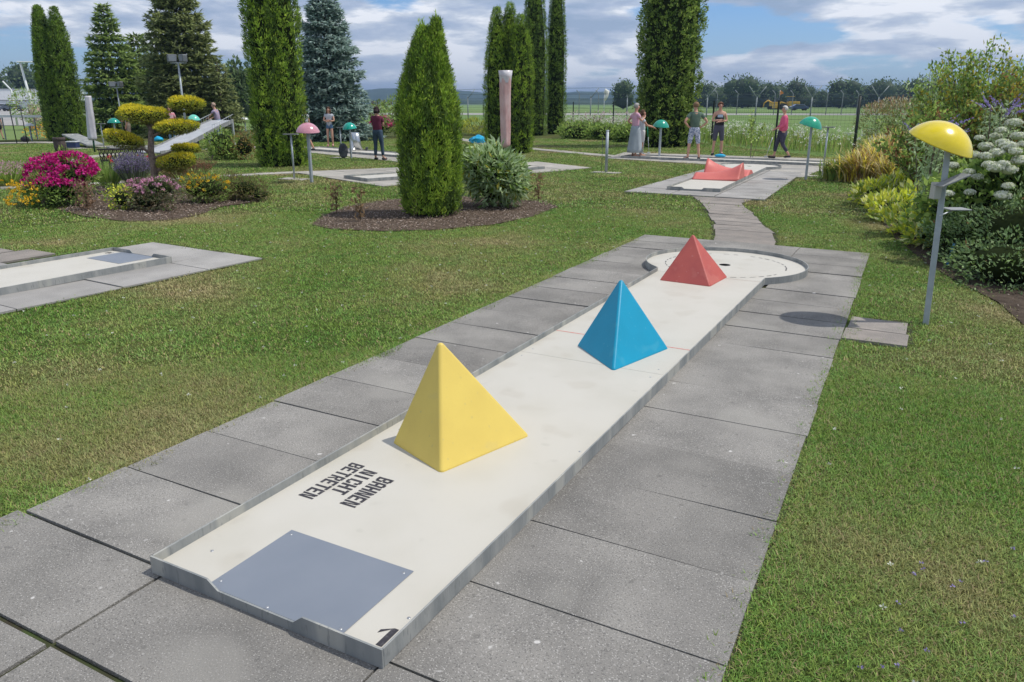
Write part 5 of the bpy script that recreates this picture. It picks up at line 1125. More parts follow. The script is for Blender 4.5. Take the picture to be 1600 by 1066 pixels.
HP = [((-2503.971, 350.693), 14.509), ((-2497.64, 354.109), 14.554), ((-2491.31, 357.526), 14.6), ((-2484.979, 360.942), 14.645), ((-2478.649, 364.359), 14.691), ((-2472.318, 367.776), 14.736), ((-2465.988, 371.192), 14.782), ((-2459.658, 374.609), 14.827), ((-2453.327, 378.025), 14.873), ((-2446.997, 381.442), 14.918), ((-2440.667, 384.858), 14.964), ((-2434.336, 388.274), 15.009), ((-2428.006, 391.691), 15.055), ((-2421.676, 395.107), 15.1), ((-2415.345, 398.524), 15.146), ((-2409.015, 401.94), 15.191), ((-2402.685, 405.357), 15.237), ((-2396.355, 408.773), 15.282), ((-2390.025, 412.189), 15.328), ((-2383.694, 415.606), 15.373), ((-2377.364, 419.022), 15.419), ((-2371.034, 422.439), 15.464), ((-2364.704, 425.855), 15.51), ((-2358.374, 429.271), 15.555), ((-2352.044, 432.688), 15.601), ((-2345.714, 436.104), 15.646), ((-2339.384, 439.52), 15.692), ((-2333.054, 442.937), 15.737), ((-2326.724, 446.353), 15.783), ((-2320.394, 449.769), 15.828), ((-2314.064, 453.185), 15.874), ((-2307.734, 456.602), 15.919), ((-2301.404, 460.018), 15.965), ((-2295.074, 463.434), 16.01), ((-2288.744, 466.85), 16.056), ((-2282.414, 470.267), 16.101), ((-2276.084, 473.683), 16.147), ((-2269.754, 477.099), 16.192), ((-2263.425, 480.515), 16.238), ((-2257.095, 483.931), 16.283), ((-2250.765, 487.348), 16.329), ((-2244.435, 490.764), 16.374), ((-2238.105, 494.18), 16.42), ((-2231.776, 497.596), 16.465), ((-2225.446, 501.012), 16.511), ((-2219.116, 504.428), 16.556), ((-2212.787, 507.844), 16.602), ((-2206.457, 511.261), 16.647), ((-2200.127, 514.677), 16.693), ((-2193.798, 518.093), 16.738), ((-2187.468, 521.509), 16.783), ((-2181.138, 524.925), 16.829), ((-2174.809, 528.341), 16.874), ((-2168.479, 531.757), 16.92), ((-2162.15, 535.173), 16.965), ((-2155.82, 538.589), 17.011), ((-2149.491, 542.005), 17.056), ((-2143.161, 545.421), 17.102), ((-2136.832, 548.837), 17.147), ((-2130.502, 552.253), 17.193), ((-2124.173, 555.669), 17.238), ((-2117.844, 559.085), 17.284), ((-2111.514, 562.501), 17.329), ((-2105.185, 565.917), 17.375), ((-2098.855, 569.333), 17.42), ((-2092.526, 572.749), 17.465), ((-2086.197, 576.165), 17.511), ((-2079.867, 579.581), 17.556), ((-2073.538, 582.997), 17.602), ((-2067.209, 586.413), 17.647), ((-2060.88, 589.828), 17.693), ((-2054.55, 593.244), 17.738), ((-2048.221, 596.66), 17.784), ((-2041.892, 600.076), 17.829), ((-2035.563, 603.492), 17.875), ((-2029.234, 606.908), 17.92), ((-2022.905, 610.324), 17.965), ((-2016.575, 613.739), 18.011), ((-2010.246, 617.155), 18.056), ((-2003.917, 620.571), 18.102), ((-1997.588, 623.987), 18.147), ((-1991.259, 627.403), 18.193), ((-1984.93, 630.818), 18.238), ((-1978.601, 634.234), 18.284), ((-1972.272, 637.65), 18.329), ((-1965.943, 641.066), 18.374), ((-1959.614, 644.481), 18.42), ((-1953.285, 647.897), 18.465), ((-1946.956, 651.313), 18.511), ((-1940.627, 654.729), 18.556), ((-1934.298, 658.144), 18.602), ((-1927.97, 661.56), 18.647), ((-1921.641, 664.976), 18.693), ((-1915.312, 668.391), 18.738), ((-1908.983, 671.807), 18.783), ((-1902.654, 675.223), 18.829), ((-1896.325, 678.638), 18.874), ((-1889.997, 682.054), 18.92), ((-1883.668, 685.469), 18.965), ((-1877.339, 688.885), 19.011), ((-1871.011, 692.301), 19.056), ((-1864.682, 695.716), 19.101), ((-1858.353, 699.132), 19.147), ((-1852.025, 702.547), 19.192), ((-1845.696, 705.963), 19.238), ((-1839.367, 709.378), 19.283), ((-1833.039, 712.794), 19.329), ((-1826.71, 716.21), 19.374), ((-1820.382, 719.625), 19.419), ((-1814.053, 723.041), 19.465), ((-1807.724, 726.456), 19.51), ((-1801.396, 729.872), 19.556), ((-1795.067, 733.287), 19.601), ((-1788.739, 736.702), 19.646), ((-1782.41, 740.118), 19.692), ((-1776.082, 743.533), 19.737), ((-1769.754, 746.949), 19.783), ((-1763.425, 750.364), 19.828), ((-1757.097, 753.78), 19.874), ((-1750.768, 757.195), 19.919), ((-1744.44, 760.61), 19.964), ((-1738.112, 764.026), 20.01), ((-1731.783, 767.441), 20.055), ((-1725.455, 770.857), 20.101), ((-1719.127, 774.272), 20.146), ((-1712.799, 777.687), 20.191), ((-1706.47, 781.103), 20.237), ((-1700.142, 784.518), 20.282), ((-1693.814, 787.933), 20.328), ((-1687.486, 791.349), 20.373), ((-1681.158, 794.764), 20.418), ((-1674.829, 798.179), 20.464), ((-1668.501, 801.595), 20.509), ((-1662.173, 805.01), 20.555), ((-1655.845, 808.425), 20.6), ((-1649.517, 811.84), 20.645), ((-1643.189, 815.256), 20.691), ((-1636.861, 818.671), 20.736), ((-1630.533, 822.086), 20.782), ((-1624.205, 825.501), 20.827), ((-1617.877, 828.916), 20.872), ((-1611.549, 832.332), 20.918), ((-1605.221, 835.747), 20.963), ((-1598.893, 839.162), 21.009), ((-1592.565, 842.577), 21.054), ((-1586.237, 845.992), 21.099), ((-1579.909, 849.408), 21.145), ((-1573.582, 852.823), 21.19), ((-1567.254, 856.238), 21.236), ((-1560.926, 859.653), 21.281), ((-1554.598, 863.068), 21.326), ((-1548.27, 866.483), 21.372), ((-1541.942, 869.898), 21.417), ((-1535.615, 873.313), 21.463), ((-1529.287, 876.728), 21.508), ((-1522.959, 880.143), 21.553), ((-1516.632, 883.558), 21.599), ((-1510.304, 886.974), 21.644), ((-1503.976, 890.389), 21.689), ((-1497.649, 893.804), 21.735), ((-1491.321, 897.219), 21.78), ((-1484.993, 900.634), 21.826), ((-1478.666, 904.049), 21.871), ((-1472.338, 907.464), 21.916), ((-1466.011, 910.879), 21.962), ((-1459.683, 914.294), 22.007), ((-1453.356, 917.708), 22.052), ((-1447.028, 921.123), 22.098), ((-1440.701, 924.538), 22.143), ((-1434.373, 927.953), 22.189), ((-1428.046, 931.368), 22.234), ((-1421.718, 934.783), 22.279), ((-1415.391, 938.198), 22.325), ((-1409.063, 941.613), 22.37), ((-1402.736, 945.028), 22.415), ((-1396.409, 948.443), 22.461), ((-1390.081, 951.857), 22.506), ((-1383.754, 955.272), 22.551), ((-1377.427, 958.687), 22.597), ((-1371.099, 962.102), 22.642), ((-1364.772, 965.517), 22.688), ((-1358.445, 968.932), 22.733), ((-1352.118, 972.346), 22.778), ((-1345.79, 975.761), 22.824), ((-1339.463, 979.176), 22.869), ((-1333.136, 982.591), 22.914), ((-1326.809, 986.006), 22.96), ((-1320.482, 989.42), 23.005), ((-1314.155, 992.835), 23.05), ((-1307.828, 996.25), 23.096), ((-1301.5, 999.664), 23.141), ((-1295.173, 1003.079), 23.186), ((-1288.846, 1006.494), 23.232), ((-1282.519, 1009.909), 23.277), ((-1276.192, 1013.323), 23.322), ((-1269.865, 1016.738), 23.368), ((-1263.538, 1020.153), 23.413), ((-1257.211, 1023.567), 23.459), ((-1250.884, 1026.982), 23.504), ((-1244.557, 1030.397), 23.549), ((-1238.231, 1033.811), 23.595), ((-1231.904, 1037.226), 23.651), ((-1225.577, 1040.64), 23.708), ((-1219.25, 1044.055), 23.765), ((-1212.923, 1047.47), 23.821), ((-1206.596, 1050.884), 23.878), ((-1200.269, 1054.299), 23.935), ((-1193.943, 1057.713), 23.991), ((-1187.616, 1061.128), 24.048), ((-1181.289, 1064.542), 24.105), ((-1174.962, 1067.957), 24.161), ((-1168.636, 1071.371), 24.218), ((-1162.309, 1074.786), 24.275), ((-1155.982, 1078.2), 24.331), ((-1149.656, 1081.615), 24.388), ((-1143.329, 1085.029), 24.445), ((-1137.002, 1088.444), 24.501), ((-1130.676, 1091.858), 24.558), ((-1124.349, 1095.273), 24.615), ((-1118.023, 1098.687), 24.671), ((-1111.696, 1102.102), 24.728), ((-1105.37, 1105.516), 24.971), ((-1099.043, 1108.93), 25.213), ((-1092.717, 1112.345), 25.456), ((-1086.39, 1115.759), 25.699), ((-1080.064, 1119.174), 25.942), ((-1073.737, 1122.588), 26.184), ((-1067.411, 1126.002), 26.427), ((-1061.084, 1129.417), 26.669), ((-1054.758, 1132.831), 26.912), ((-1048.432, 1136.245), 27.155), ((-1042.105, 1139.66), 27.397), ((-1035.779, 1143.074), 27.64), ((-1029.453, 1146.488), 27.882), ((-1023.126, 1149.903), 28.125), ((-1016.8, 1153.317), 28.367), ((-1010.474, 1156.731), 28.609), ((-1004.148, 1160.145), 28.852), ((-997.821, 1163.56), 29.094), ((-991.495, 1166.974), 29.337), ((-985.169, 1170.388), 29.579), ((-978.843, 1173.802), 29.821), ((-972.517, 1177.217), 30.063), ((-966.19, 1180.631), 30.306), ((-959.864, 1184.045), 30.951), ((-953.538, 1187.459), 31.799), ((-947.212, 1190.873), 32.646), ((-940.886, 1194.288), 33.493), ((-934.56, 1197.702), 34.339), ((-928.234, 1201.116), 35.186), ((-921.908, 1204.53), 36.032), ((-915.582, 1207.944), 35.862), ((-909.256, 1211.358), 35.693), ((-902.93, 1214.772), 35.524), ((-896.604, 1218.186), 35.355), ((-890.278, 1221.601), 35.186), ((-883.952, 1225.015), 35.016), ((-877.627, 1228.429), 34.828), ((-871.301, 1231.843), 34.603), ((-864.975, 1235.257), 34.377), ((-858.649, 1238.671), 34.151), ((-852.323, 1242.085), 33.926), ((-845.997, 1245.499), 33.7), ((-839.672, 1248.913), 33.474), ((-833.346, 1252.327), 33.248), ((-827.02, 1255.741), 33.022), ((-820.694, 1259.155), 32.797), ((-814.369, 1262.569), 32.452), ((-808.043, 1265.983), 31.872), ((-801.717, 1269.397), 31.29), ((-795.392, 1272.811), 30.709), ((-789.066, 1276.225), 30.128), ((-782.74, 1279.639), 29.547), ((-776.415, 1283.053), 28.713), ((-770.089, 1286.466), 27.627), ((-763.764, 1289.88), 26.54), ((-757.438, 1293.294), 25.453), ((-751.113, 1296.708), 24.671), ((-744.787, 1300.122), 24.501), ((-738.462, 1303.536), 24.331), ((-732.136, 1306.95), 24.161), ((-725.811, 1310.364), 23.991), ((-719.485, 1313.777), 23.821), ((-713.16, 1317.191), 23.651), ((-706.834, 1320.605), 23.724), ((-700.509, 1324.019), 23.918), ((-694.184, 1327.433), 24.113), ((-687.858, 1330.846), 24.307), ((-681.533, 1334.26), 24.501), ((-675.208, 1337.674), 24.695), ((-668.882, 1341.088), 24.89), ((-662.557, 1344.501), 25.084), ((-656.232, 1347.915), 25.278), ((-649.907, 1351.329), 25.472), ((-643.581, 1354.743), 25.666), ((-637.256, 1358.156), 25.861), ((-630.931, 1361.57), 26.54), ((-624.606, 1364.984), 27.219), ((-618.281, 1368.397), 27.898), ((-611.956, 1371.811), 28.577), ((-605.631, 1375.225), 29.256), ((-599.305, 1378.638), 29.256), ((-592.98, 1382.052), 29.256), ((-586.655, 1385.465), 29.256), ((-580.33, 1388.879), 29.256), ((-574.005, 1392.293), 29.256), ((-567.68, 1395.706), 29.256), ((-561.355, 1399.12), 29.256), ((-555.03, 1402.533), 29.256), ((-548.705, 1405.947), 28.868), ((-542.38, 1409.361), 28.286), ((-536.056, 1412.774), 27.704), ((-529.731, 1416.188), 27.122), ((-523.406, 1419.601), 26.54), ((-517.081, 1423.015), 25.958), ((-510.756, 1426.428), 24.728), ((-504.431, 1429.842), 23.368), ((-498.106, 1433.255), 22.007), ((-491.782, 1436.669), 20.645), ((-485.457, 1440.082), 19.737), ((-479.132, 1443.496), 19.056), ((-472.807, 1446.909), 18.374), ((-466.483, 1450.323), 17.693), ((-460.158, 1453.736), 17.011), ((-453.833, 1457.149), 16.329), ((-447.509, 1460.563), 15.646), ((-441.184, 1463.976), 14.964), ((-434.859, 1467.39), 14.319), ((-428.535, 1470.803), 13.75), ((-422.21, 1474.216), 13.181), ((-415.886, 1477.63), 12.612), ((-409.561, 1481.043), 12.042), ((-403.237, 1484.456), 11.473), ((-396.912, 1487.87), 10.903), ((-390.588, 1491.283), 10.333), ((-384.263, 1494.696), 9.763), ((-377.939, 1498.11), 9.193), ((-371.614, 1501.523), 8.8), ((-365.29, 1504.936), 8.762), ((-358.965, 1508.349), 8.724), ((-352.641, 1511.763), 8.686), ((-346.317, 1515.176), 8.648), ((-339.992, 1518.589), 8.61), ((-333.668, 1522.002), 8.572), ((-327.344, 1525.416), 8.534), ((-321.019, 1528.829), 8.496), ((-314.695, 1532.242), 8.458), ((-308.371, 1535.655), 8.42), ((-302.047, 1539.069), 8.382), ((-295.722, 1542.482), 8.344), ((-289.398, 1545.895), 8.306), ((-283.074, 1549.308), 8.268), ((-276.75, 1552.721), 8.23), ((-270.426, 1556.134), 8.192), ((-264.101, 1559.547), 8.154), ((-257.777, 1562.961), 8.116), ((-251.453, 1566.374), 8.078), ((-245.129, 1569.787), 8.04), ((-238.805, 1573.2), 8.002), ((-232.481, 1576.613), 7.964), ((-226.157, 1580.026), 7.926), ((-219.833, 1583.439), 7.888), ((-213.509, 1586.852), 7.849), ((-207.185, 1590.265), 7.811), ((-200.861, 1593.678), 7.773), ((-194.537, 1597.091), 7.735), ((-188.213, 1600.504), 7.697), ((-181.889, 1603.917), 7.683), ((-175.565, 1607.33), 7.718), ((-169.242, 1610.743), 7.752), ((-162.918, 1614.156), 7.786), ((-156.594, 1617.569), 7.82), ((-150.27, 1620.982), 7.855), ((-143.946, 1624.395), 7.889), ((-137.622, 1627.808), 7.923), ((-131.299, 1631.221), 7.957), ((-124.975, 1634.634), 7.991), ((-118.651, 1638.047), 8.026), ((-112.328, 1641.46), 8.06), ((-106.004, 1644.873), 8.094), ((-99.68, 1648.285), 8.128), ((-93.357, 1651.698), 8.163), ((-87.033, 1655.111), 8.197), ((-80.709, 1658.524), 8.231), ((-74.386, 1661.937), 8.265), ((-68.062, 1665.35), 8.299), ((-61.739, 1668.762), 8.334), ((-55.415, 1672.175), 8.368), ((-49.091, 1675.588), 8.402), ((-42.768, 1679.001), 8.436), ((-36.444, 1682.414), 8.471), ((-30.121, 1685.826), 8.505), ((-23.798, 1689.239), 8.539), ((-17.474, 1692.652), 8.573), ((-11.151, 1696.065), 8.607), ((-4.827, 1699.477), 8.642), ((1.496, 1702.89), 8.676), ((7.819, 1706.303), 8.71), ((14.143, 1709.716), 8.744), ((20.466, 1713.128), 8.779), ((26.789, 1716.541), 8.813), ((33.113, 1719.954), 8.744), ((39.436, 1723.366), 8.676), ((45.759, 1726.779), 8.607), ((52.083, 1730.192), 8.539), ((58.406, 1733.604), 8.471), ((64.729, 1737.017), 8.402), ((71.052, 1740.429), 8.334), ((77.375, 1743.842), 8.265), ((83.698, 1747.255), 8.197), ((90.022, 1750.667), 8.128), ((96.345, 1754.08), 8.06), ((102.668, 1757.492), 7.991), ((108.991, 1760.905), 7.923), ((115.314, 1764.317), 7.855), ((121.637, 1767.73), 7.786), ((127.96, 1771.142), 7.718), ((134.283, 1774.555), 7.649), ((140.606, 1777.968), 7.581), ((146.929, 1781.38), 7.512), ((153.252, 1784.792), 7.444), ((159.575, 1788.205), 7.375), ((165.898, 1791.617), 7.307), ((172.221, 1795.03), 7.238), ((178.543, 1798.442), 7.17), ((184.866, 1801.855), 7.101), ((191.189, 1805.267), 7.033), ((197.512, 1808.68), 6.964), ((203.835, 1812.092), 6.896), ((210.158, 1815.504), 6.827), ((216.48, 1818.917), 6.759), ((222.803, 1822.329), 6.69), ((229.126, 1825.742), 6.622), ((235.449, 1829.154), 6.553), ((241.771, 1832.566), 6.523), ((248.094, 1835.979), 6.512), ((254.417, 1839.391), 6.5), ((260.739, 1842.803), 6.489), ((267.062, 1846.216), 6.477), ((273.385, 1849.628), 6.466), ((279.707, 1853.04), 6.454), ((286.03, 1856.453), 6.443), ((292.352, 1859.865), 6.432), ((298.675, 1863.277), 6.42), ((304.997, 1866.689), 6.409), ((311.32, 1870.102), 6.397), ((317.642, 1873.514), 6.386), ((323.965, 1876.926), 6.375), ((330.287, 1880.338), 6.363), ((336.61, 1883.75), 6.352), ((342.932, 1887.163), 6.34), ((349.254, 1890.575), 6.329), ((355.577, 1893.987), 6.317), ((361.899, 1897.399), 6.306), ((368.221, 1900.811), 6.295), ((374.544, 1904.223), 6.283), ((380.866, 1907.636), 6.272), ((387.188, 1911.048), 6.26), ((393.511, 1914.46), 6.249), ((399.833, 1917.872), 6.238), ((406.155, 1921.284), 6.226), ((412.477, 1924.696), 6.215), ((418.8, 1928.108), 6.203), ((425.122, 1931.52), 6.192), ((431.444, 1934.932), 6.18), ((437.766, 1938.344), 6.169), ((444.088, 1941.756), 6.158), ((450.41, 1945.168), 6.146), ((456.732, 1948.581), 6.135), ((463.054, 1951.993), 6.123), ((469.376, 1955.405), 6.112), ((475.698, 1958.817), 6.101), ((482.02, 1962.229), 6.089), ((488.342, 1965.64), 6.078), ((494.664, 1969.052), 6.066), ((500.986, 1972.464), 6.055), ((507.308, 1975.876), 6.043), ((513.63, 1979.288), 6.032), ((519.952, 1982.7), 6.021), ((526.274, 1986.112), 6.009), ((532.596, 1989.524), 5.998), ((538.918, 1992.936), 5.986), ((545.24, 1996.348), 5.975), ((551.561, 1999.76), 5.964), ((557.883, 2003.172), 5.952), ((564.205, 2006.583), 5.941), ((570.527, 2009.995), 5.929), ((576.849, 2013.407), 5.918), ((583.17, 2016.819), 5.906), ((589.492, 2020.231), 5.895), ((595.814, 2023.643), 5.884), ((602.135, 2027.054), 5.872), ((608.457, 2030.466), 5.861), ((614.779, 2033.878), 5.849), ((621.1, 2037.29), 5.838), ((627.422, 2040.701), 5.826), ((633.743, 2044.113), 5.815), ((640.065, 2047.525), 5.804), ((646.387, 2050.937), 5.792), ((652.708, 2054.348), 5.781), ((659.03, 2057.76), 5.769), ((665.351, 2061.172), 5.758), ((671.673, 2064.584), 5.747), ((677.994, 2067.995), 5.735), ((684.315, 2071.407), 5.724), ((690.637, 2074.819), 5.712), ((696.958, 2078.23), 5.701), ((703.28, 2081.642), 5.689), ((709.601, 2085.053), 5.678), ((715.922, 2088.465), 5.667), ((722.244, 2091.877), 5.655), ((728.565, 2095.288), 5.644), ((734.886, 2098.7), 5.632), ((741.208, 2102.111), 5.621), ((747.529, 2105.523), 5.61), ((753.85, 2108.935), 5.598), ((760.171, 2112.346), 5.587), ((766.493, 2115.758), 5.575), ((772.814, 2119.169), 5.564), ((779.135, 2122.581), 5.552), ((785.456, 2125.992), 5.541), ((791.777, 2129.404), 5.53), ((798.098, 2132.815), 5.518), ((804.419, 2136.227), 5.507), ((810.74, 2139.638), 5.495), ((817.062, 2143.05), 5.484), ((823.383, 2146.461), 5.472), ((829.704, 2149.873), 5.461), ((836.025, 2153.284), 5.45), ((842.346, 2156.696), 5.438), ((848.667, 2160.107), 5.427), ((854.988, 2163.518), 5.415), ((861.308, 2166.93), 5.404), ((867.629, 2170.341), 5.393)]
hill(HP, 1500, 900, 'hills')
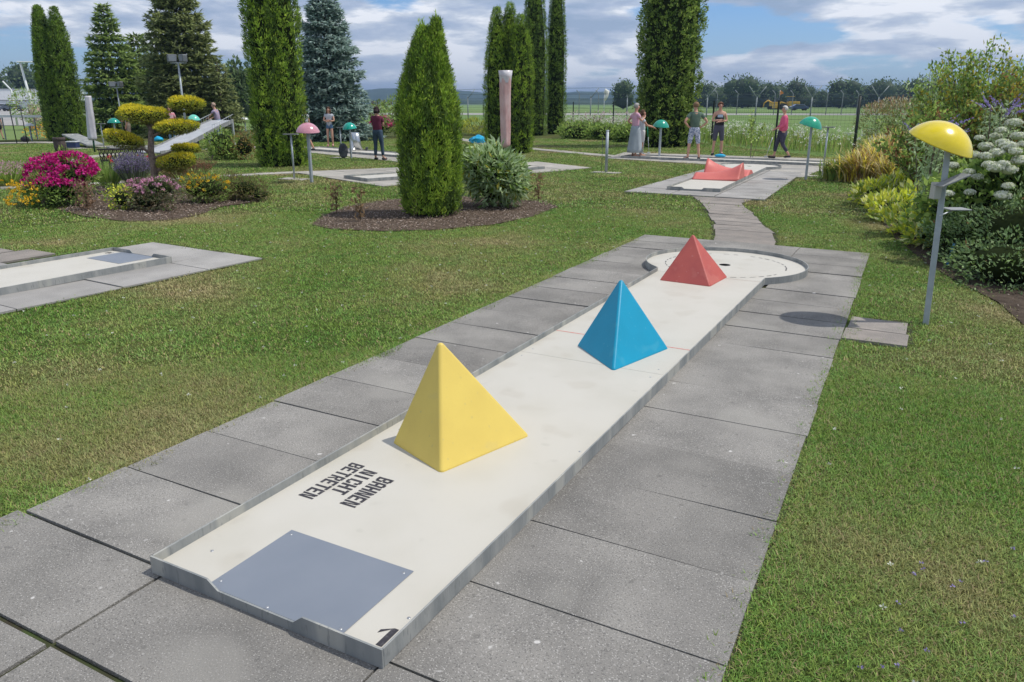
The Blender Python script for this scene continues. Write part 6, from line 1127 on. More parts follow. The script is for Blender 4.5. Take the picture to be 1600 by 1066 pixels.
HP = [((-1501.68, 209.822), 5.935), ((-1498.515, 211.53), 5.937), ((-1495.35, 213.239), 5.94), ((-1492.184, 214.947), 5.943), ((-1489.019, 216.655), 5.946), ((-1485.854, 218.364), 5.949), ((-1482.689, 220.072), 5.952), ((-1479.523, 221.78), 5.954), ((-1476.358, 223.488), 5.957), ((-1473.193, 225.197), 5.96), ((-1470.028, 226.905), 5.963), ((-1466.863, 228.613), 5.966), ((-1463.698, 230.321), 5.969), ((-1460.532, 232.03), 5.972), ((-1457.367, 233.738), 5.974), ((-1454.202, 235.446), 5.977), ((-1451.037, 237.154), 5.98), ((-1447.872, 238.862), 5.983), ((-1444.707, 240.571), 5.986), ((-1441.542, 242.279), 5.989), ((-1438.376, 243.987), 5.992), ((-1435.211, 245.695), 5.994), ((-1432.046, 247.403), 5.997), ((-1428.881, 249.112), 6.0), ((-1425.716, 250.82), 6.003), ((-1422.551, 252.528), 6.006), ((-1419.386, 254.236), 6.009), ((-1416.221, 255.944), 6.012), ((-1413.056, 257.653), 6.014), ((-1409.891, 259.361), 6.017), ((-1406.726, 261.069), 6.02), ((-1403.561, 262.777), 6.023), ((-1400.396, 264.485), 6.026), ((-1397.231, 266.193), 6.029), ((-1394.066, 267.901), 6.031), ((-1390.901, 269.61), 6.034), ((-1387.736, 271.318), 6.037), ((-1384.571, 273.026), 6.04), ((-1381.406, 274.734), 6.043), ((-1378.241, 276.442), 6.046), ((-1375.076, 278.15), 6.049), ((-1371.911, 279.858), 6.051), ((-1368.746, 281.566), 6.054), ((-1365.581, 283.275), 6.057), ((-1362.416, 284.983), 6.06), ((-1359.251, 286.691), 6.063), ((-1356.086, 288.399), 6.066), ((-1352.922, 290.107), 6.069), ((-1349.757, 291.815), 6.071), ((-1346.592, 293.523), 6.074), ((-1343.427, 295.231), 6.077), ((-1340.262, 296.939), 6.08), ((-1337.097, 298.647), 6.083), ((-1333.932, 300.355), 6.086), ((-1330.767, 302.064), 6.088), ((-1327.603, 303.772), 6.091), ((-1324.438, 305.48), 6.094), ((-1321.273, 307.188), 6.097), ((-1318.108, 308.896), 6.1), ((-1314.943, 310.604), 6.103), ((-1311.778, 312.312), 6.106), ((-1308.614, 314.02), 6.108), ((-1305.449, 315.728), 6.111), ((-1302.284, 317.436), 6.114), ((-1299.119, 319.144), 6.117), ((-1295.955, 320.852), 6.12), ((-1292.79, 322.56), 6.123), ((-1289.625, 324.268), 6.126), ((-1286.46, 325.976), 6.128), ((-1283.296, 327.684), 6.131), ((-1280.131, 329.392), 6.134), ((-1276.966, 331.1), 6.137), ((-1273.801, 332.808), 6.14), ((-1270.637, 334.516), 6.143), ((-1267.472, 336.224), 6.146), ((-1264.307, 337.932), 6.148), ((-1261.143, 339.64), 6.151), ((-1257.978, 341.348), 6.154), ((-1254.813, 343.056), 6.157), ((-1251.649, 344.764), 6.16), ((-1248.484, 346.472), 6.163), ((-1245.319, 348.18), 6.165), ((-1242.155, 349.888), 6.168), ((-1238.99, 351.596), 6.171), ((-1235.825, 353.304), 6.174), ((-1232.661, 355.012), 6.177), ((-1229.496, 356.719), 6.18), ((-1226.332, 358.427), 6.183), ((-1223.167, 360.135), 6.185), ((-1220.002, 361.843), 6.188), ((-1216.838, 363.551), 6.191), ((-1213.673, 365.259), 6.194), ((-1210.509, 366.967), 6.197), ((-1207.344, 368.675), 6.2), ((-1204.18, 370.383), 6.203), ((-1201.015, 372.091), 6.205), ((-1197.851, 373.799), 6.208), ((-1194.686, 375.506), 6.211), ((-1191.521, 377.214), 6.214), ((-1188.357, 378.922), 6.217), ((-1185.192, 380.63), 6.22), ((-1182.028, 382.338), 6.222), ((-1178.863, 384.046), 6.225), ((-1175.699, 385.754), 6.228), ((-1172.535, 387.462), 6.231), ((-1169.37, 389.169), 6.234), ((-1166.206, 390.877), 6.237), ((-1163.041, 392.585), 6.24), ((-1159.877, 394.293), 6.242), ((-1156.712, 396.001), 6.245), ((-1153.548, 397.709), 6.248), ((-1150.383, 399.417), 6.251), ((-1147.219, 401.124), 6.254), ((-1144.055, 402.832), 6.257), ((-1140.89, 404.54), 6.26), ((-1137.726, 406.248), 6.262), ((-1134.561, 407.956), 6.265), ((-1131.397, 409.663), 6.268), ((-1128.233, 411.371), 6.271), ((-1125.068, 413.079), 6.274), ((-1121.904, 414.787), 6.277), ((-1118.74, 416.495), 6.28), ((-1115.575, 418.202), 6.282), ((-1112.411, 419.91), 6.285), ((-1109.247, 421.618), 6.288), ((-1106.082, 423.326), 6.291), ((-1102.918, 425.034), 6.294), ((-1099.754, 426.741), 6.297), ((-1096.589, 428.449), 6.299), ((-1093.425, 430.157), 6.302), ((-1090.261, 431.865), 6.305), ((-1087.097, 433.572), 6.308), ((-1083.932, 435.28), 6.311), ((-1080.768, 436.988), 6.314), ((-1077.604, 438.696), 6.317), ((-1074.44, 440.403), 6.319), ((-1071.275, 442.111), 6.322), ((-1068.111, 443.819), 6.325), ((-1064.947, 445.527), 6.328), ((-1061.783, 447.234), 6.331), ((-1058.618, 448.942), 6.334), ((-1055.454, 450.65), 6.337), ((-1052.29, 452.357), 6.339), ((-1049.126, 454.065), 6.342), ((-1045.962, 455.773), 6.345), ((-1042.798, 457.48), 6.348), ((-1039.633, 459.188), 6.351), ((-1036.469, 460.896), 6.354), ((-1033.305, 462.604), 6.356), ((-1030.141, 464.311), 6.359), ((-1026.977, 466.019), 6.362), ((-1023.813, 467.727), 6.365), ((-1020.649, 469.434), 6.368), ((-1017.484, 471.142), 6.371), ((-1014.32, 472.85), 6.374), ((-1011.156, 474.557), 6.376), ((-1007.992, 476.265), 6.379), ((-1004.828, 477.973), 6.382), ((-1001.664, 479.68), 6.385), ((-998.5, 481.388), 6.388), ((-995.336, 483.095), 6.391), ((-992.172, 484.803), 6.394), ((-989.008, 486.511), 6.396), ((-985.844, 488.218), 6.399), ((-982.68, 489.926), 6.402), ((-979.516, 491.634), 6.405), ((-976.352, 493.341), 6.408), ((-973.188, 495.049), 6.411), ((-970.024, 496.756), 6.413), ((-966.86, 498.464), 6.416), ((-963.696, 500.172), 6.419), ((-960.532, 501.879), 6.422), ((-957.368, 503.587), 6.425), ((-954.204, 505.294), 6.428), ((-951.04, 507.002), 6.431), ((-947.876, 508.71), 6.433), ((-944.712, 510.417), 6.436), ((-941.548, 512.125), 6.439), ((-938.384, 513.832), 6.442), ((-935.22, 515.54), 6.445), ((-932.056, 517.247), 6.448), ((-928.893, 518.955), 6.451), ((-925.729, 520.662), 6.453), ((-922.565, 522.37), 6.456), ((-919.401, 524.078), 6.459), ((-916.237, 525.785), 6.462), ((-913.073, 527.493), 6.465), ((-909.909, 529.2), 6.468), ((-906.745, 530.908), 6.47), ((-903.582, 532.615), 6.473), ((-900.418, 534.323), 6.476), ((-897.254, 536.03), 6.479), ((-894.09, 537.738), 6.482), ((-890.926, 539.445), 6.485), ((-887.763, 541.153), 6.488), ((-884.599, 542.86), 6.49), ((-881.435, 544.568), 6.493), ((-878.271, 546.275), 6.496), ((-875.107, 547.983), 6.499), ((-871.944, 549.69), 6.502), ((-868.78, 551.398), 6.505), ((-865.616, 553.105), 6.508), ((-862.452, 554.813), 6.51), ((-859.289, 556.52), 6.513), ((-856.125, 558.227), 6.516), ((-852.961, 559.935), 6.519), ((-849.798, 561.642), 6.522), ((-846.634, 563.35), 6.525), ((-843.47, 565.057), 6.528), ((-840.307, 566.765), 6.53), ((-837.143, 568.472), 6.533), ((-833.979, 570.18), 6.536), ((-830.815, 571.887), 6.539), ((-827.652, 573.594), 6.542), ((-824.488, 575.302), 6.545), ((-821.325, 577.009), 6.547), ((-818.161, 578.717), 6.55), ((-814.997, 580.424), 6.553), ((-811.834, 582.131), 6.556), ((-808.67, 583.839), 6.559), ((-805.506, 585.546), 6.562), ((-802.343, 587.254), 6.565), ((-799.179, 588.961), 6.567), ((-796.016, 590.668), 6.57), ((-792.852, 592.376), 6.573), ((-789.689, 594.083), 6.576), ((-786.525, 595.79), 6.579), ((-783.361, 597.498), 6.582), ((-780.198, 599.205), 6.585), ((-777.034, 600.913), 6.587), ((-773.871, 602.62), 6.59), ((-770.707, 604.327), 6.593), ((-767.544, 606.035), 6.596), ((-764.38, 607.742), 6.599), ((-761.217, 609.449), 6.602), ((-758.053, 611.157), 6.604), ((-754.89, 612.864), 6.607), ((-751.726, 614.571), 6.61), ((-748.563, 616.279), 6.613), ((-745.399, 617.986), 6.616), ((-742.236, 619.693), 6.619), ((-739.073, 621.401), 6.606), ((-735.909, 623.108), 6.592), ((-732.746, 624.815), 6.579), ((-729.582, 626.522), 6.566), ((-726.419, 628.23), 6.553), ((-723.255, 629.937), 6.54), ((-720.092, 631.644), 6.527), ((-716.929, 633.352), 6.513), ((-713.765, 635.059), 6.5), ((-710.602, 636.766), 6.487), ((-707.438, 638.473), 6.474), ((-704.275, 640.181), 6.461), ((-701.112, 641.888), 6.448), ((-697.948, 643.595), 6.435), ((-694.785, 645.302), 6.421), ((-691.622, 647.01), 6.408), ((-688.458, 648.717), 6.395), ((-685.295, 650.424), 6.382), ((-682.132, 652.131), 6.369), ((-678.968, 653.839), 6.356), ((-675.805, 655.546), 6.342), ((-672.642, 657.253), 6.329), ((-669.479, 658.96), 6.316), ((-666.315, 660.667), 6.303), ((-663.152, 662.375), 6.29), ((-659.989, 664.082), 6.277), ((-656.826, 665.789), 6.264), ((-653.662, 667.496), 6.25), ((-650.499, 669.203), 6.237), ((-647.336, 670.911), 6.224), ((-644.173, 672.618), 6.211), ((-641.009, 674.325), 6.198), ((-637.846, 676.032), 6.185), ((-634.683, 677.739), 6.171), ((-631.52, 679.447), 6.158), ((-628.357, 681.154), 6.145), ((-625.193, 682.861), 6.132), ((-622.03, 684.568), 6.119), ((-618.867, 686.275), 6.106), ((-615.704, 687.982), 6.092), ((-612.541, 689.69), 6.079), ((-609.378, 691.397), 6.066), ((-606.215, 693.104), 6.053), ((-603.051, 694.811), 6.04), ((-599.888, 696.518), 6.027), ((-596.725, 698.225), 6.013), ((-593.562, 699.932), 6.0), ((-590.399, 701.639), 5.987), ((-587.236, 703.347), 5.974), ((-584.073, 705.054), 5.961), ((-580.91, 706.761), 5.948), ((-577.747, 708.468), 5.935), ((-574.584, 710.175), 5.849), ((-571.421, 711.882), 5.763), ((-568.258, 713.589), 5.678), ((-565.095, 715.296), 5.592), ((-561.931, 717.003), 5.507), ((-558.768, 718.71), 5.421), ((-555.605, 720.417), 5.336), ((-552.442, 722.125), 5.25), ((-549.279, 723.832), 5.164), ((-546.116, 725.539), 5.079), ((-542.953, 727.246), 4.993), ((-539.791, 728.953), 4.908), ((-536.628, 730.66), 4.822), ((-533.465, 732.367), 4.736), ((-530.302, 734.074), 4.651), ((-527.139, 735.781), 4.565), ((-523.976, 737.488), 4.594), ((-520.813, 739.195), 4.622), ((-517.65, 740.902), 4.651), ((-514.487, 742.609), 4.679), ((-511.324, 744.316), 4.708), ((-508.161, 746.023), 4.736), ((-504.998, 747.73), 4.765), ((-501.835, 749.437), 4.794), ((-498.673, 751.144), 4.822), ((-495.51, 752.851), 4.851), ((-492.347, 754.558), 4.879), ((-489.184, 756.265), 4.908), ((-486.021, 757.972), 4.936), ((-482.858, 759.679), 4.965), ((-479.695, 761.386), 4.993), ((-476.533, 763.093), 5.022), ((-473.37, 764.8), 5.05), ((-470.207, 766.507), 5.079), ((-467.044, 768.214), 5.107), ((-463.881, 769.921), 5.136), ((-460.719, 771.628), 5.164), ((-457.556, 773.335), 5.193), ((-454.393, 775.042), 5.222), ((-451.23, 776.749), 5.25), ((-448.068, 778.456), 5.279), ((-444.905, 780.162), 5.307), ((-441.742, 781.869), 5.336), ((-438.579, 783.576), 5.364), ((-435.417, 785.283), 5.393), ((-432.254, 786.99), 5.421), ((-429.091, 788.697), 5.45), ((-425.928, 790.404), 5.478), ((-422.766, 792.111), 5.507), ((-419.603, 793.818), 5.535), ((-416.44, 795.525), 5.564), ((-413.278, 797.232), 5.592), ((-410.115, 798.938), 5.621), ((-406.952, 800.645), 5.649), ((-403.79, 802.352), 5.678), ((-400.627, 804.059), 5.706), ((-397.464, 805.766), 5.735), ((-394.302, 807.473), 5.763), ((-391.139, 809.18), 5.792), ((-387.977, 810.887), 5.82), ((-384.814, 812.593), 5.849), ((-381.651, 814.3), 5.878), ((-378.489, 816.007), 5.906), ((-375.326, 817.714), 5.935), ((-372.164, 819.421), 5.992), ((-369.001, 821.128), 6.049), ((-365.839, 822.834), 6.106), ((-362.676, 824.541), 6.163), ((-359.513, 826.248), 6.22), ((-356.351, 827.955), 6.277), ((-353.188, 829.662), 6.334), ((-350.026, 831.369), 6.391), ((-346.863, 833.075), 6.448), ((-343.701, 834.782), 6.505), ((-340.538, 836.489), 6.562), ((-337.376, 838.196), 6.619), ((-334.213, 839.903), 6.676), ((-331.051, 841.609), 6.733), ((-327.888, 843.316), 6.79), ((-324.726, 845.023), 6.847), ((-321.563, 846.73), 6.904), ((-318.401, 848.436), 6.961), ((-315.239, 850.143), 7.018), ((-312.076, 851.85), 7.075), ((-308.914, 853.557), 7.132), ((-305.751, 855.263), 7.189), ((-302.589, 856.97), 7.246), ((-299.426, 858.677), 7.303), ((-296.264, 860.384), 7.405), ((-293.102, 862.09), 7.508), ((-289.939, 863.797), 7.61), ((-286.777, 865.504), 7.713), ((-283.615, 867.211), 7.815), ((-280.452, 868.917), 7.918), ((-277.29, 870.624), 8.02), ((-274.128, 872.331), 8.123), ((-270.965, 874.037), 8.225), ((-267.803, 875.744), 8.328), ((-264.641, 877.451), 8.43), ((-261.478, 879.158), 8.533), ((-258.316, 880.864), 8.635), ((-255.154, 882.571), 8.738), ((-251.991, 884.278), 8.84), ((-248.829, 885.984), 8.942), ((-245.667, 887.691), 9.045), ((-242.504, 889.398), 9.147), ((-239.342, 891.104), 9.25), ((-236.18, 892.811), 9.352), ((-233.018, 894.518), 9.369), ((-229.855, 896.224), 9.386), ((-226.693, 897.931), 9.403), ((-223.531, 899.638), 9.42), ((-220.369, 901.344), 9.437), ((-217.207, 903.051), 9.455), ((-214.044, 904.758), 9.472), ((-210.882, 906.464), 9.489), ((-207.72, 908.171), 9.506), ((-204.558, 909.877), 9.523), ((-201.396, 911.584), 9.54), ((-198.234, 913.291), 9.557), ((-195.071, 914.997), 9.574), ((-191.909, 916.704), 9.591), ((-188.747, 918.41), 9.608), ((-185.585, 920.117), 9.625), ((-182.423, 921.824), 9.642), ((-179.261, 923.53), 9.659), ((-176.099, 925.237), 9.676), ((-172.936, 926.943), 9.693), ((-169.774, 928.65), 9.711), ((-166.612, 930.357), 9.728), ((-163.45, 932.063), 9.745), ((-160.288, 933.77), 9.762), ((-157.126, 935.476), 9.779), ((-153.964, 937.183), 9.796), ((-150.802, 938.889), 9.813), ((-147.64, 940.596), 9.83), ((-144.478, 942.303), 9.847), ((-141.316, 944.009), 9.864), ((-138.154, 945.716), 9.881), ((-134.992, 947.422), 9.898), ((-131.83, 949.129), 9.915), ((-128.668, 950.835), 9.932), ((-125.506, 952.542), 9.949), ((-122.344, 954.248), 9.966), ((-119.182, 955.955), 9.984), ((-116.02, 957.661), 10.001), ((-112.858, 959.368), 10.018), ((-109.696, 961.074), 10.035), ((-106.534, 962.781), 10.026), ((-103.372, 964.487), 10.018), ((-100.21, 966.194), 10.009), ((-97.048, 967.9), 10.001), ((-93.886, 969.607), 9.992), ((-90.724, 971.313), 9.984), ((-87.562, 973.02), 9.975), ((-84.401, 974.726), 9.966), ((-81.239, 976.433), 9.958), ((-78.077, 978.139), 9.949), ((-74.915, 979.846), 9.941), ((-71.753, 981.552), 9.932), ((-68.591, 983.258), 9.924), ((-65.429, 984.965), 9.915), ((-62.268, 986.671), 9.907), ((-59.106, 988.378), 9.898), ((-55.944, 990.084), 9.89), ((-52.782, 991.791), 9.881), ((-49.62, 993.497), 9.873), ((-46.458, 995.203), 9.864), ((-43.297, 996.91), 9.856), ((-40.135, 998.616), 9.847), ((-36.973, 1000.323), 9.839), ((-33.811, 1002.029), 9.83), ((-30.65, 1003.736), 9.821), ((-27.488, 1005.442), 9.813), ((-24.326, 1007.148), 9.804), ((-21.164, 1008.855), 9.796), ((-18.003, 1010.561), 9.787), ((-14.841, 1012.267), 9.779), ((-11.679, 1013.974), 9.77), ((-8.517, 1015.68), 9.762), ((-5.356, 1017.387), 9.753), ((-2.194, 1019.093), 9.745), ((0.968, 1020.799), 9.736), ((4.129, 1022.506), 9.728), ((7.291, 1024.212), 9.719), ((10.453, 1025.918), 9.711), ((13.614, 1027.625), 9.702), ((16.776, 1029.331), 9.693), ((19.938, 1031.037), 9.685), ((23.099, 1032.744), 9.676), ((26.261, 1034.45), 9.668), ((29.423, 1036.156), 9.659), ((32.584, 1037.863), 9.651), ((35.746, 1039.569), 9.642), ((38.907, 1041.275), 9.634), ((42.069, 1042.982), 9.625), ((45.231, 1044.688), 9.617), ((48.392, 1046.394), 9.608), ((51.554, 1048.101), 9.6), ((54.715, 1049.807), 9.591), ((57.877, 1051.513), 9.583), ((61.038, 1053.219), 9.574), ((64.2, 1054.926), 9.565), ((67.361, 1056.632), 9.557), ((70.523, 1058.338), 9.548), ((73.685, 1060.044), 9.54), ((76.846, 1061.751), 9.531), ((80.008, 1063.457), 9.523), ((83.169, 1065.163), 9.514), ((86.331, 1066.87), 9.506), ((89.492, 1068.576), 9.497), ((92.653, 1070.282), 9.489), ((95.815, 1071.988), 9.48), ((98.976, 1073.694), 9.472), ((102.138, 1075.401), 9.463), ((105.299, 1077.107), 9.455), ((108.461, 1078.813), 9.446), ((111.622, 1080.519), 9.437), ((114.784, 1082.226), 9.429), ((117.945, 1083.932), 9.42), ((121.106, 1085.638), 9.412), ((124.268, 1087.344), 9.403), ((127.429, 1089.05), 9.395), ((130.591, 1090.757), 9.386), ((133.752, 1092.463), 9.378), ((136.913, 1094.169), 9.369), ((140.075, 1095.875), 9.361), ((143.236, 1097.581), 9.352), ((146.397, 1099.288), 9.352), ((149.559, 1100.994), 9.352), ((152.72, 1102.7), 9.352), ((155.881, 1104.406), 9.352), ((159.043, 1106.112), 9.352), ((162.204, 1107.818), 9.352), ((165.365, 1109.524), 9.352), ((168.527, 1111.231), 9.352), ((171.688, 1112.937), 9.352), ((174.849, 1114.643), 9.352), ((178.01, 1116.349), 9.352), ((181.172, 1118.055), 9.352), ((184.333, 1119.761), 9.352), ((187.494, 1121.467), 9.352), ((190.655, 1123.174), 9.352), ((193.817, 1124.88), 9.352), ((196.978, 1126.586), 9.352), ((200.139, 1128.292), 9.352), ((203.3, 1129.998), 9.352), ((206.462, 1131.704), 9.352), ((209.623, 1133.41), 9.352), ((212.784, 1135.116), 9.352), ((215.945, 1136.822), 9.352), ((219.106, 1138.528), 9.352), ((222.267, 1140.235), 9.352), ((225.429, 1141.941), 9.352), ((228.59, 1143.647), 9.352), ((231.751, 1145.353), 9.352), ((234.912, 1147.059), 9.352), ((238.073, 1148.765), 9.352), ((241.234, 1150.471), 9.352), ((244.395, 1152.177), 9.352), ((247.557, 1153.883), 9.352), ((250.718, 1155.589), 9.352), ((253.879, 1157.295), 9.352), ((257.04, 1159.001), 9.352), ((260.201, 1160.707), 9.352), ((263.362, 1162.413), 9.352), ((266.523, 1164.119), 9.352), ((269.684, 1165.825), 9.352), ((272.845, 1167.531), 9.352), ((276.006, 1169.237), 9.352), ((279.167, 1170.943), 9.352), ((282.328, 1172.649), 9.352), ((285.489, 1174.355), 9.352), ((288.65, 1176.061), 9.352), ((291.811, 1177.767), 9.352), ((294.972, 1179.473), 9.352), ((298.133, 1181.179), 9.352), ((301.294, 1182.885), 9.352), ((304.455, 1184.591), 9.352), ((307.616, 1186.297), 9.352), ((310.777, 1188.003), 9.352), ((313.938, 1189.709), 9.352), ((317.099, 1191.415), 9.352), ((320.26, 1193.121), 9.352), ((323.421, 1194.827), 9.352), ((326.582, 1196.533), 9.352), ((329.743, 1198.239), 9.352), ((332.904, 1199.945), 9.352), ((336.065, 1201.651), 9.352), ((339.225, 1203.357), 9.352), ((342.386, 1205.062), 9.352), ((345.547, 1206.768), 9.352), ((348.708, 1208.474), 9.352), ((351.869, 1210.18), 9.352), ((355.03, 1211.886), 9.352), ((358.191, 1213.592), 9.352), ((361.351, 1215.298), 9.352), ((364.512, 1217.004), 9.352), ((367.673, 1218.71), 9.352), ((370.834, 1220.416), 9.352), ((373.995, 1222.122), 9.352), ((377.155, 1223.827), 9.352), ((380.316, 1225.533), 9.352), ((383.477, 1227.239), 9.352), ((386.638, 1228.945), 9.352), ((389.799, 1230.651), 9.352), ((392.959, 1232.357), 9.352), ((396.12, 1234.063), 9.352), ((399.281, 1235.768), 9.352), ((402.442, 1237.474), 9.352), ((405.602, 1239.18), 9.352), ((408.763, 1240.886), 9.352), ((411.924, 1242.592), 9.352), ((415.085, 1244.298), 9.352), ((418.245, 1246.003), 9.352), ((421.406, 1247.709), 9.352), ((424.567, 1249.415), 9.352), ((427.727, 1251.121), 9.352), ((430.888, 1252.827), 9.352), ((434.049, 1254.533), 9.352), ((437.209, 1256.238), 9.352), ((440.37, 1257.944), 9.352), ((443.531, 1259.65), 9.352), ((446.691, 1261.356), 9.352), ((449.852, 1263.062), 9.352), ((453.012, 1264.767), 9.352), ((456.173, 1266.473), 9.352), ((459.334, 1268.179), 9.352), ((462.494, 1269.885), 9.352), ((465.655, 1271.59), 9.352), ((468.815, 1273.296), 9.352), ((471.976, 1275.002), 9.352), ((475.137, 1276.708), 9.352), ((478.297, 1278.413), 9.352), ((481.458, 1280.119), 9.352), ((484.618, 1281.825), 9.352), ((487.779, 1283.531), 9.352), ((490.939, 1285.236), 9.352), ((494.1, 1286.942), 9.352), ((497.26, 1288.648), 9.352), ((500.421, 1290.354), 9.352), ((503.581, 1292.059), 9.352), ((506.742, 1293.765), 9.352), ((509.902, 1295.471), 9.352), ((513.063, 1297.176), 9.352), ((516.223, 1298.882), 9.352), ((519.384, 1300.588), 9.352)]
hill(HP, 900, 200, 'woodland strip')

# ------------------------------------------------------------------ mushroom lamps, posts, parasols
def dome(name, loc, h_rim, wid, colr, label, tilt=0.0, fwd=0.0, tilt_az=0.0, pole_r=.02, cap_off=(0,0), group='mushroom-shaped signs beside the lanes', lean=(0,0), hgt=.36, mname=None, vis=True):
    """post with a glossy half-shell cap"""
    t = empty('mushroom_post', loc, 0, label, 'mushroom post', group)
    tx, ty = lean
    MB().tube([(0,0,-.05),(tx,ty,h_rim)], pole_r, 4, sq=True).build('pole', mat('galvanised_pole', (.42,.46,.49), .5, metal=.35, col2=(.34,.38,.41), nscale=9, bump=.1), t, bevel=pole_r*.25, seg=2)
    m = mat(mname, colr, .22, spec=.55, col2=tuple(c*.86 for c in colr), nscale=5, coat=.35)
    r = wid/2; n = 10; th_ = R(68); pr = [(r*math.sin(th_*(1-k/n))/math.sin(th_), r*2*hgt*(math.cos(th_*(1-k/n))-math.cos(th_))/(1-math.cos(th_))) for k in range(n+1)]
    inner = [(a*.985, b_-.006) for a, b_ in pr[::-1]]; inner[0] = (0, pr[-1][1]-.008)
    Mx = Matrix.Translation((tx+cap_off[0], ty+cap_off[1], h_rim)) @ Matrix.Rotation(tilt_az, 4, 'Z') @ Matrix.Rotation(fwd, 4, 'X') @ Matrix.Rotation(tilt, 4, 'Y')
    b = MB(); b.lathe(pr + inner, 40, M=Mx); b.build('cap', m, t)
    MB().lathe([(.0, r*2*hgt*.35), (r*.24, r*2*hgt*.30), (r*.24, -.012), (0, -.012)], 16, M=Mx).build('cap_socket', mat('dark_metal', (.08,.085,.09), .5, metal=.5), t)
    return t
rz_view = math.atan2(rt[1], rt[0])
yb = (1.869, 5.071)
ym = dome('m', (*yb, 0), 1.335, .475, (.80,.62,.005), 'glossy yellow mushroom post leaning beside the first lane', tilt=R(17), tilt_az=rz_view, fwd=R(15), pole_r=.021, cap_off=(-.055,.03), lean=(-.045,.025), hgt=.33, mname='yellow_gloss')
def near(px, y): return None
# tray arm, box and small shelf on the pole
def VP(u, d, z): return (rt[0]*u+FW[0]*d, rt[1]*u+FW[1]*d, z)
b = MB(); b.box(-.10, .11, -.11, .02, -.006, .006, M=Matrix.Translation((*VP(-.03,-.03,0)[:2], 1.085)) @ Matrix.Rotation(rz_view, 4, 'Z') @ Matrix.Rotation(R(-24), 4, 'Y')); b.build('writing_tray', m_rim, ym, bevel=.003)
b = MB(); b.box(-.035, .018, -.04, .03, -.075, .045, M=Matrix.Translation((*VP(-.085,0,0)[:2], 1.02)) @ Matrix.Rotation(rz_view, 4, 'Z')); b.build('pencil_box', mat('putty_plastic', (.42,.42,.37), .6), ym, bevel=.006)
b = MB(); b.box(-.06, .10, -.07, .07, -.004, .004, M=Matrix.Translation((*VP(.11,.08,0)[:2], .86)) @ Matrix.Rotation(rz_view, 4, 'Z')).build('lower_tray', mat('grey_tray', (.30,.31,.31), .6, metal=.3), ym, bevel=.002)
MB().tube([VP(-.03,0,.82), VP(.08,.05,.85)], .006, 6).build('tray_bar', m_wire, ym)
tl_g = (.010,.36,.21)
dome('m', (*(-0.741, 16.976), 0), 1.144, 0.5013, tl_g, 'green mushroom post right of the hump lane', R(14), R(8), rz_view, .025, cap_off=(rt[0]*-.03, rt[1]*-.03), mname='green_gloss', hgt=.40)
dome('m', (*(-5.875, 22.352), 0), 0.927, 0.5012, (.008,.33,.22), 'green mushroom post in front of the broad thuja', R(3), R(5), rz_view, .03, mname='green_gloss_deep', hgt=.42)
dome('m', (*(-9.987, 11.195), 0), 1.036, 0.4956, (.60,.27,.33), 'pink mushroom post in front of the tall thuja column', R(2), R(5), rz_view, .028, mname='pink_matt', hgt=.38)
dome('m', (*(-14.079, 17.432), 0), 0.873, 0.4335, (.0,.36,.27), 'green mushroom post in front of the steel loop', R(-5), R(5), rz_view, .022, mname='teal_gloss', hgt=.42)
dome('m', (*(-24.632, 17.023), 0), 0.922, 0.4449, (.0,.27,.20), 'dark green mushroom post left of the cloud-pruned tree', 0, 0, 0, .025, mname='teal_dark', hgt=.38)
dome('m', (*(-22.805, 19.017), 0), 0.996, 0.4584, (.16,.62,.48), 'pale green mushroom post behind the right pads of the cloud-pruned tree', 0, 0, 0, .025, mname='mint_gloss', hgt=.45)
dome('m', (*(-34.365, 19.674), 0), 0.613, 0.4056, (.66,.68,.66), 'white mushroom post near the left edge', 0, 0, 0, .03, mname='white_gloss', hgt=.30)
dome('m', (*(-35.753, 33.586), 0), 0.641, 0.4713, (.66,.68,.66), 'white mushroom post just left of the tall thuja column', 0, 0, 0, .03, mname='white_gloss', hgt=.34)

def post(loc, h, r, label, tray=None, rod=False, group='bare metal posts beside the lanes'):
    t = empty('metal_post', loc, 0, label, 'post', group)
    MB().tube([(0,0,-.05),(0,0,h)], r, 10).lathe([(r*1.15,h-.02),(r*1.15,h+.006),(0,h+.012)], 10).build('tube', MATS['galvanised_pole'], t)
    if tray: MB().box(-tray, tray, -.06, .06, h+.005, h+.025, M=Matrix.Rotation(rz_view, 4, 'Z')).build('tray', m_rim, t)
    if rod: MB().tube([(-.12,0,0),(-.12,0,h*.85)], .006, 5).build('rod', mat('dark_metal', (.08,.085,.09), .5), t)
    MB().box(-.35, .35, -.18, .18, -.03, -.004).build('foot_slab', m_path, t)
    return t
post((*(-5.336, 16.521), 0), 0.987, .036, 'thick bare metal post standing alone on the lawn right of the thujas', rod=True)
post((*(-0.52, 17.999), 0), 1.08, .02, 'thin metal post with a small tray right of the green mushroom', tray=.13)
post((*(-10.833, 11.564), 0), 0.942, .02, 'thin metal post with a tray left of the pink mushroom', tray=.16)
post((*(-14.529, 17.515), 0), 0.883, .02, 'thin metal post with the dark bag, left of the small green mushroom', tray=.12)
post((*(-25.436, 17.046), 0), 0.867, .02, 'thin metal post with a flat top behind the magenta phlox', tray=.16)
post((*(-23.118, 18.841), 0), 0.881, .02, 'thin metal post under the raised ramp', tray=.12)

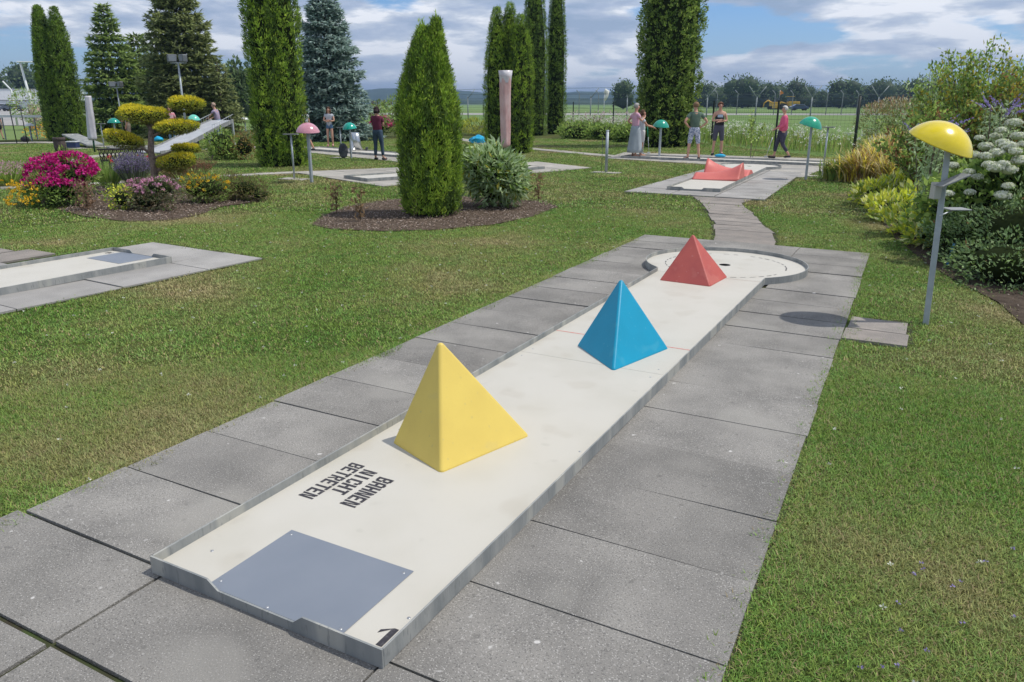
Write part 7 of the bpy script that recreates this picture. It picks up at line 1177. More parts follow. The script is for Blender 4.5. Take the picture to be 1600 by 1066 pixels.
# wrapped parasols
def wrapped(loc, h, w0, w1, label, colr, inner, pole=None, lean=(0,0), z0=.35):
    t = empty('wrapped_parasol', loc, 0, label, 'parasol'); b = MB(); bm = b.bm; rings = []; n = 22; nz = 26
    for k in range(nz+1):
        u = k/nz; z = z0+(h-z0)*u; r = (w0*(1-u)+w1*u)/2; r *= 1 if k not in (0,) else .8
        rings.append([bm.verts.new((lean[0]*u+r*(1+.09*math.sin(a*5+u*3)+.05*noise.noise(Vector((math.cos(a)*3, math.sin(a)*3, z*6))))*math.cos(a), lean[1]*u+r*(1+.09*math.sin(a*5+u*3)+.06*noise.noise(Vector((math.cos(a)*3, math.sin(a)*3+5, z*6))))*math.sin(a), z)) for a in (2*PI*j/n for j in range(n))])
    for A, B_ in zip(rings, rings[1:]):
        for j in range(n): f = bm.faces.new((A[j], A[(j+1)%n], B_[(j+1)%n], B_[j])); f.smooth = True
    bm.faces.new(rings[0][::-1]); bm.faces.new(rings[-1])
    b.build('cover', mat('cover_'+colr[0], colr[1], .35, spec=.5, col2=inner, nscale=5, lo=.40, hi=.6, stretch=(1,1,.5), bump=.4, bscale=14), t)
    if colr[0] == 'pink':
        b = MB(); zt = h-.32; b.lathe([(w1*.47, zt), (w1*.53, zt+.16), (w1*.60, h+.03), (w1*.56, h+.03), (w1*.50, zt+.16), (w1*.44, zt)], 18); b.build('plastic_hood', mat('milky_plastic', (.66,.64,.66), .35, col2=(.56,.50,.52), nscale=9), t)
    MB().tube([(0,0,0),(lean[0]*.3,lean[1]*.3,z0+.1)], .03, 8).build('pole', mat('dark_green_pole', (.02,.10,.05), .5), t); return t
wrapped((*(-10.075, 20.004), 0), 2.529, 0.2799, 0.3598, 'tall closed pink parasol wrapped in clear plastic in front of the three-spired thuja', ('pink', (.66,.46,.44)), (.56,.33,.31), z0=.3)
t = (-23.592, 15.415)
wrapped((*t, 0), 1.836, 0.2846, 0.197, 'closed white parasol cover on a green pole, tilted left, by the dark thuja', ('white', (.60,.58,.62)), (.48,.46,.50), lean=(rt[0]*.06, rt[1]*.06), z0=0.402)

# planters, bin, bags, sign
b0 = (-25.3, 15.297); s_ = 0.0225
t = empty('barrel_planter', b0, 0, 'dark brown stone barrel behind the magenta phlox', 'barrel'); 
MB().lathe([(0,0),(.17,0),(.19,.12),(.19,.34),(.17,.42),(.165,.42),(0,.40)], 18).build('body', mat('dark_stone', (.075,.055,.05), .9, col2=(.12,.09,.085), nscale=9, bump=.5), t); MB().lathe([(.195,.36),(.205,.37),(.205,.45),(.195,.46),(.15,.46)], 18).build('rim', MATS['dark_stone'], t)
t = empty('blue_crate', (-26.823, 16.754), rz_view, 'dark blue crate with white lid beside the dark thuja', 'crate'); MB().box(-.18,.18,-.14,.14,0,.20).build('box', mat('navy_plastic', (.03,.045,.11), .5), t, bevel=.01); MB().box(-.19,.19,-.15,.15,.203,.24).build('lid', mat('white_plastic', (.62,.63,.64), .5), t, bevel=.01)
t = empty('black_bag', (-32.827, 18.485), rz_view, 'small black bag on the lawn at the far left', 'bag'); MB().ball((0,0,.12), .2, 2, (1,.6,.62)).build('body', mat('black_fabric', (.02,.02,.025), .85), t); MB().tube([(-.08,0,.2),(0,0,.3),(.08,0,.2)], .012, 5).build('handle', MATS['black_fabric'], t)
# backpack by the post
t = empty('backpack', (-14.285, 17.317), rz_view+.3, 'dark grey backpack leaning on the thin post by the loop lane', 'backpack')
b = MB(); b.ball((0,0,.22), .23, 3, (.62,.45,.98)); 
for v in b.bm.verts: v.co.z = max(v.co.z, .005)
b.build('body', mat('dark_fabric', (.045,.05,.06), .85, col2=(.08,.085,.1), nscale=8), t); MB().box(-.10,.10,-.13,-.05,.04,.22).build('pocket', MATS['dark_fabric'], t); MB().tube([(-.08,.1,.4),(-.05,.17,.28),(-.08,.12,.1)], .015, 5).build('strap', MATS['dark_fabric'], t)
# slatted bench seen from behind: dark frame with lettered backrest
c0 = (-16.162, 11.155); t = empty('park_bench', c0, rz_view+.02, 'dark openwork bench behind the lavender', 'bench')
wB = 0.5789; hB = 0.529; dk_m = mat('dark_wood', (.045,.035,.035), .7, col2=(.09,.07,.065), nscale=12)
MB().box(-wB, wB, -.03, .02, hB-.04, hB).build('top_rail', dk_m, t); MB().box(-wB*.9, wB*.9, -.03, .02, hB*.42, hB*.42+.04).build('bottom_rail', dk_m, t)
for k in range(34):
    x = -wB*.93+2*wB*.93*k/33; MB().tube([(x*.96,0,hB*.44),(x+.07*math.sin(k*2.1),0,hB*.7),(x,0,hB-.03)], .011, 5).build('back_bar', dk_m, t)
MB().box(-wB*.9, wB*.9, .02, .42, hB*.40, hB*.44).build('seat', dk_m, t)
for sx in (-1, 1):
    for y_ in (.0, .38): MB().box(sx*wB*.86-.02, sx*wB*.86+.02, y_-.02, y_+.02, 0, hB*.40 if y_ else hB*.42).build('leg', dk_m, t)
t = empty('blue_tarp', (-15.482, 27.346), 0, 'crumpled bright blue bag lying on the path left of the three-spired thuja', 'bag'); b = MB(); b.ball((0,0,.10), .3, 3, (1.2,.8,.62))
for v in b.bm.verts: v.co += Vector(noise.noise_vector(v.co*5))*.10; v.co.z = max(v.co.z, .0)
for f in b.bm.faces: f.smooth = False
b.build('bag', mat('cyan_plastic', (.01,.36,.62), .4, col2=(.02,.42,.66), nscale=6), t)
t = empty('blue_bag', (-28.405, 21.657), 0, 'blue tarpaulin bag left of the ramp', 'bag'); b = MB(); b.ball((0,0,.10), .3, 3, (1.0,.6,.5))
for v in b.bm.verts: v.co += Vector(noise.noise_vector(v.co*4+Vector((3,1,0))))*.09; v.co.z = max(v.co.z, .0)
b.build('bag', MATS['cyan_plastic'], t)
# blue stake and red tag in the border
c0 = (2.019, 7.686); b = MB(); b.tube([(0,0,-.02),(rt[0]*.035,rt[1]*.035,.22)], .011, 4, sq=True); o = b.build('plant_stake', mat('blue_plastic', (.0,.16,.42), .4), None); o.location = (*c0, .0); tag(o, 'short blue stake stuck in front of the dark shrub', 'stake')
# floodlight masts
def flood(loc, h, label, n=2, r=.05):
    t = empty('floodlight_mast', loc, rz_view, label, 'floodlight mast', 'floodlight masts'); MB().tube([(0,0,0),(0,0,h)], [r, r*.7], 8).build('mast', MATS['galvanised_pole'], t)
    MB().box(-.3, .3, -.03, .03, h-.04, h).build('cross_arm', m_steel, t)
    for x, a in ((-.22, .5), (.22, -.7))[:n]:
        l = empty('x', (x, 0, h+.12), a); l.name = 'floodlight'; l.parent = t
        MB().box(-.17, .17, -.12, .08, -.12, .16).build('housing', mat('floodlight_grey', (.16,.17,.18), .5, metal=.4), l, bevel=.03); MB().box(-.13, .13, -.128, -.122, -.08, .12).build('glass', mat('lamp_glass', (.25,.27,.30), .15, spec=.8), l)
    return t
flood((*(-24.176, 19.748), 0), 3.092, 'tall floodlight mast with two lamps in front of the large dark spruce')
flood((*(-36.33, 25.688), 0), 2.391, 'smaller floodlight mast in front of the slim-topped spruce', r=.04)
# street lamp by the hangar
t = empty('street_lamp', (*(-50.589, 29.356), 0), rz_view, 'white street lamp with a long flat head in front of the hangar', 'street lamp'); h_ = 4.09
MB().tube([(.35,0,0),(-.05,0,h_)], [.11,.06], 8).build('pole', mat('white_paint', (.72,.73,.74), .5), t); MB().box(-.25,.75,-.1,.1,h_-.03,h_+.05).build('lamp_head', MATS['white_paint'], t, bevel=.03); MB().lathe([(.45,0),(.40,1.5),(.34,1.5),(0,1.5)], 4, M=Matrix.Translation((.32,0,0))).build('plinth', mat('plinth_stone', (.36,.27,.24), .9), t)
t = empty('street_lamp', (*(-59.612, 33.576), 0), rz_view, 'small bent lamp on the hangar at the far left', 'street lamp'); h_ = 3.129
MB().tube([(0,0,0),(0,0,h_-.6),(-.5,0,h_)], [.08,.06,.06], 8).build('pole', MATS['white_paint'], t)
# blunt pole ends: windsock mast across the field
t = empty('windsock_mast', (*(-50.604, 129.345), 0), rz_view, 'white windsock on a mast in the field left of the broad thuja', 'windsock'); h_ = 3.668
MB().tube([(0,0,0),(0,0,h_)], .07, 6).build('mast', MATS['white_paint'], t); MB().tube([(0,0,h_),(.5,0,h_-.15),(.35,0,h_-.9),(.05,0,h_-1.6)], [.42,.38,.3,.2], 10).build('sock', mat('sock_white', (.70,.70,.62), .8), t)

# ------------------------------------------------------------------ fences
m_fp = mat('dark_fence_post', (.018,.026,.022), .6); m_mesh = mat('mesh_wire', (.05,.07,.06), .6)
FPX = [((-0.569, 25.662), 0), ((-3.344, 27.581), 0), ((-6.597, 31.507), 0), ((-10.646, 37.277), 0), ((-16.054, 44.585), 0), ((-22.708, 53.494), 0), ((-31.173, 64.834), 0), ((-48.927, 84.797), 0), ((-36.858, 48.13), 0), ((0.906, 22.489), 0)]
fc = empty('mesh_fence', (0,0,0), 0, 'dark green wire mesh fence with slim posts along the far side of the garden', 'fence'); HF = 1.72
for (x, y), _ in FPX[:9]: MB().box(x-.03, x+.03, y-.03, y+.03, -.05, HF if x > -20 or True else HF).build('fence_post', m_fp, fc)
(x, y), _ = FPX[0]; MB().tube([(x,y,0),(x-.02,y,HF+.12)], .045, 8).build('fence_post', m_fp, fc)
line = [FPX[9][0]] + [p for p, _ in FPX[:8]]
b = MB()
for A, B_ in zip(line, line[1:]):
    A, B_ = np.array(A), np.array(B_); ln = np.linalg.norm(B_-A)
    for z in (.08,.3,.5,.7,.9,1.1,1.3,1.5,1.66): b.tube([(*A, z), (*B_, z)], .0035, 3, caps=False)
    if A[0] > -12:
        k = int(ln/.16)
        for j in range(k): p = A+(B_-A)*j/k; b.tube([(*p, .05), (*p, 1.66)], .0022, 3, caps=False)
b.build('wire_mesh', m_mesh, fc)['kind'] = 'stuff'
# airfield fence: tall posts with Y tops and barbed wire
af = empty('airfield_fence', (0,0,0), 0, 'tall grey airfield fence with Y-shaped post tops and barbed wire', 'fence')
m_conc = mat('fence_grey', (.25,.28,.29), .7, metal=.2)
AF = [(-2.785, 66.519), (-7.316, 64.073), (-11.476, 64.101), (-15.461, 64.223), (-19.089, 64.538), (-22.653, 64.887), (-26.235, 65.226), (-29.665, 65.648), (-33.291, 65.963), (-40.14, 66.812), (-47.608, 67.328)]
HFZ = 2.07
for i, (x, y) in enumerate(AF):
    p = empty('fence_post', (x, y, 0), rz_view + random.uniform(-.2, .2)); p.parent = af
    MB().tube([(0,0,0),(0,0,HFZ)], .055, 6).build('shaft', m_conc, p)
    MB().tube([(0,0,HFZ-.02),(-.72 if i < 3 else 0,0,HFZ+.85) if i < 3 else (-.05,0,HFZ+.2)], .035, 5).build('arm', m_conc, p); MB().tube([(0,0,HFZ-.02),(.72,0,HFZ+.85)], .035, 5).build('arm', m_conc, p)
b = MB()
for A, B_ in zip(AF, AF[1:]):
    for z in (.1,.4,.8,1.2,1.6,2.0,HFZ-.05): b.tube([(*A, z), (*B_, z)], .007, 3, caps=False)
    for sx in (-.72, .72):
        for kz in (.35, .85): b.tube([(A[0]+rt[0]*sx*kz/.85, A[1]+rt[1]*sx*kz/.85, HFZ+kz), (B_[0]+rt[0]*sx*kz/.85, B_[1]+rt[1]*sx*kz/.85, HFZ+kz)], .008, 3, caps=False)
b.build('wire', m_mesh, af)['kind'] = 'stuff'
# farther lamp-like fence posts
ag = empty('airfield_fence', (0,0,0), 0, 'second row of small hooked fence posts deeper in the field', 'fence')
for (x, y) in [(-46.413, 108.881), (-43.883, 110.246), (-38.402, 113.204), (-36.715, 114.115), (-28.282, 118.666), (-25.584, 120.122), (-20.693, 122.762), (-18.332, 124.036), (-13.779, 126.493), (-11.755, 127.585), (-9.732, 128.678)]:
    p = empty('fence_post', (x, y, 0), rz_view); p.parent = ag; MB().tube([(0,0,0),(0,0,3.0),(-.45,0,3.5)], .06, 5).build('shaft', m_conc, p)
b = MB(); e0, e1 = (-50.208, 106.832), (-2.986, 132.318)
for z in (.3,.9,1.5,2.1,2.9): b.tube([(*e0, z), (*e1, z)], .02, 3, caps=False)
b.build('wire', m_mesh, ag)['kind'] = 'stuff'
# sapling by the fence
t = open_shrub('young_sapling', (*(-3.327, 23.614), 0), 1.641, .45, 5, 'thin young sapling with sparse leaves at the mesh fence', (lf_mid, lf_lite), L=.11, Wd=.055, nl=34, stem=.006, cat='sapling', mix=(.5,.5), zfrom=.4)
t = open_shrub('young_sapling', (*(-15.675, 40.244), 0), 1.249, .9, 14, 'bare brownish bush in the field left of the grey-haired woman', (lf_brown, lf_mid), L=.14, Wd=.05, nl=22, stem=.008, cat='bush', mix=(.7,.3), zfrom=.2)
# construction machines and a car far across the field
def machine(px, D, label):
    pass
m_yel = mat('machine_yellow', (.62,.36,.03), .5); m_tyre = mat('tyre', (.02,.02,.02), .9); m_gls = mat('dark_glass', (.04,.05,.06), .1, spec=.8)
t = empty('wheel_loader', (*(-34.991, 222.998), 0), rz_view, 'yellow wheel loader working far across the field', 'construction vehicle')
MB().box(-.4,2.6,-1,1,.9,2.1).box(-.6,.2,-.9,.9,1.1,1.5).build('body', m_yel, t, bevel=.1); MB().box(-.5,1.0,-.8,.8,2.15,3.3).build('cab', m_gls, t, bevel=.08); MB().box(-.6,1.1,-.85,.85,3.31,3.45).build('roof', m_yel, t)
for x in (-1.6, 1.6):
    for y_ in (-1.15, 1.15): MB().tube([(x,y_-.25,.75),(x,y_+.25,.75)], .75, 14).build('wheel', m_tyre, t)
MB().tube([(-.4,0,1.5),(-2.2,0,1.9),(-3.2,0,.9)], [.25,.2,.15], 6).build('arm', m_yel, t); MB().box(-4.1,-3.1,-1.2,1.2,.3,1.4).build('bucket', m_yel, t, bevel=.1)
t = empty('excavator', (*(-40.02, 231.647), 0), rz_view, 'yellow excavator left of the loader, with an orange pennant', 'construction vehicle')
MB().box(-1.5,1.2,-1.1,1.1,.9,2.0).build('body', m_yel, t, bevel=.1); MB().box(-.2,.9,-.9,.3,2.0,3.1).build('cab', m_gls, t, bevel=.08); MB().box(-1.9,1.6,-1.3,-.8,0,.85).box(-1.9,1.6,.8,1.3,0,.85).build('track', m_tyre, t, bevel=.2)
MB().tube([(-.8,0,1.6),(-2.2,0,2.4),(-3.2,0,1.7),(-3.4,0,.5)], [.25,.22,.18,.14], 6).build('boom', m_yel, t); MB().tube([(.9,0,2),(.9,0,5.2)], .05, 5).build('flag_mast', m_wire, t); MB().prism([(0,0),(1.1,.6),(0,1.4)], -.02, .02, M=Matrix.Translation((.93,0,3.8)) @ Matrix.Rotation(PI/2, 4, 'X')).build('pennant', mat('orange_flag', (.75,.25,.03), .8), t)
def car(loc, rz, colr, label, nm):
    t = empty('parked_car', loc, rz, label, 'car'); bm_ = MB()
    pr = [(-2.1,.35),(2.1,.35),(2.15,.75),(1.5,.92),(.9,1.38),(-.9,1.42),(-1.7,.98),(-2.15,.85)]
    bm_.prism(pr, -.85, .85, M=Matrix.Rotation(PI/2, 4, 'X')); bm_.build('body', mat(nm, colr, .3, spec=.6, coat=.5), t, bevel=.08)
    MB().prism([(1.35,.94),(.85,1.33),(-.85,1.37),(-1.5,1.0)], -.86, .86, M=Matrix.Rotation(PI/2, 4, 'X')).build('window', m_gls, t)
    for x in (-1.3, 1.3):
        for y_ in (-.8, .8): MB().tube([(x,y_-.1,.32),(x,y_+.1,.32)], .32, 14).build('wheel', m_tyre, t)
    return t
car((*(-28.582, 198.048), 0), rz_view, (.03,.06,.16), 'dark blue car parked beside the loader across the field', 'blue_car_paint')
car((*(-168.747, 93.993), 0), rz_view+.3, (.60,.62,.66), 'silver car parked in front of the hangar doors', 'silver_car_paint')
car((*(-162.118, 91.889), 0), rz_view+.2, (.12,.14,.18), 'dark grey car half hidden by the silver one', 'grey_car_paint')
car((*(-90.863, 84.891), 0), rz_view, (.66,.67,.68), 'white vehicle behind the gap left of the tall thuja column', 'white_car_paint')
# hangar
m_hw = mat('hangar_white', (.82,.83,.84), .7, col2=(.74,.75,.77), nscale=.2); m_hd = mat('hangar_door', (.55,.58,.62), .6, col2=(.64,.67,.70), nscale=.15)
Dh = 200; hg = empty('hangar', (*(-214.195, 109.236), 0), rz_view+.42, 'low white flat-roofed hangar with grey sliding doors at the far left', 'building'); W_ = 28.7704; Hh = 4.85; Hd = 2.272
MB().box(-W_*.2, W_*.545, .4, 9, 0, Hd-.05).build('recess_wall', mat('hangar_inner', (.25,.27,.30), .8), hg)
MB().box(W_*.55, W_*.95, 0, 9, 0, Hd).build('wall', m_hw, hg); MB().box(-W_*.2, W_*.95, -.25, 9.2, Hd+.003, Hh).build('roof_fascia', m_hw, hg); MB().box(-W_*.2, W_*.97, -.35, 9.3, Hh+.003, Hh+.16).build('roof_edge', mat('roof_grey', (.30,.32,.34), .7), hg)
for k in range(4):
    x0 = -W_*.2+W_*.745*k/4; MB().box(x0+.03, x0+W_*.745/4-.03, .12, .32, .05, Hd-.12).build('door_panel', m_hd, hg, bevel=.02)
MB().box(-2.0,2.4,-.30,-.262,Hd+.9,Hd+1.3, M=Matrix.Translation((W_*.2,0,0))).build('name_board', mat('pale_board', (.52,.53,.55), .6), hg)
sheet('hangar_apron', [(-73.155, 26.268), (-57.334, 34.806), (-197.974, 123.672), (-254.189, 93.333)], -.024, m_run)
# barrier rails left
t = empty('guard_rail', (*(-34.837, 19.675), 0), rz_view, 'white horizontal rail on posts in front of the parked cars', 'railing'); MB().box(-3.4,.9,-.03,.03,.98,1.08).build('rail', MATS['white_paint'], t)
for x in (-2.4,-.9,.55): MB().box(x-.02,x+.02,-.02,.02,0,.975).build('post', m_conc, t)
t = empty('gate_frame', (*(-31.834, 17.887), 0), rz_view, 'dark green gate posts behind the person at the left edge', 'gate')
for x in (-.35,.1): MB().tube([(x,0,0),(x-.04,0,1.5)], .022, 6).build('post', m_fp, t)
MB().tube([(-.4,0,1.48),(.05,0,1.48)], .015, 6).build('top_bar', m_fp, t)

# ------------------------------------------------------------------ people
def sm(name, c, c2=None, ns=8, rough=.85): return mat(name, c, rough, spec=.2, col2=c2, nscale=ns, bump=.1, bscale=60)
skin_a = mat('skin_light', (.58,.34,.25), .6, spec=.3, col2=(.52,.28,.20), nscale=6); skin_b = mat('skin_tan', (.50,.27,.18), .6, spec=.3, col2=(.44,.23,.15), nscale=6)
def skinmesh(name, verts, edges, radii, m, parent, sub=1, root=0):
    me = bpy.data.meshes.new(name); me.from_pydata([tuple(v) for v in verts], edges, []); o = link(name, me, parent, [m])
    bm = bmesh.new(); bm.from_mesh(me); L_ = bm.verts.layers.skin.verify(); bm.verts.ensure_lookup_table()
    for i, v in enumerate(bm.verts):
        r = radii[i]; v[L_].radius = r if isinstance(r, tuple) else (r, r); v[L_].use_root = (i == root)
    bm.to_mesh(me); bm.free()
    s = o.modifiers.new('skin', 'SKIN'); s.use_smooth_shade = True; s.branch_smoothing = .3
    if sub: d = o.modifiers.new('sub', 'SUBSURF'); d.levels = sub; d.render_levels = sub
    return o
BASE = dict(pel=(0,0,.93), sp=(0,.0,1.10), ch=(0,-.01,1.28), nk=(0,-.01,1.44), hb=(0,.012,1.52), hc=(0,.02,1.60), ht=(0,.012,1.67),
            shR=(.165,-.01,1.37), elR=(.22,-.05,1.10), wrR=(.22,.04,.87), haR=(.21,.07,.79), shL=(-.165,-.01,1.37), elL=(-.22,-.05,1.10), wrL=(-.22,.04,.87), haL=(-.21,.07,.79),
            hpR=(.085,0,.88), knR=(.10,.02,.49), anR=(.105,-.02,.085), toR=(.12,.13,.035), hpL=(-.085,0,.88), knL=(-.10,.02,.49), anL=(-.105,-.02,.085), toL=(-.12,.13,.035))
def person(loc, rz, H, label, pose=None, skin=None, top=None, sleeve=.55, bottom=None, leg=1.0, skirt=None, hair=None, hairlen=0.0, shoes=None, build=1.2, tank=False, chest_print=None, lean=(0,0), bald=False):
    t = empty('person', loc, rz, label, 'person'); s = H/1.70; J = dict(BASE); J.update(pose or {})
    Jv = {}
    for k, v in J.items():
        x, y, z = v; z2 = max(0, z-.9); Jv[k] = Vector((x*s + lean[0]*z2*s, y*s + lean[1]*z2*s, z*s))
    skin = skin or skin_a
    names = ['pel','sp','ch','nk','hb','hc','ht','shR','elR','wrR','haR','shL','elL','wrL','haL','hpR','knR','anR','toR','hpL','knL','anL','toL']
    rad = dict(pel=(.135,.10), sp=(.115,.085), ch=(.135,.095), nk=.05, hb=(.062,.070), hc=(.074,.088), ht=(.056,.066), sh=.058, el=.038, wr=.026, ha=(.034,.020), hp=.085, kn=.055, an=.038, to=.032)
    V = [Jv[n] for n in names]; Rr = []
    for n in names:
        r = rad.get(n, rad.get(n[:2])); k = s*(min(build, 1.13) if n in ('pel','sp','ch','hpR','hpL') else 1); Rr.append((r[0]*k, r[1]*k) if isinstance(r, tuple) else (r*k, r*k))
    ix = {n: i for i, n in enumerate(names)}
    E = [(ix[a], ix[b_]) for a, b_ in (('pel','sp'),('sp','ch'),('ch','nk'),('nk','hb'),('hb','hc'),('hc','ht'),('ch','shR'),('shR','elR'),('elR','wrR'),('wrR','haR'),('ch','shL'),('shL','elL'),('elL','wrL'),('wrL','haL'),('pel','hpR'),('hpR','knR'),('knR','anR'),('anR','toR'),('pel','hpL'),('hpL','knL'),('knL','anL'),('anL','toL'))]
    # nose
    fwd = Vector((0,1,0)); nb = Jv['hc']+Vector((0,.098*s,-.012*s)); V.append(nb); Rr.append((.012*s,.014*s)); E.append((ix['hc'], len(V)-1))
    body = skinmesh('body', V, E, Rr, skin, t)
    # five fingers on each hand, curled, rooted in the palm and joined to the body figure
    for sd_ in ('R','L'):
        h, w_ = Jv['ha'+sd_], Jv['wr'+sd_]; d = (h-w_).normalized(); side = d.cross(Vector((0,0,1)) if abs(d.z) < .8 else Vector((0,1,0))).normalized(); pn = d.cross(side)
        hd = MB()
        for k, ln in enumerate((.062,.072,.076,.068)):
            o_ = side*((k-1.5)*.019*s); hd.tube([h+o_-d*.01*s, h+o_+d*ln*.55*s+pn*.008*s, h+o_+d*ln*.9*s+pn*.030*s], [.0095*s,.0085*s,.006*s], 5)
        hd.tube([h-side*.030*s-d*.02*s, h-side*.048*s+d*.012*s+pn*.01*s, h-side*.046*s+d*.04*s+pn*.024*s], [.011*s,.0095*s,.007*s], 5)
        hd.build('fingers', skin, body)
    # ears and eyes
    for sx in (-1, 1):
        e = MB(); e.ball(Jv['hc']+Vector((sx*.076*s,-.005*s,-.008*s)), .022*s, 1, (.45,.8,1.2)); e.build('ear', skin, body)
        e = MB(); e.ball(Jv['hc']+Vector((sx*.030*s,.083*s,.012*s)), .011*s, 1); e.build('eye', mat('eye_dark', (.05,.035,.03), .3), body)
    e = MB(); e.ball(Jv['hc']+Vector((0,.080*s,-.048*s)), .022*s, 1, (1.2,.5,.35)); e.build('mouth', mat('lips', (.42,.16,.13), .5), body)
    if top:
        n_ = ['pel','sp','ch','nk','shR','elR','shL','elL']; P = {k: Jv[k].copy() for k in n_}
        P['pel'] = Jv['pel']+Vector((0,0,-.085*s)); P['nk'] = Jv['ch'].lerp(Jv['nk'], .86)
        vs = [P['pel'],P['sp'],P['ch'],P['nk']]; rs = [(.172*s*build,.134*s*build),(.150*s*build,.115*s*build),(.156*s*build,.120*s*build),(.080*s,.078*s)]; es = [(0,1),(1,2),(2,3)]
        if not tank:
            for sd_ in ('R','L'):
                i = len(vs); vs += [P['sh'+sd_], P['sh'+sd_].lerp(P['el'+sd_], sleeve)]; rs += [(.072*s,.072*s),(.062*s,.062*s)]; es += [(2,i),(i,i+1)]
                if sleeve > .9: vs.append(Jv['el'+sd_].lerp(Jv['wr'+sd_], .8)); rs.append((.045*s,.045*s)); es.append((i+1,i+2))
        else:
            for sd_ in ('R','L'): i = len(vs); vs += [P['ch'].lerp(P['sh'+sd_], .62)+Vector((0,0,.02))]; rs += [(.050*s,.060*s)]; es += [(2,i)]
        skinmesh('shirt', vs, es, rs, top, t)
    if bottom and not skirt:
        vs = [Jv['pel']+Vector((0,0,.13*s)), Jv['pel']-Vector((0,0,.03*s))]; rs = [(.148*s*build,.112*s*build),(.142*s*build,.108*s*build)]; es = [(0,1)]
        for sd_ in ('R','L'):
            hp, kn, an = Jv['hp'+sd_], Jv['kn'+sd_], Jv['an'+sd_]; i = len(vs); vs.append(hp-Vector((0,0,.03*s))); rs.append((.106*s*build,.106*s*build)); es.append((1,i))
            if leg <= 1: vs.append(hp.lerp(kn, leg)); rs.append((.088*s,.088*s)); es.append((i,i+1))
            else:
                vs.append(kn); rs.append((.068*s,.068*s)); es.append((i,i+1)); vs.append(kn.lerp(an, leg-1)); rs.append((.056*s,.056*s)); es.append((i+1,i+2))
        skinmesh('trousers' if leg > 1.2 else 'shorts', vs, es, rs, bottom, t)
    if skirt:
        zt, zb, r0, r1 = [q_*s for q_ in skirt]; b = MB(); bm = b.bm; rg = []; n = 26
        for k in range(9):
            u = k/8; r = r0+(r1-r0)*u**.8; rg.append([bm.verts.new((r*(1+.10*u*math.sin(a*7))*math.cos(a)*1.05, r*(1+.10*u*math.sin(a*7+1))*math.sin(a)*.9, zt+(zb-zt)*u)) for a in (2*PI*j/n for j in range(n))])
        for A, B_ in zip(rg, rg[1:]):
            for j in range(n): f = bm.faces.new((A[j], B_[j], B_[(j+1)%n], A[(j+1)%n])); f.smooth = True
        bm.faces.new(rg[0]); so_ = b.build('skirt', bottom, t, recalc=True); md = so_.modifiers.new('t', 'SOLIDIFY'); md.thickness = .006
    if hair:
        b = MB(); c = Jv['hc']+Vector((0,-.016*s,.022*s)); b.ball(c, 1, 3, (.092*s,.104*s,.098*s))
        for v in b.bm.verts:
            q_ = (v.co-c)/s; v.co += Vector(noise.noise_vector(q_*28))*.010*s
            if q_.y > .02 and q_.z < .045: v.co.y = min(v.co.y, c.y+.02*s); v.co.x *= 1.0
            if q_.z < -.03 and not hairlen: v.co.z = max(v.co.z, c.z-.062*s)
        if hairlen:
            b.tube([c+Vector((0,-.05*s,-.02*s)), c+Vector((0,-.075*s,-.12*s)), c+Vector((0,-.075*s,-hairlen*s))], [.075*s,.080*s,.045*s], 10)
            for sx in (-1,1): b.tube([c+Vector((sx*.07*s,.0,0)), c+Vector((sx*.085*s,.01*s,-.10*s)), c+Vector((sx*.085*s,.03*s,-hairlen*.8*s))], [.035*s,.034*s,.018*s], 8)
        b.build('hair', hair, t)
    for sd_ in ('R','L'):
        a, to = Jv['an'+sd_], Jv['to'+sd_]; b = MB(); b.tube([a+Vector((0,-.05*s,-.045*s)), a+Vector((0,.02*s,-.035*s)), to+Vector((0,.03*s,.0))], [.034*s,.045*s,.034*s], 10)
        for v in b.bm.verts: v.co.z = max(v.co.z, (a.z-.085*s if a.z > .1*s else 0)+.001)
        b.build('shoe', shoes or mat('dark_shoe', (.03,.03,.035), .7), t)
    if chest_print:
        MB().box(-.085*s,.085*s, Jv['ch'].y+.108*s, Jv['ch'].y+.122*s, Jv['ch'].z-.055*s, Jv['ch'].z+.03*s).build('chest_print', chest_print, t, bevel=.005)
    return t, Jv
HIPS = dict(elR=(.36,-.10,1.13), wrR=(.19,-.03,.98), haR=(.13,.0,.965), elL=(-.36,-.10,1.13), wrL=(-.19,-.03,.98), haL=(-.13,.0,.965))
CROSS = dict(elR=(.235,.03,1.12), wrR=(.02,.17,1.14), haR=(-.07,.17,1.15), elL=(-.235,.03,1.12), wrL=(-.02,.20,1.10), haL=(.07,.20,1.09))
STRIDE = dict(knR=(.09,.14,.50), anR=(.09,.20,.085), toR=(.09,.35,.05), knL=(-.09,.0,.49), anL=(-.09,-.26,.12), toL=(-.09,-.13,.04))
def face(ax): return rz_view + ax     # 0: facing away from the camera, pi: facing the camera, +pi/2: facing left, -pi/2: facing right
grey_hair = sm('grey_hair', (.42,.40,.37), (.30,.28,.26), 30); white_hair = sm('white_hair', (.66,.64,.60), (.5,.48,.45), 30); brown_hair = sm('brown_hair', (.13,.075,.045), (.08,.045,.03), 30); dark_hair = sm('dark_hair', (.05,.035,.035), (.03,.02,.02), 30); blond_hair = sm('short_brown_hair', (.26,.16,.09), (.18,.11,.07), 30)
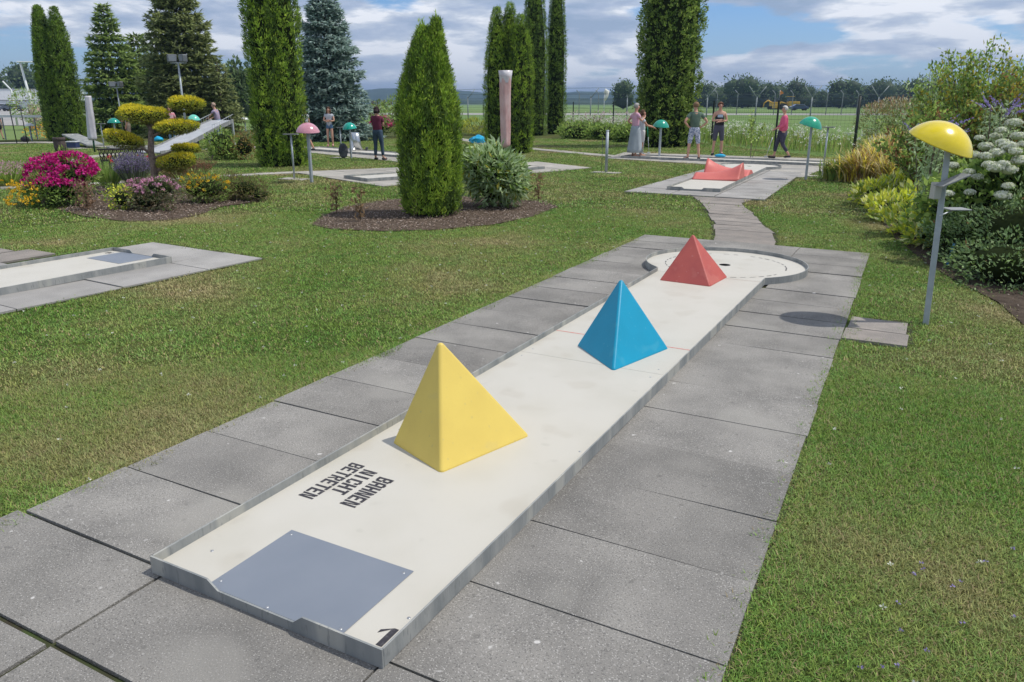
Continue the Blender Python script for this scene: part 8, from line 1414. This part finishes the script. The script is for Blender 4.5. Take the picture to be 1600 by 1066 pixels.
person((*(-6.559, 21.969), 0), face(-PI/2+.25), 1.608, 'grey-haired woman in a pale pink blouse and long grey skirt by the long lane',
       dict(elL=(-.30,-.16,1.14), wrL=(-.2,-.0,1.05), haL=(-.15,.06,1.06), elR=(.22,.10,1.16), wrR=(.12,.26,1.28), haR=(.08,.28,1.36)), skin_a, sm('pale_pink_cloth', (.66,.40,.50), (.58,.32,.43)), .6, sm('grey_skirt', (.33,.37,.40), (.28,.32,.35)), skirt=(1.0,.16,.15,.27), hair=grey_hair, shoes=sm('sandal_tan', (.42,.25,.18)), build=1.05)
person((*(-6.535, 22.501), 0), face(-PI/2), 1.416, 'person in light clothes half hidden behind the grey-haired woman, holding two green-handled clubs',
       dict(elR=(.2,.16,1.14), wrR=(.16,.40,1.08), haR=(.15,.47,1.05), elL=(-.2,.12,1.15), wrL=(-.16,.36,1.12), haL=(-.14,.44,1.10)), skin_b, sm('pale_blue_cloth', (.50,.54,.60)), .5, sm('white_shorts', (.62,.60,.60)), leg=1.0, hair=brown_hair, hairlen=.1, shoes=sm('sandal_tan', (.42,.25,.18)))
def club(pt, z0, zt, dx, label, green=True, mm=None):
    t = empty('golf_club', (*pt, 0), rz_view, label, 'golf club', 'minigolf clubs held by players'); MB().tube([(0,0,.03),(dx*.6,0,zt*.62)], .008, 6).build('shaft', m_wire, t); MB().tube([(dx*.6,0,zt*.62),(dx,0,zt)], .016, 8).build('grip', mm or mat('green_grip', (.0,.20,.10), .6), t); MB().box(-.06,.04,-.02,.02,.0,.045).build('club_head', m_wire, t, bevel=.01)
club((-6.845, 23.613), 0, 0.882, .03, 'upright green-handled golf club nearer the grey-haired woman'); club((-6.779, 24.039), 0, 0.873, -.10, 'slanting green-handled golf club beside the green mushroom')
person((*(-4.647, 21.741), 0), face(.12), 1.645, 'man in a dark green T-shirt and patterned shorts seen from behind, hands on hips',
       dict(HIPS, knR=(.15,.02,.49), anR=(.19,-.02,.085), toR=(.24,.12,.035), knL=(-.13,.02,.49), anL=(-.17,-.02,.085), toL=(-.23,.12,.035)), skin_a, sm('dark_green_cloth', (.095,.145,.11), (.13,.18,.14)), .62, mat('patterned_shorts', (.55,.57,.66), .9, col2=(.20,.24,.36), nscale=24, lo=.46, hi=.54), leg=1.02, hair=blond_hair, build=1.08)
person((*(-4.526, 24.163), 0), face(PI-.1), 1.649, 'young man in a black tank top with folded arms, facing the viewer',
       dict(CROSS, anR=(.14,-.02,.085), toR=(.19,.11,.035), knR=(.12,.02,.49), anL=(-.14,-.02,.085), toL=(-.19,.11,.035), knL=(-.12,.02,.49)), skin_a, sm('black_cloth', (.025,.025,.03), (.04,.04,.045)), .3, sm('dark_shorts', (.085,.085,.115)), leg=1.05, hair=sm('reddish_hair', (.17,.085,.055)), tank=True, chest_print=sm('pale_blue_print', (.30,.45,.60), (.6,.65,.7), 30))
club((-4.453, 24.204), 0, 0.941, .01, 'golf club hanging in front of the man in black', mm=mat('teal_grip', (.0,.22,.22), .6))
person((*(-2.445, 23.604), 0), face(PI/2-.15), 1.538, 'white-haired woman in a bright pink top walking to the left with a club',
       dict(STRIDE, elR=(.23,.02,1.10), wrR=(.17,.20,.98), haR=(.15,.27,.95), elL=(-.22,.03,1.10), wrL=(-.15,.18,1.0), haL=(-.12,.24,.98)), skin_a, sm('bright_pink_cloth', (.70,.13,.24), (.62,.11,.2)), .98, sm('dark_trousers', (.045,.045,.07), (.07,.07,.1)), leg=1.72, hair=white_hair, build=1.48)
club((-2.938, 23.993), 0, 0.602, .14, 'golf club carried by the woman in the bright pink top', mm=m_wire)
person((*(-12.824, 17.178), 0), face(-.25), 1.512, 'person with dark curly hair, maroon shirt and jeans seen from behind',
       dict(elR=(.2,.05,1.12), wrR=(.12,.22,1.10), haR=(.08,.28,1.12), elL=(-.2,.05,1.12), wrL=(-.12,.22,1.08), haL=(-.08,.27,1.08), anR=(.17,-.02,.085), toR=(.22,.11,.035), knR=(.13,.02,.49)), skin_a, sm('maroon_cloth', (.125,.025,.05), (.16,.035,.065)), .7, sm('jeans_dark', (.035,.06,.095), (.06,.09,.13)), leg=1.9, hair=dark_hair, hairlen=.09, build=1.2)
g_, Jg = person((*(-18.575, 21.65), DZ+.002), face(PI), 1.434, 'girl with long brown hair, grey T-shirt and denim shorts, arms folded, on the loop lane',
       dict(CROSS), skin_a, sm('grey_cloth', (.38,.40,.45), (.46,.46,.5)), .5, sm('denim', (.07,.13,.24), (.10,.17,.29)), leg=.35, hair=brown_hair, hairlen=.26, shoes=sm('pink_sandal', (.52,.28,.24)), build=.86)
person((*(-17.792, 19.513), 0), face(PI/2-.3), 1.5, 'person mostly hidden behind the tall thuja, one bare leg showing',
       dict(STRIDE, knL=(-.09,-.16,.52), anL=(-.09,-.36,.12), toL=(-.09,-.24,.04)), skin_b, sm('grey_cloth', (.38,.40,.45)), .5, sm('denim', (.07,.13,.24)), leg=.5, hair=brown_hair, build=.9)
person((*(-25.125, 22.204), 0), face(PI/2-.1), 1.613, 'balding man in a mauve checked shirt leaning at the top of the ramp',
       dict(elR=(.22,.14,1.14), wrR=(.16,.34,1.04), haR=(.12,.42,1.02), elL=(-.2,.2,1.15), wrL=(-.12,.36,1.06), haL=(-.1,.44,1.04)), skin_a, sm('mauve_check', (.38,.32,.42), (.30,.25,.36), 40), .6, sm('jeans_light', (.16,.27,.40), (.22,.33,.46)), leg=1.9, hair=sm('thin_hair', (.42,.30,.24)), build=1.08, lean=(0,.22))
person((*(-25.966, 20.498), 0), face(PI+.2), 1.487, 'brown-haired woman in a red and white striped top behind the ramp', {}, skin_a, mat('red_striped', (.66,.55,.56), .85, col2=(.55,.12,.16), nscale=14, stretch=(.2,.2,3)), .8, sm('jeans_light', (.16,.27,.40)), leg=1.9, hair=brown_hair, hairlen=.2)
person((*(-27.038, 19.306), 0), face(PI/2+.2), 1.389, 'person in a beige shirt behind the left pads of the cloud-pruned tree', dict(elR=(.2,.1,1.12), wrR=(.14,.28,1.1), haR=(.12,.36,1.1)), skin_b, sm('beige_cloth', (.40,.33,.27)), .6, sm('brown_shorts', (.20,.16,.13)), leg=1.0, hair=dark_hair, build=1.1)
person((*(-36.237, 19.346), 0), face(.5), 1.184, 'person in black shorts at the left edge, bare legs', dict(anR=(.16,-.02,.085), toR=(.2,.1,.035)), skin_a, sm('black_cloth', (.025,.025,.03)), .5, sm('black_cloth', (.025,.025,.03)), leg=.7, hair=dark_hair)
t = empty('golf_ball_tray', (-4.206, 23.285), 0, 'small cyan object lying at the feet of the man in black', 'bag'); MB().ball((0,0,.05), .14, 2, (1.3,.7,.4)).build('pouch', MATS['cyan_plastic'], t)

# small white clover and daisies in the lawn, violet self-heal at the lower right
def specks(name, polys, n, m, r, zh, label):
    g = Geo(); P = field(1.2, 14, .5, .7); P = P[rng.permutation(len(P))]
    if polys: P = np.concatenate([P+rng.uniform(-.25, .25, P.shape) for _ in range(8)]); P = P[inpoly(P, polys)]
    for h in HOLES: P = P[~inpoly(P, h)]
    P = P[:n]; P = P+rng.uniform(-.02, .02, P.shape)
    for p in P:
        k = 7; d = unit(rng.normal(size=(k, 3))*np.array([1,1,.4])+np.array([0,0,.5])); V, F = leaves(np.array([p[0], p[1], zh])+d*r*.2, d, r, r*.6, .1); g.add(V, F)
    return tag(g.build(name, [m]), label, kind='stuff')
specks('clover_flowers', None, 320, pet_white, .012, .018, 'small white clover heads scattered in the lawn')
specks('violet_flowers', [(1.701, 1.18), (2.503, 2.011), (2.365, 0.94), (1.755, 0.61)], 60, pet_vio, .009, .016, 'tiny violet flowers in the lawn at the lower right')

# ------------------------------------------------------------------ air
hb = MB(); hb.box(-4200, 3400, -300, 4800, -1.2, 62); o = hb.build('haze', []); 
vm = bpy.data.materials.new('haze_air'); vm.use_nodes = True; vt = vm.node_tree; vt.nodes.clear(); pvn = vt.nodes.new('ShaderNodeVolumePrincipled'); vo = vt.nodes.new('ShaderNodeOutputMaterial')
pvn.inputs['Color'].default_value = (.36,.52,.78,1); pvn.inputs['Density'].default_value = .00036; pvn.inputs['Anisotropy'].default_value = .2; vt.links.new(pvn.outputs[0], vo.inputs['Volume'])
o.data.materials.append(vm); tag(o, kind='stuff')
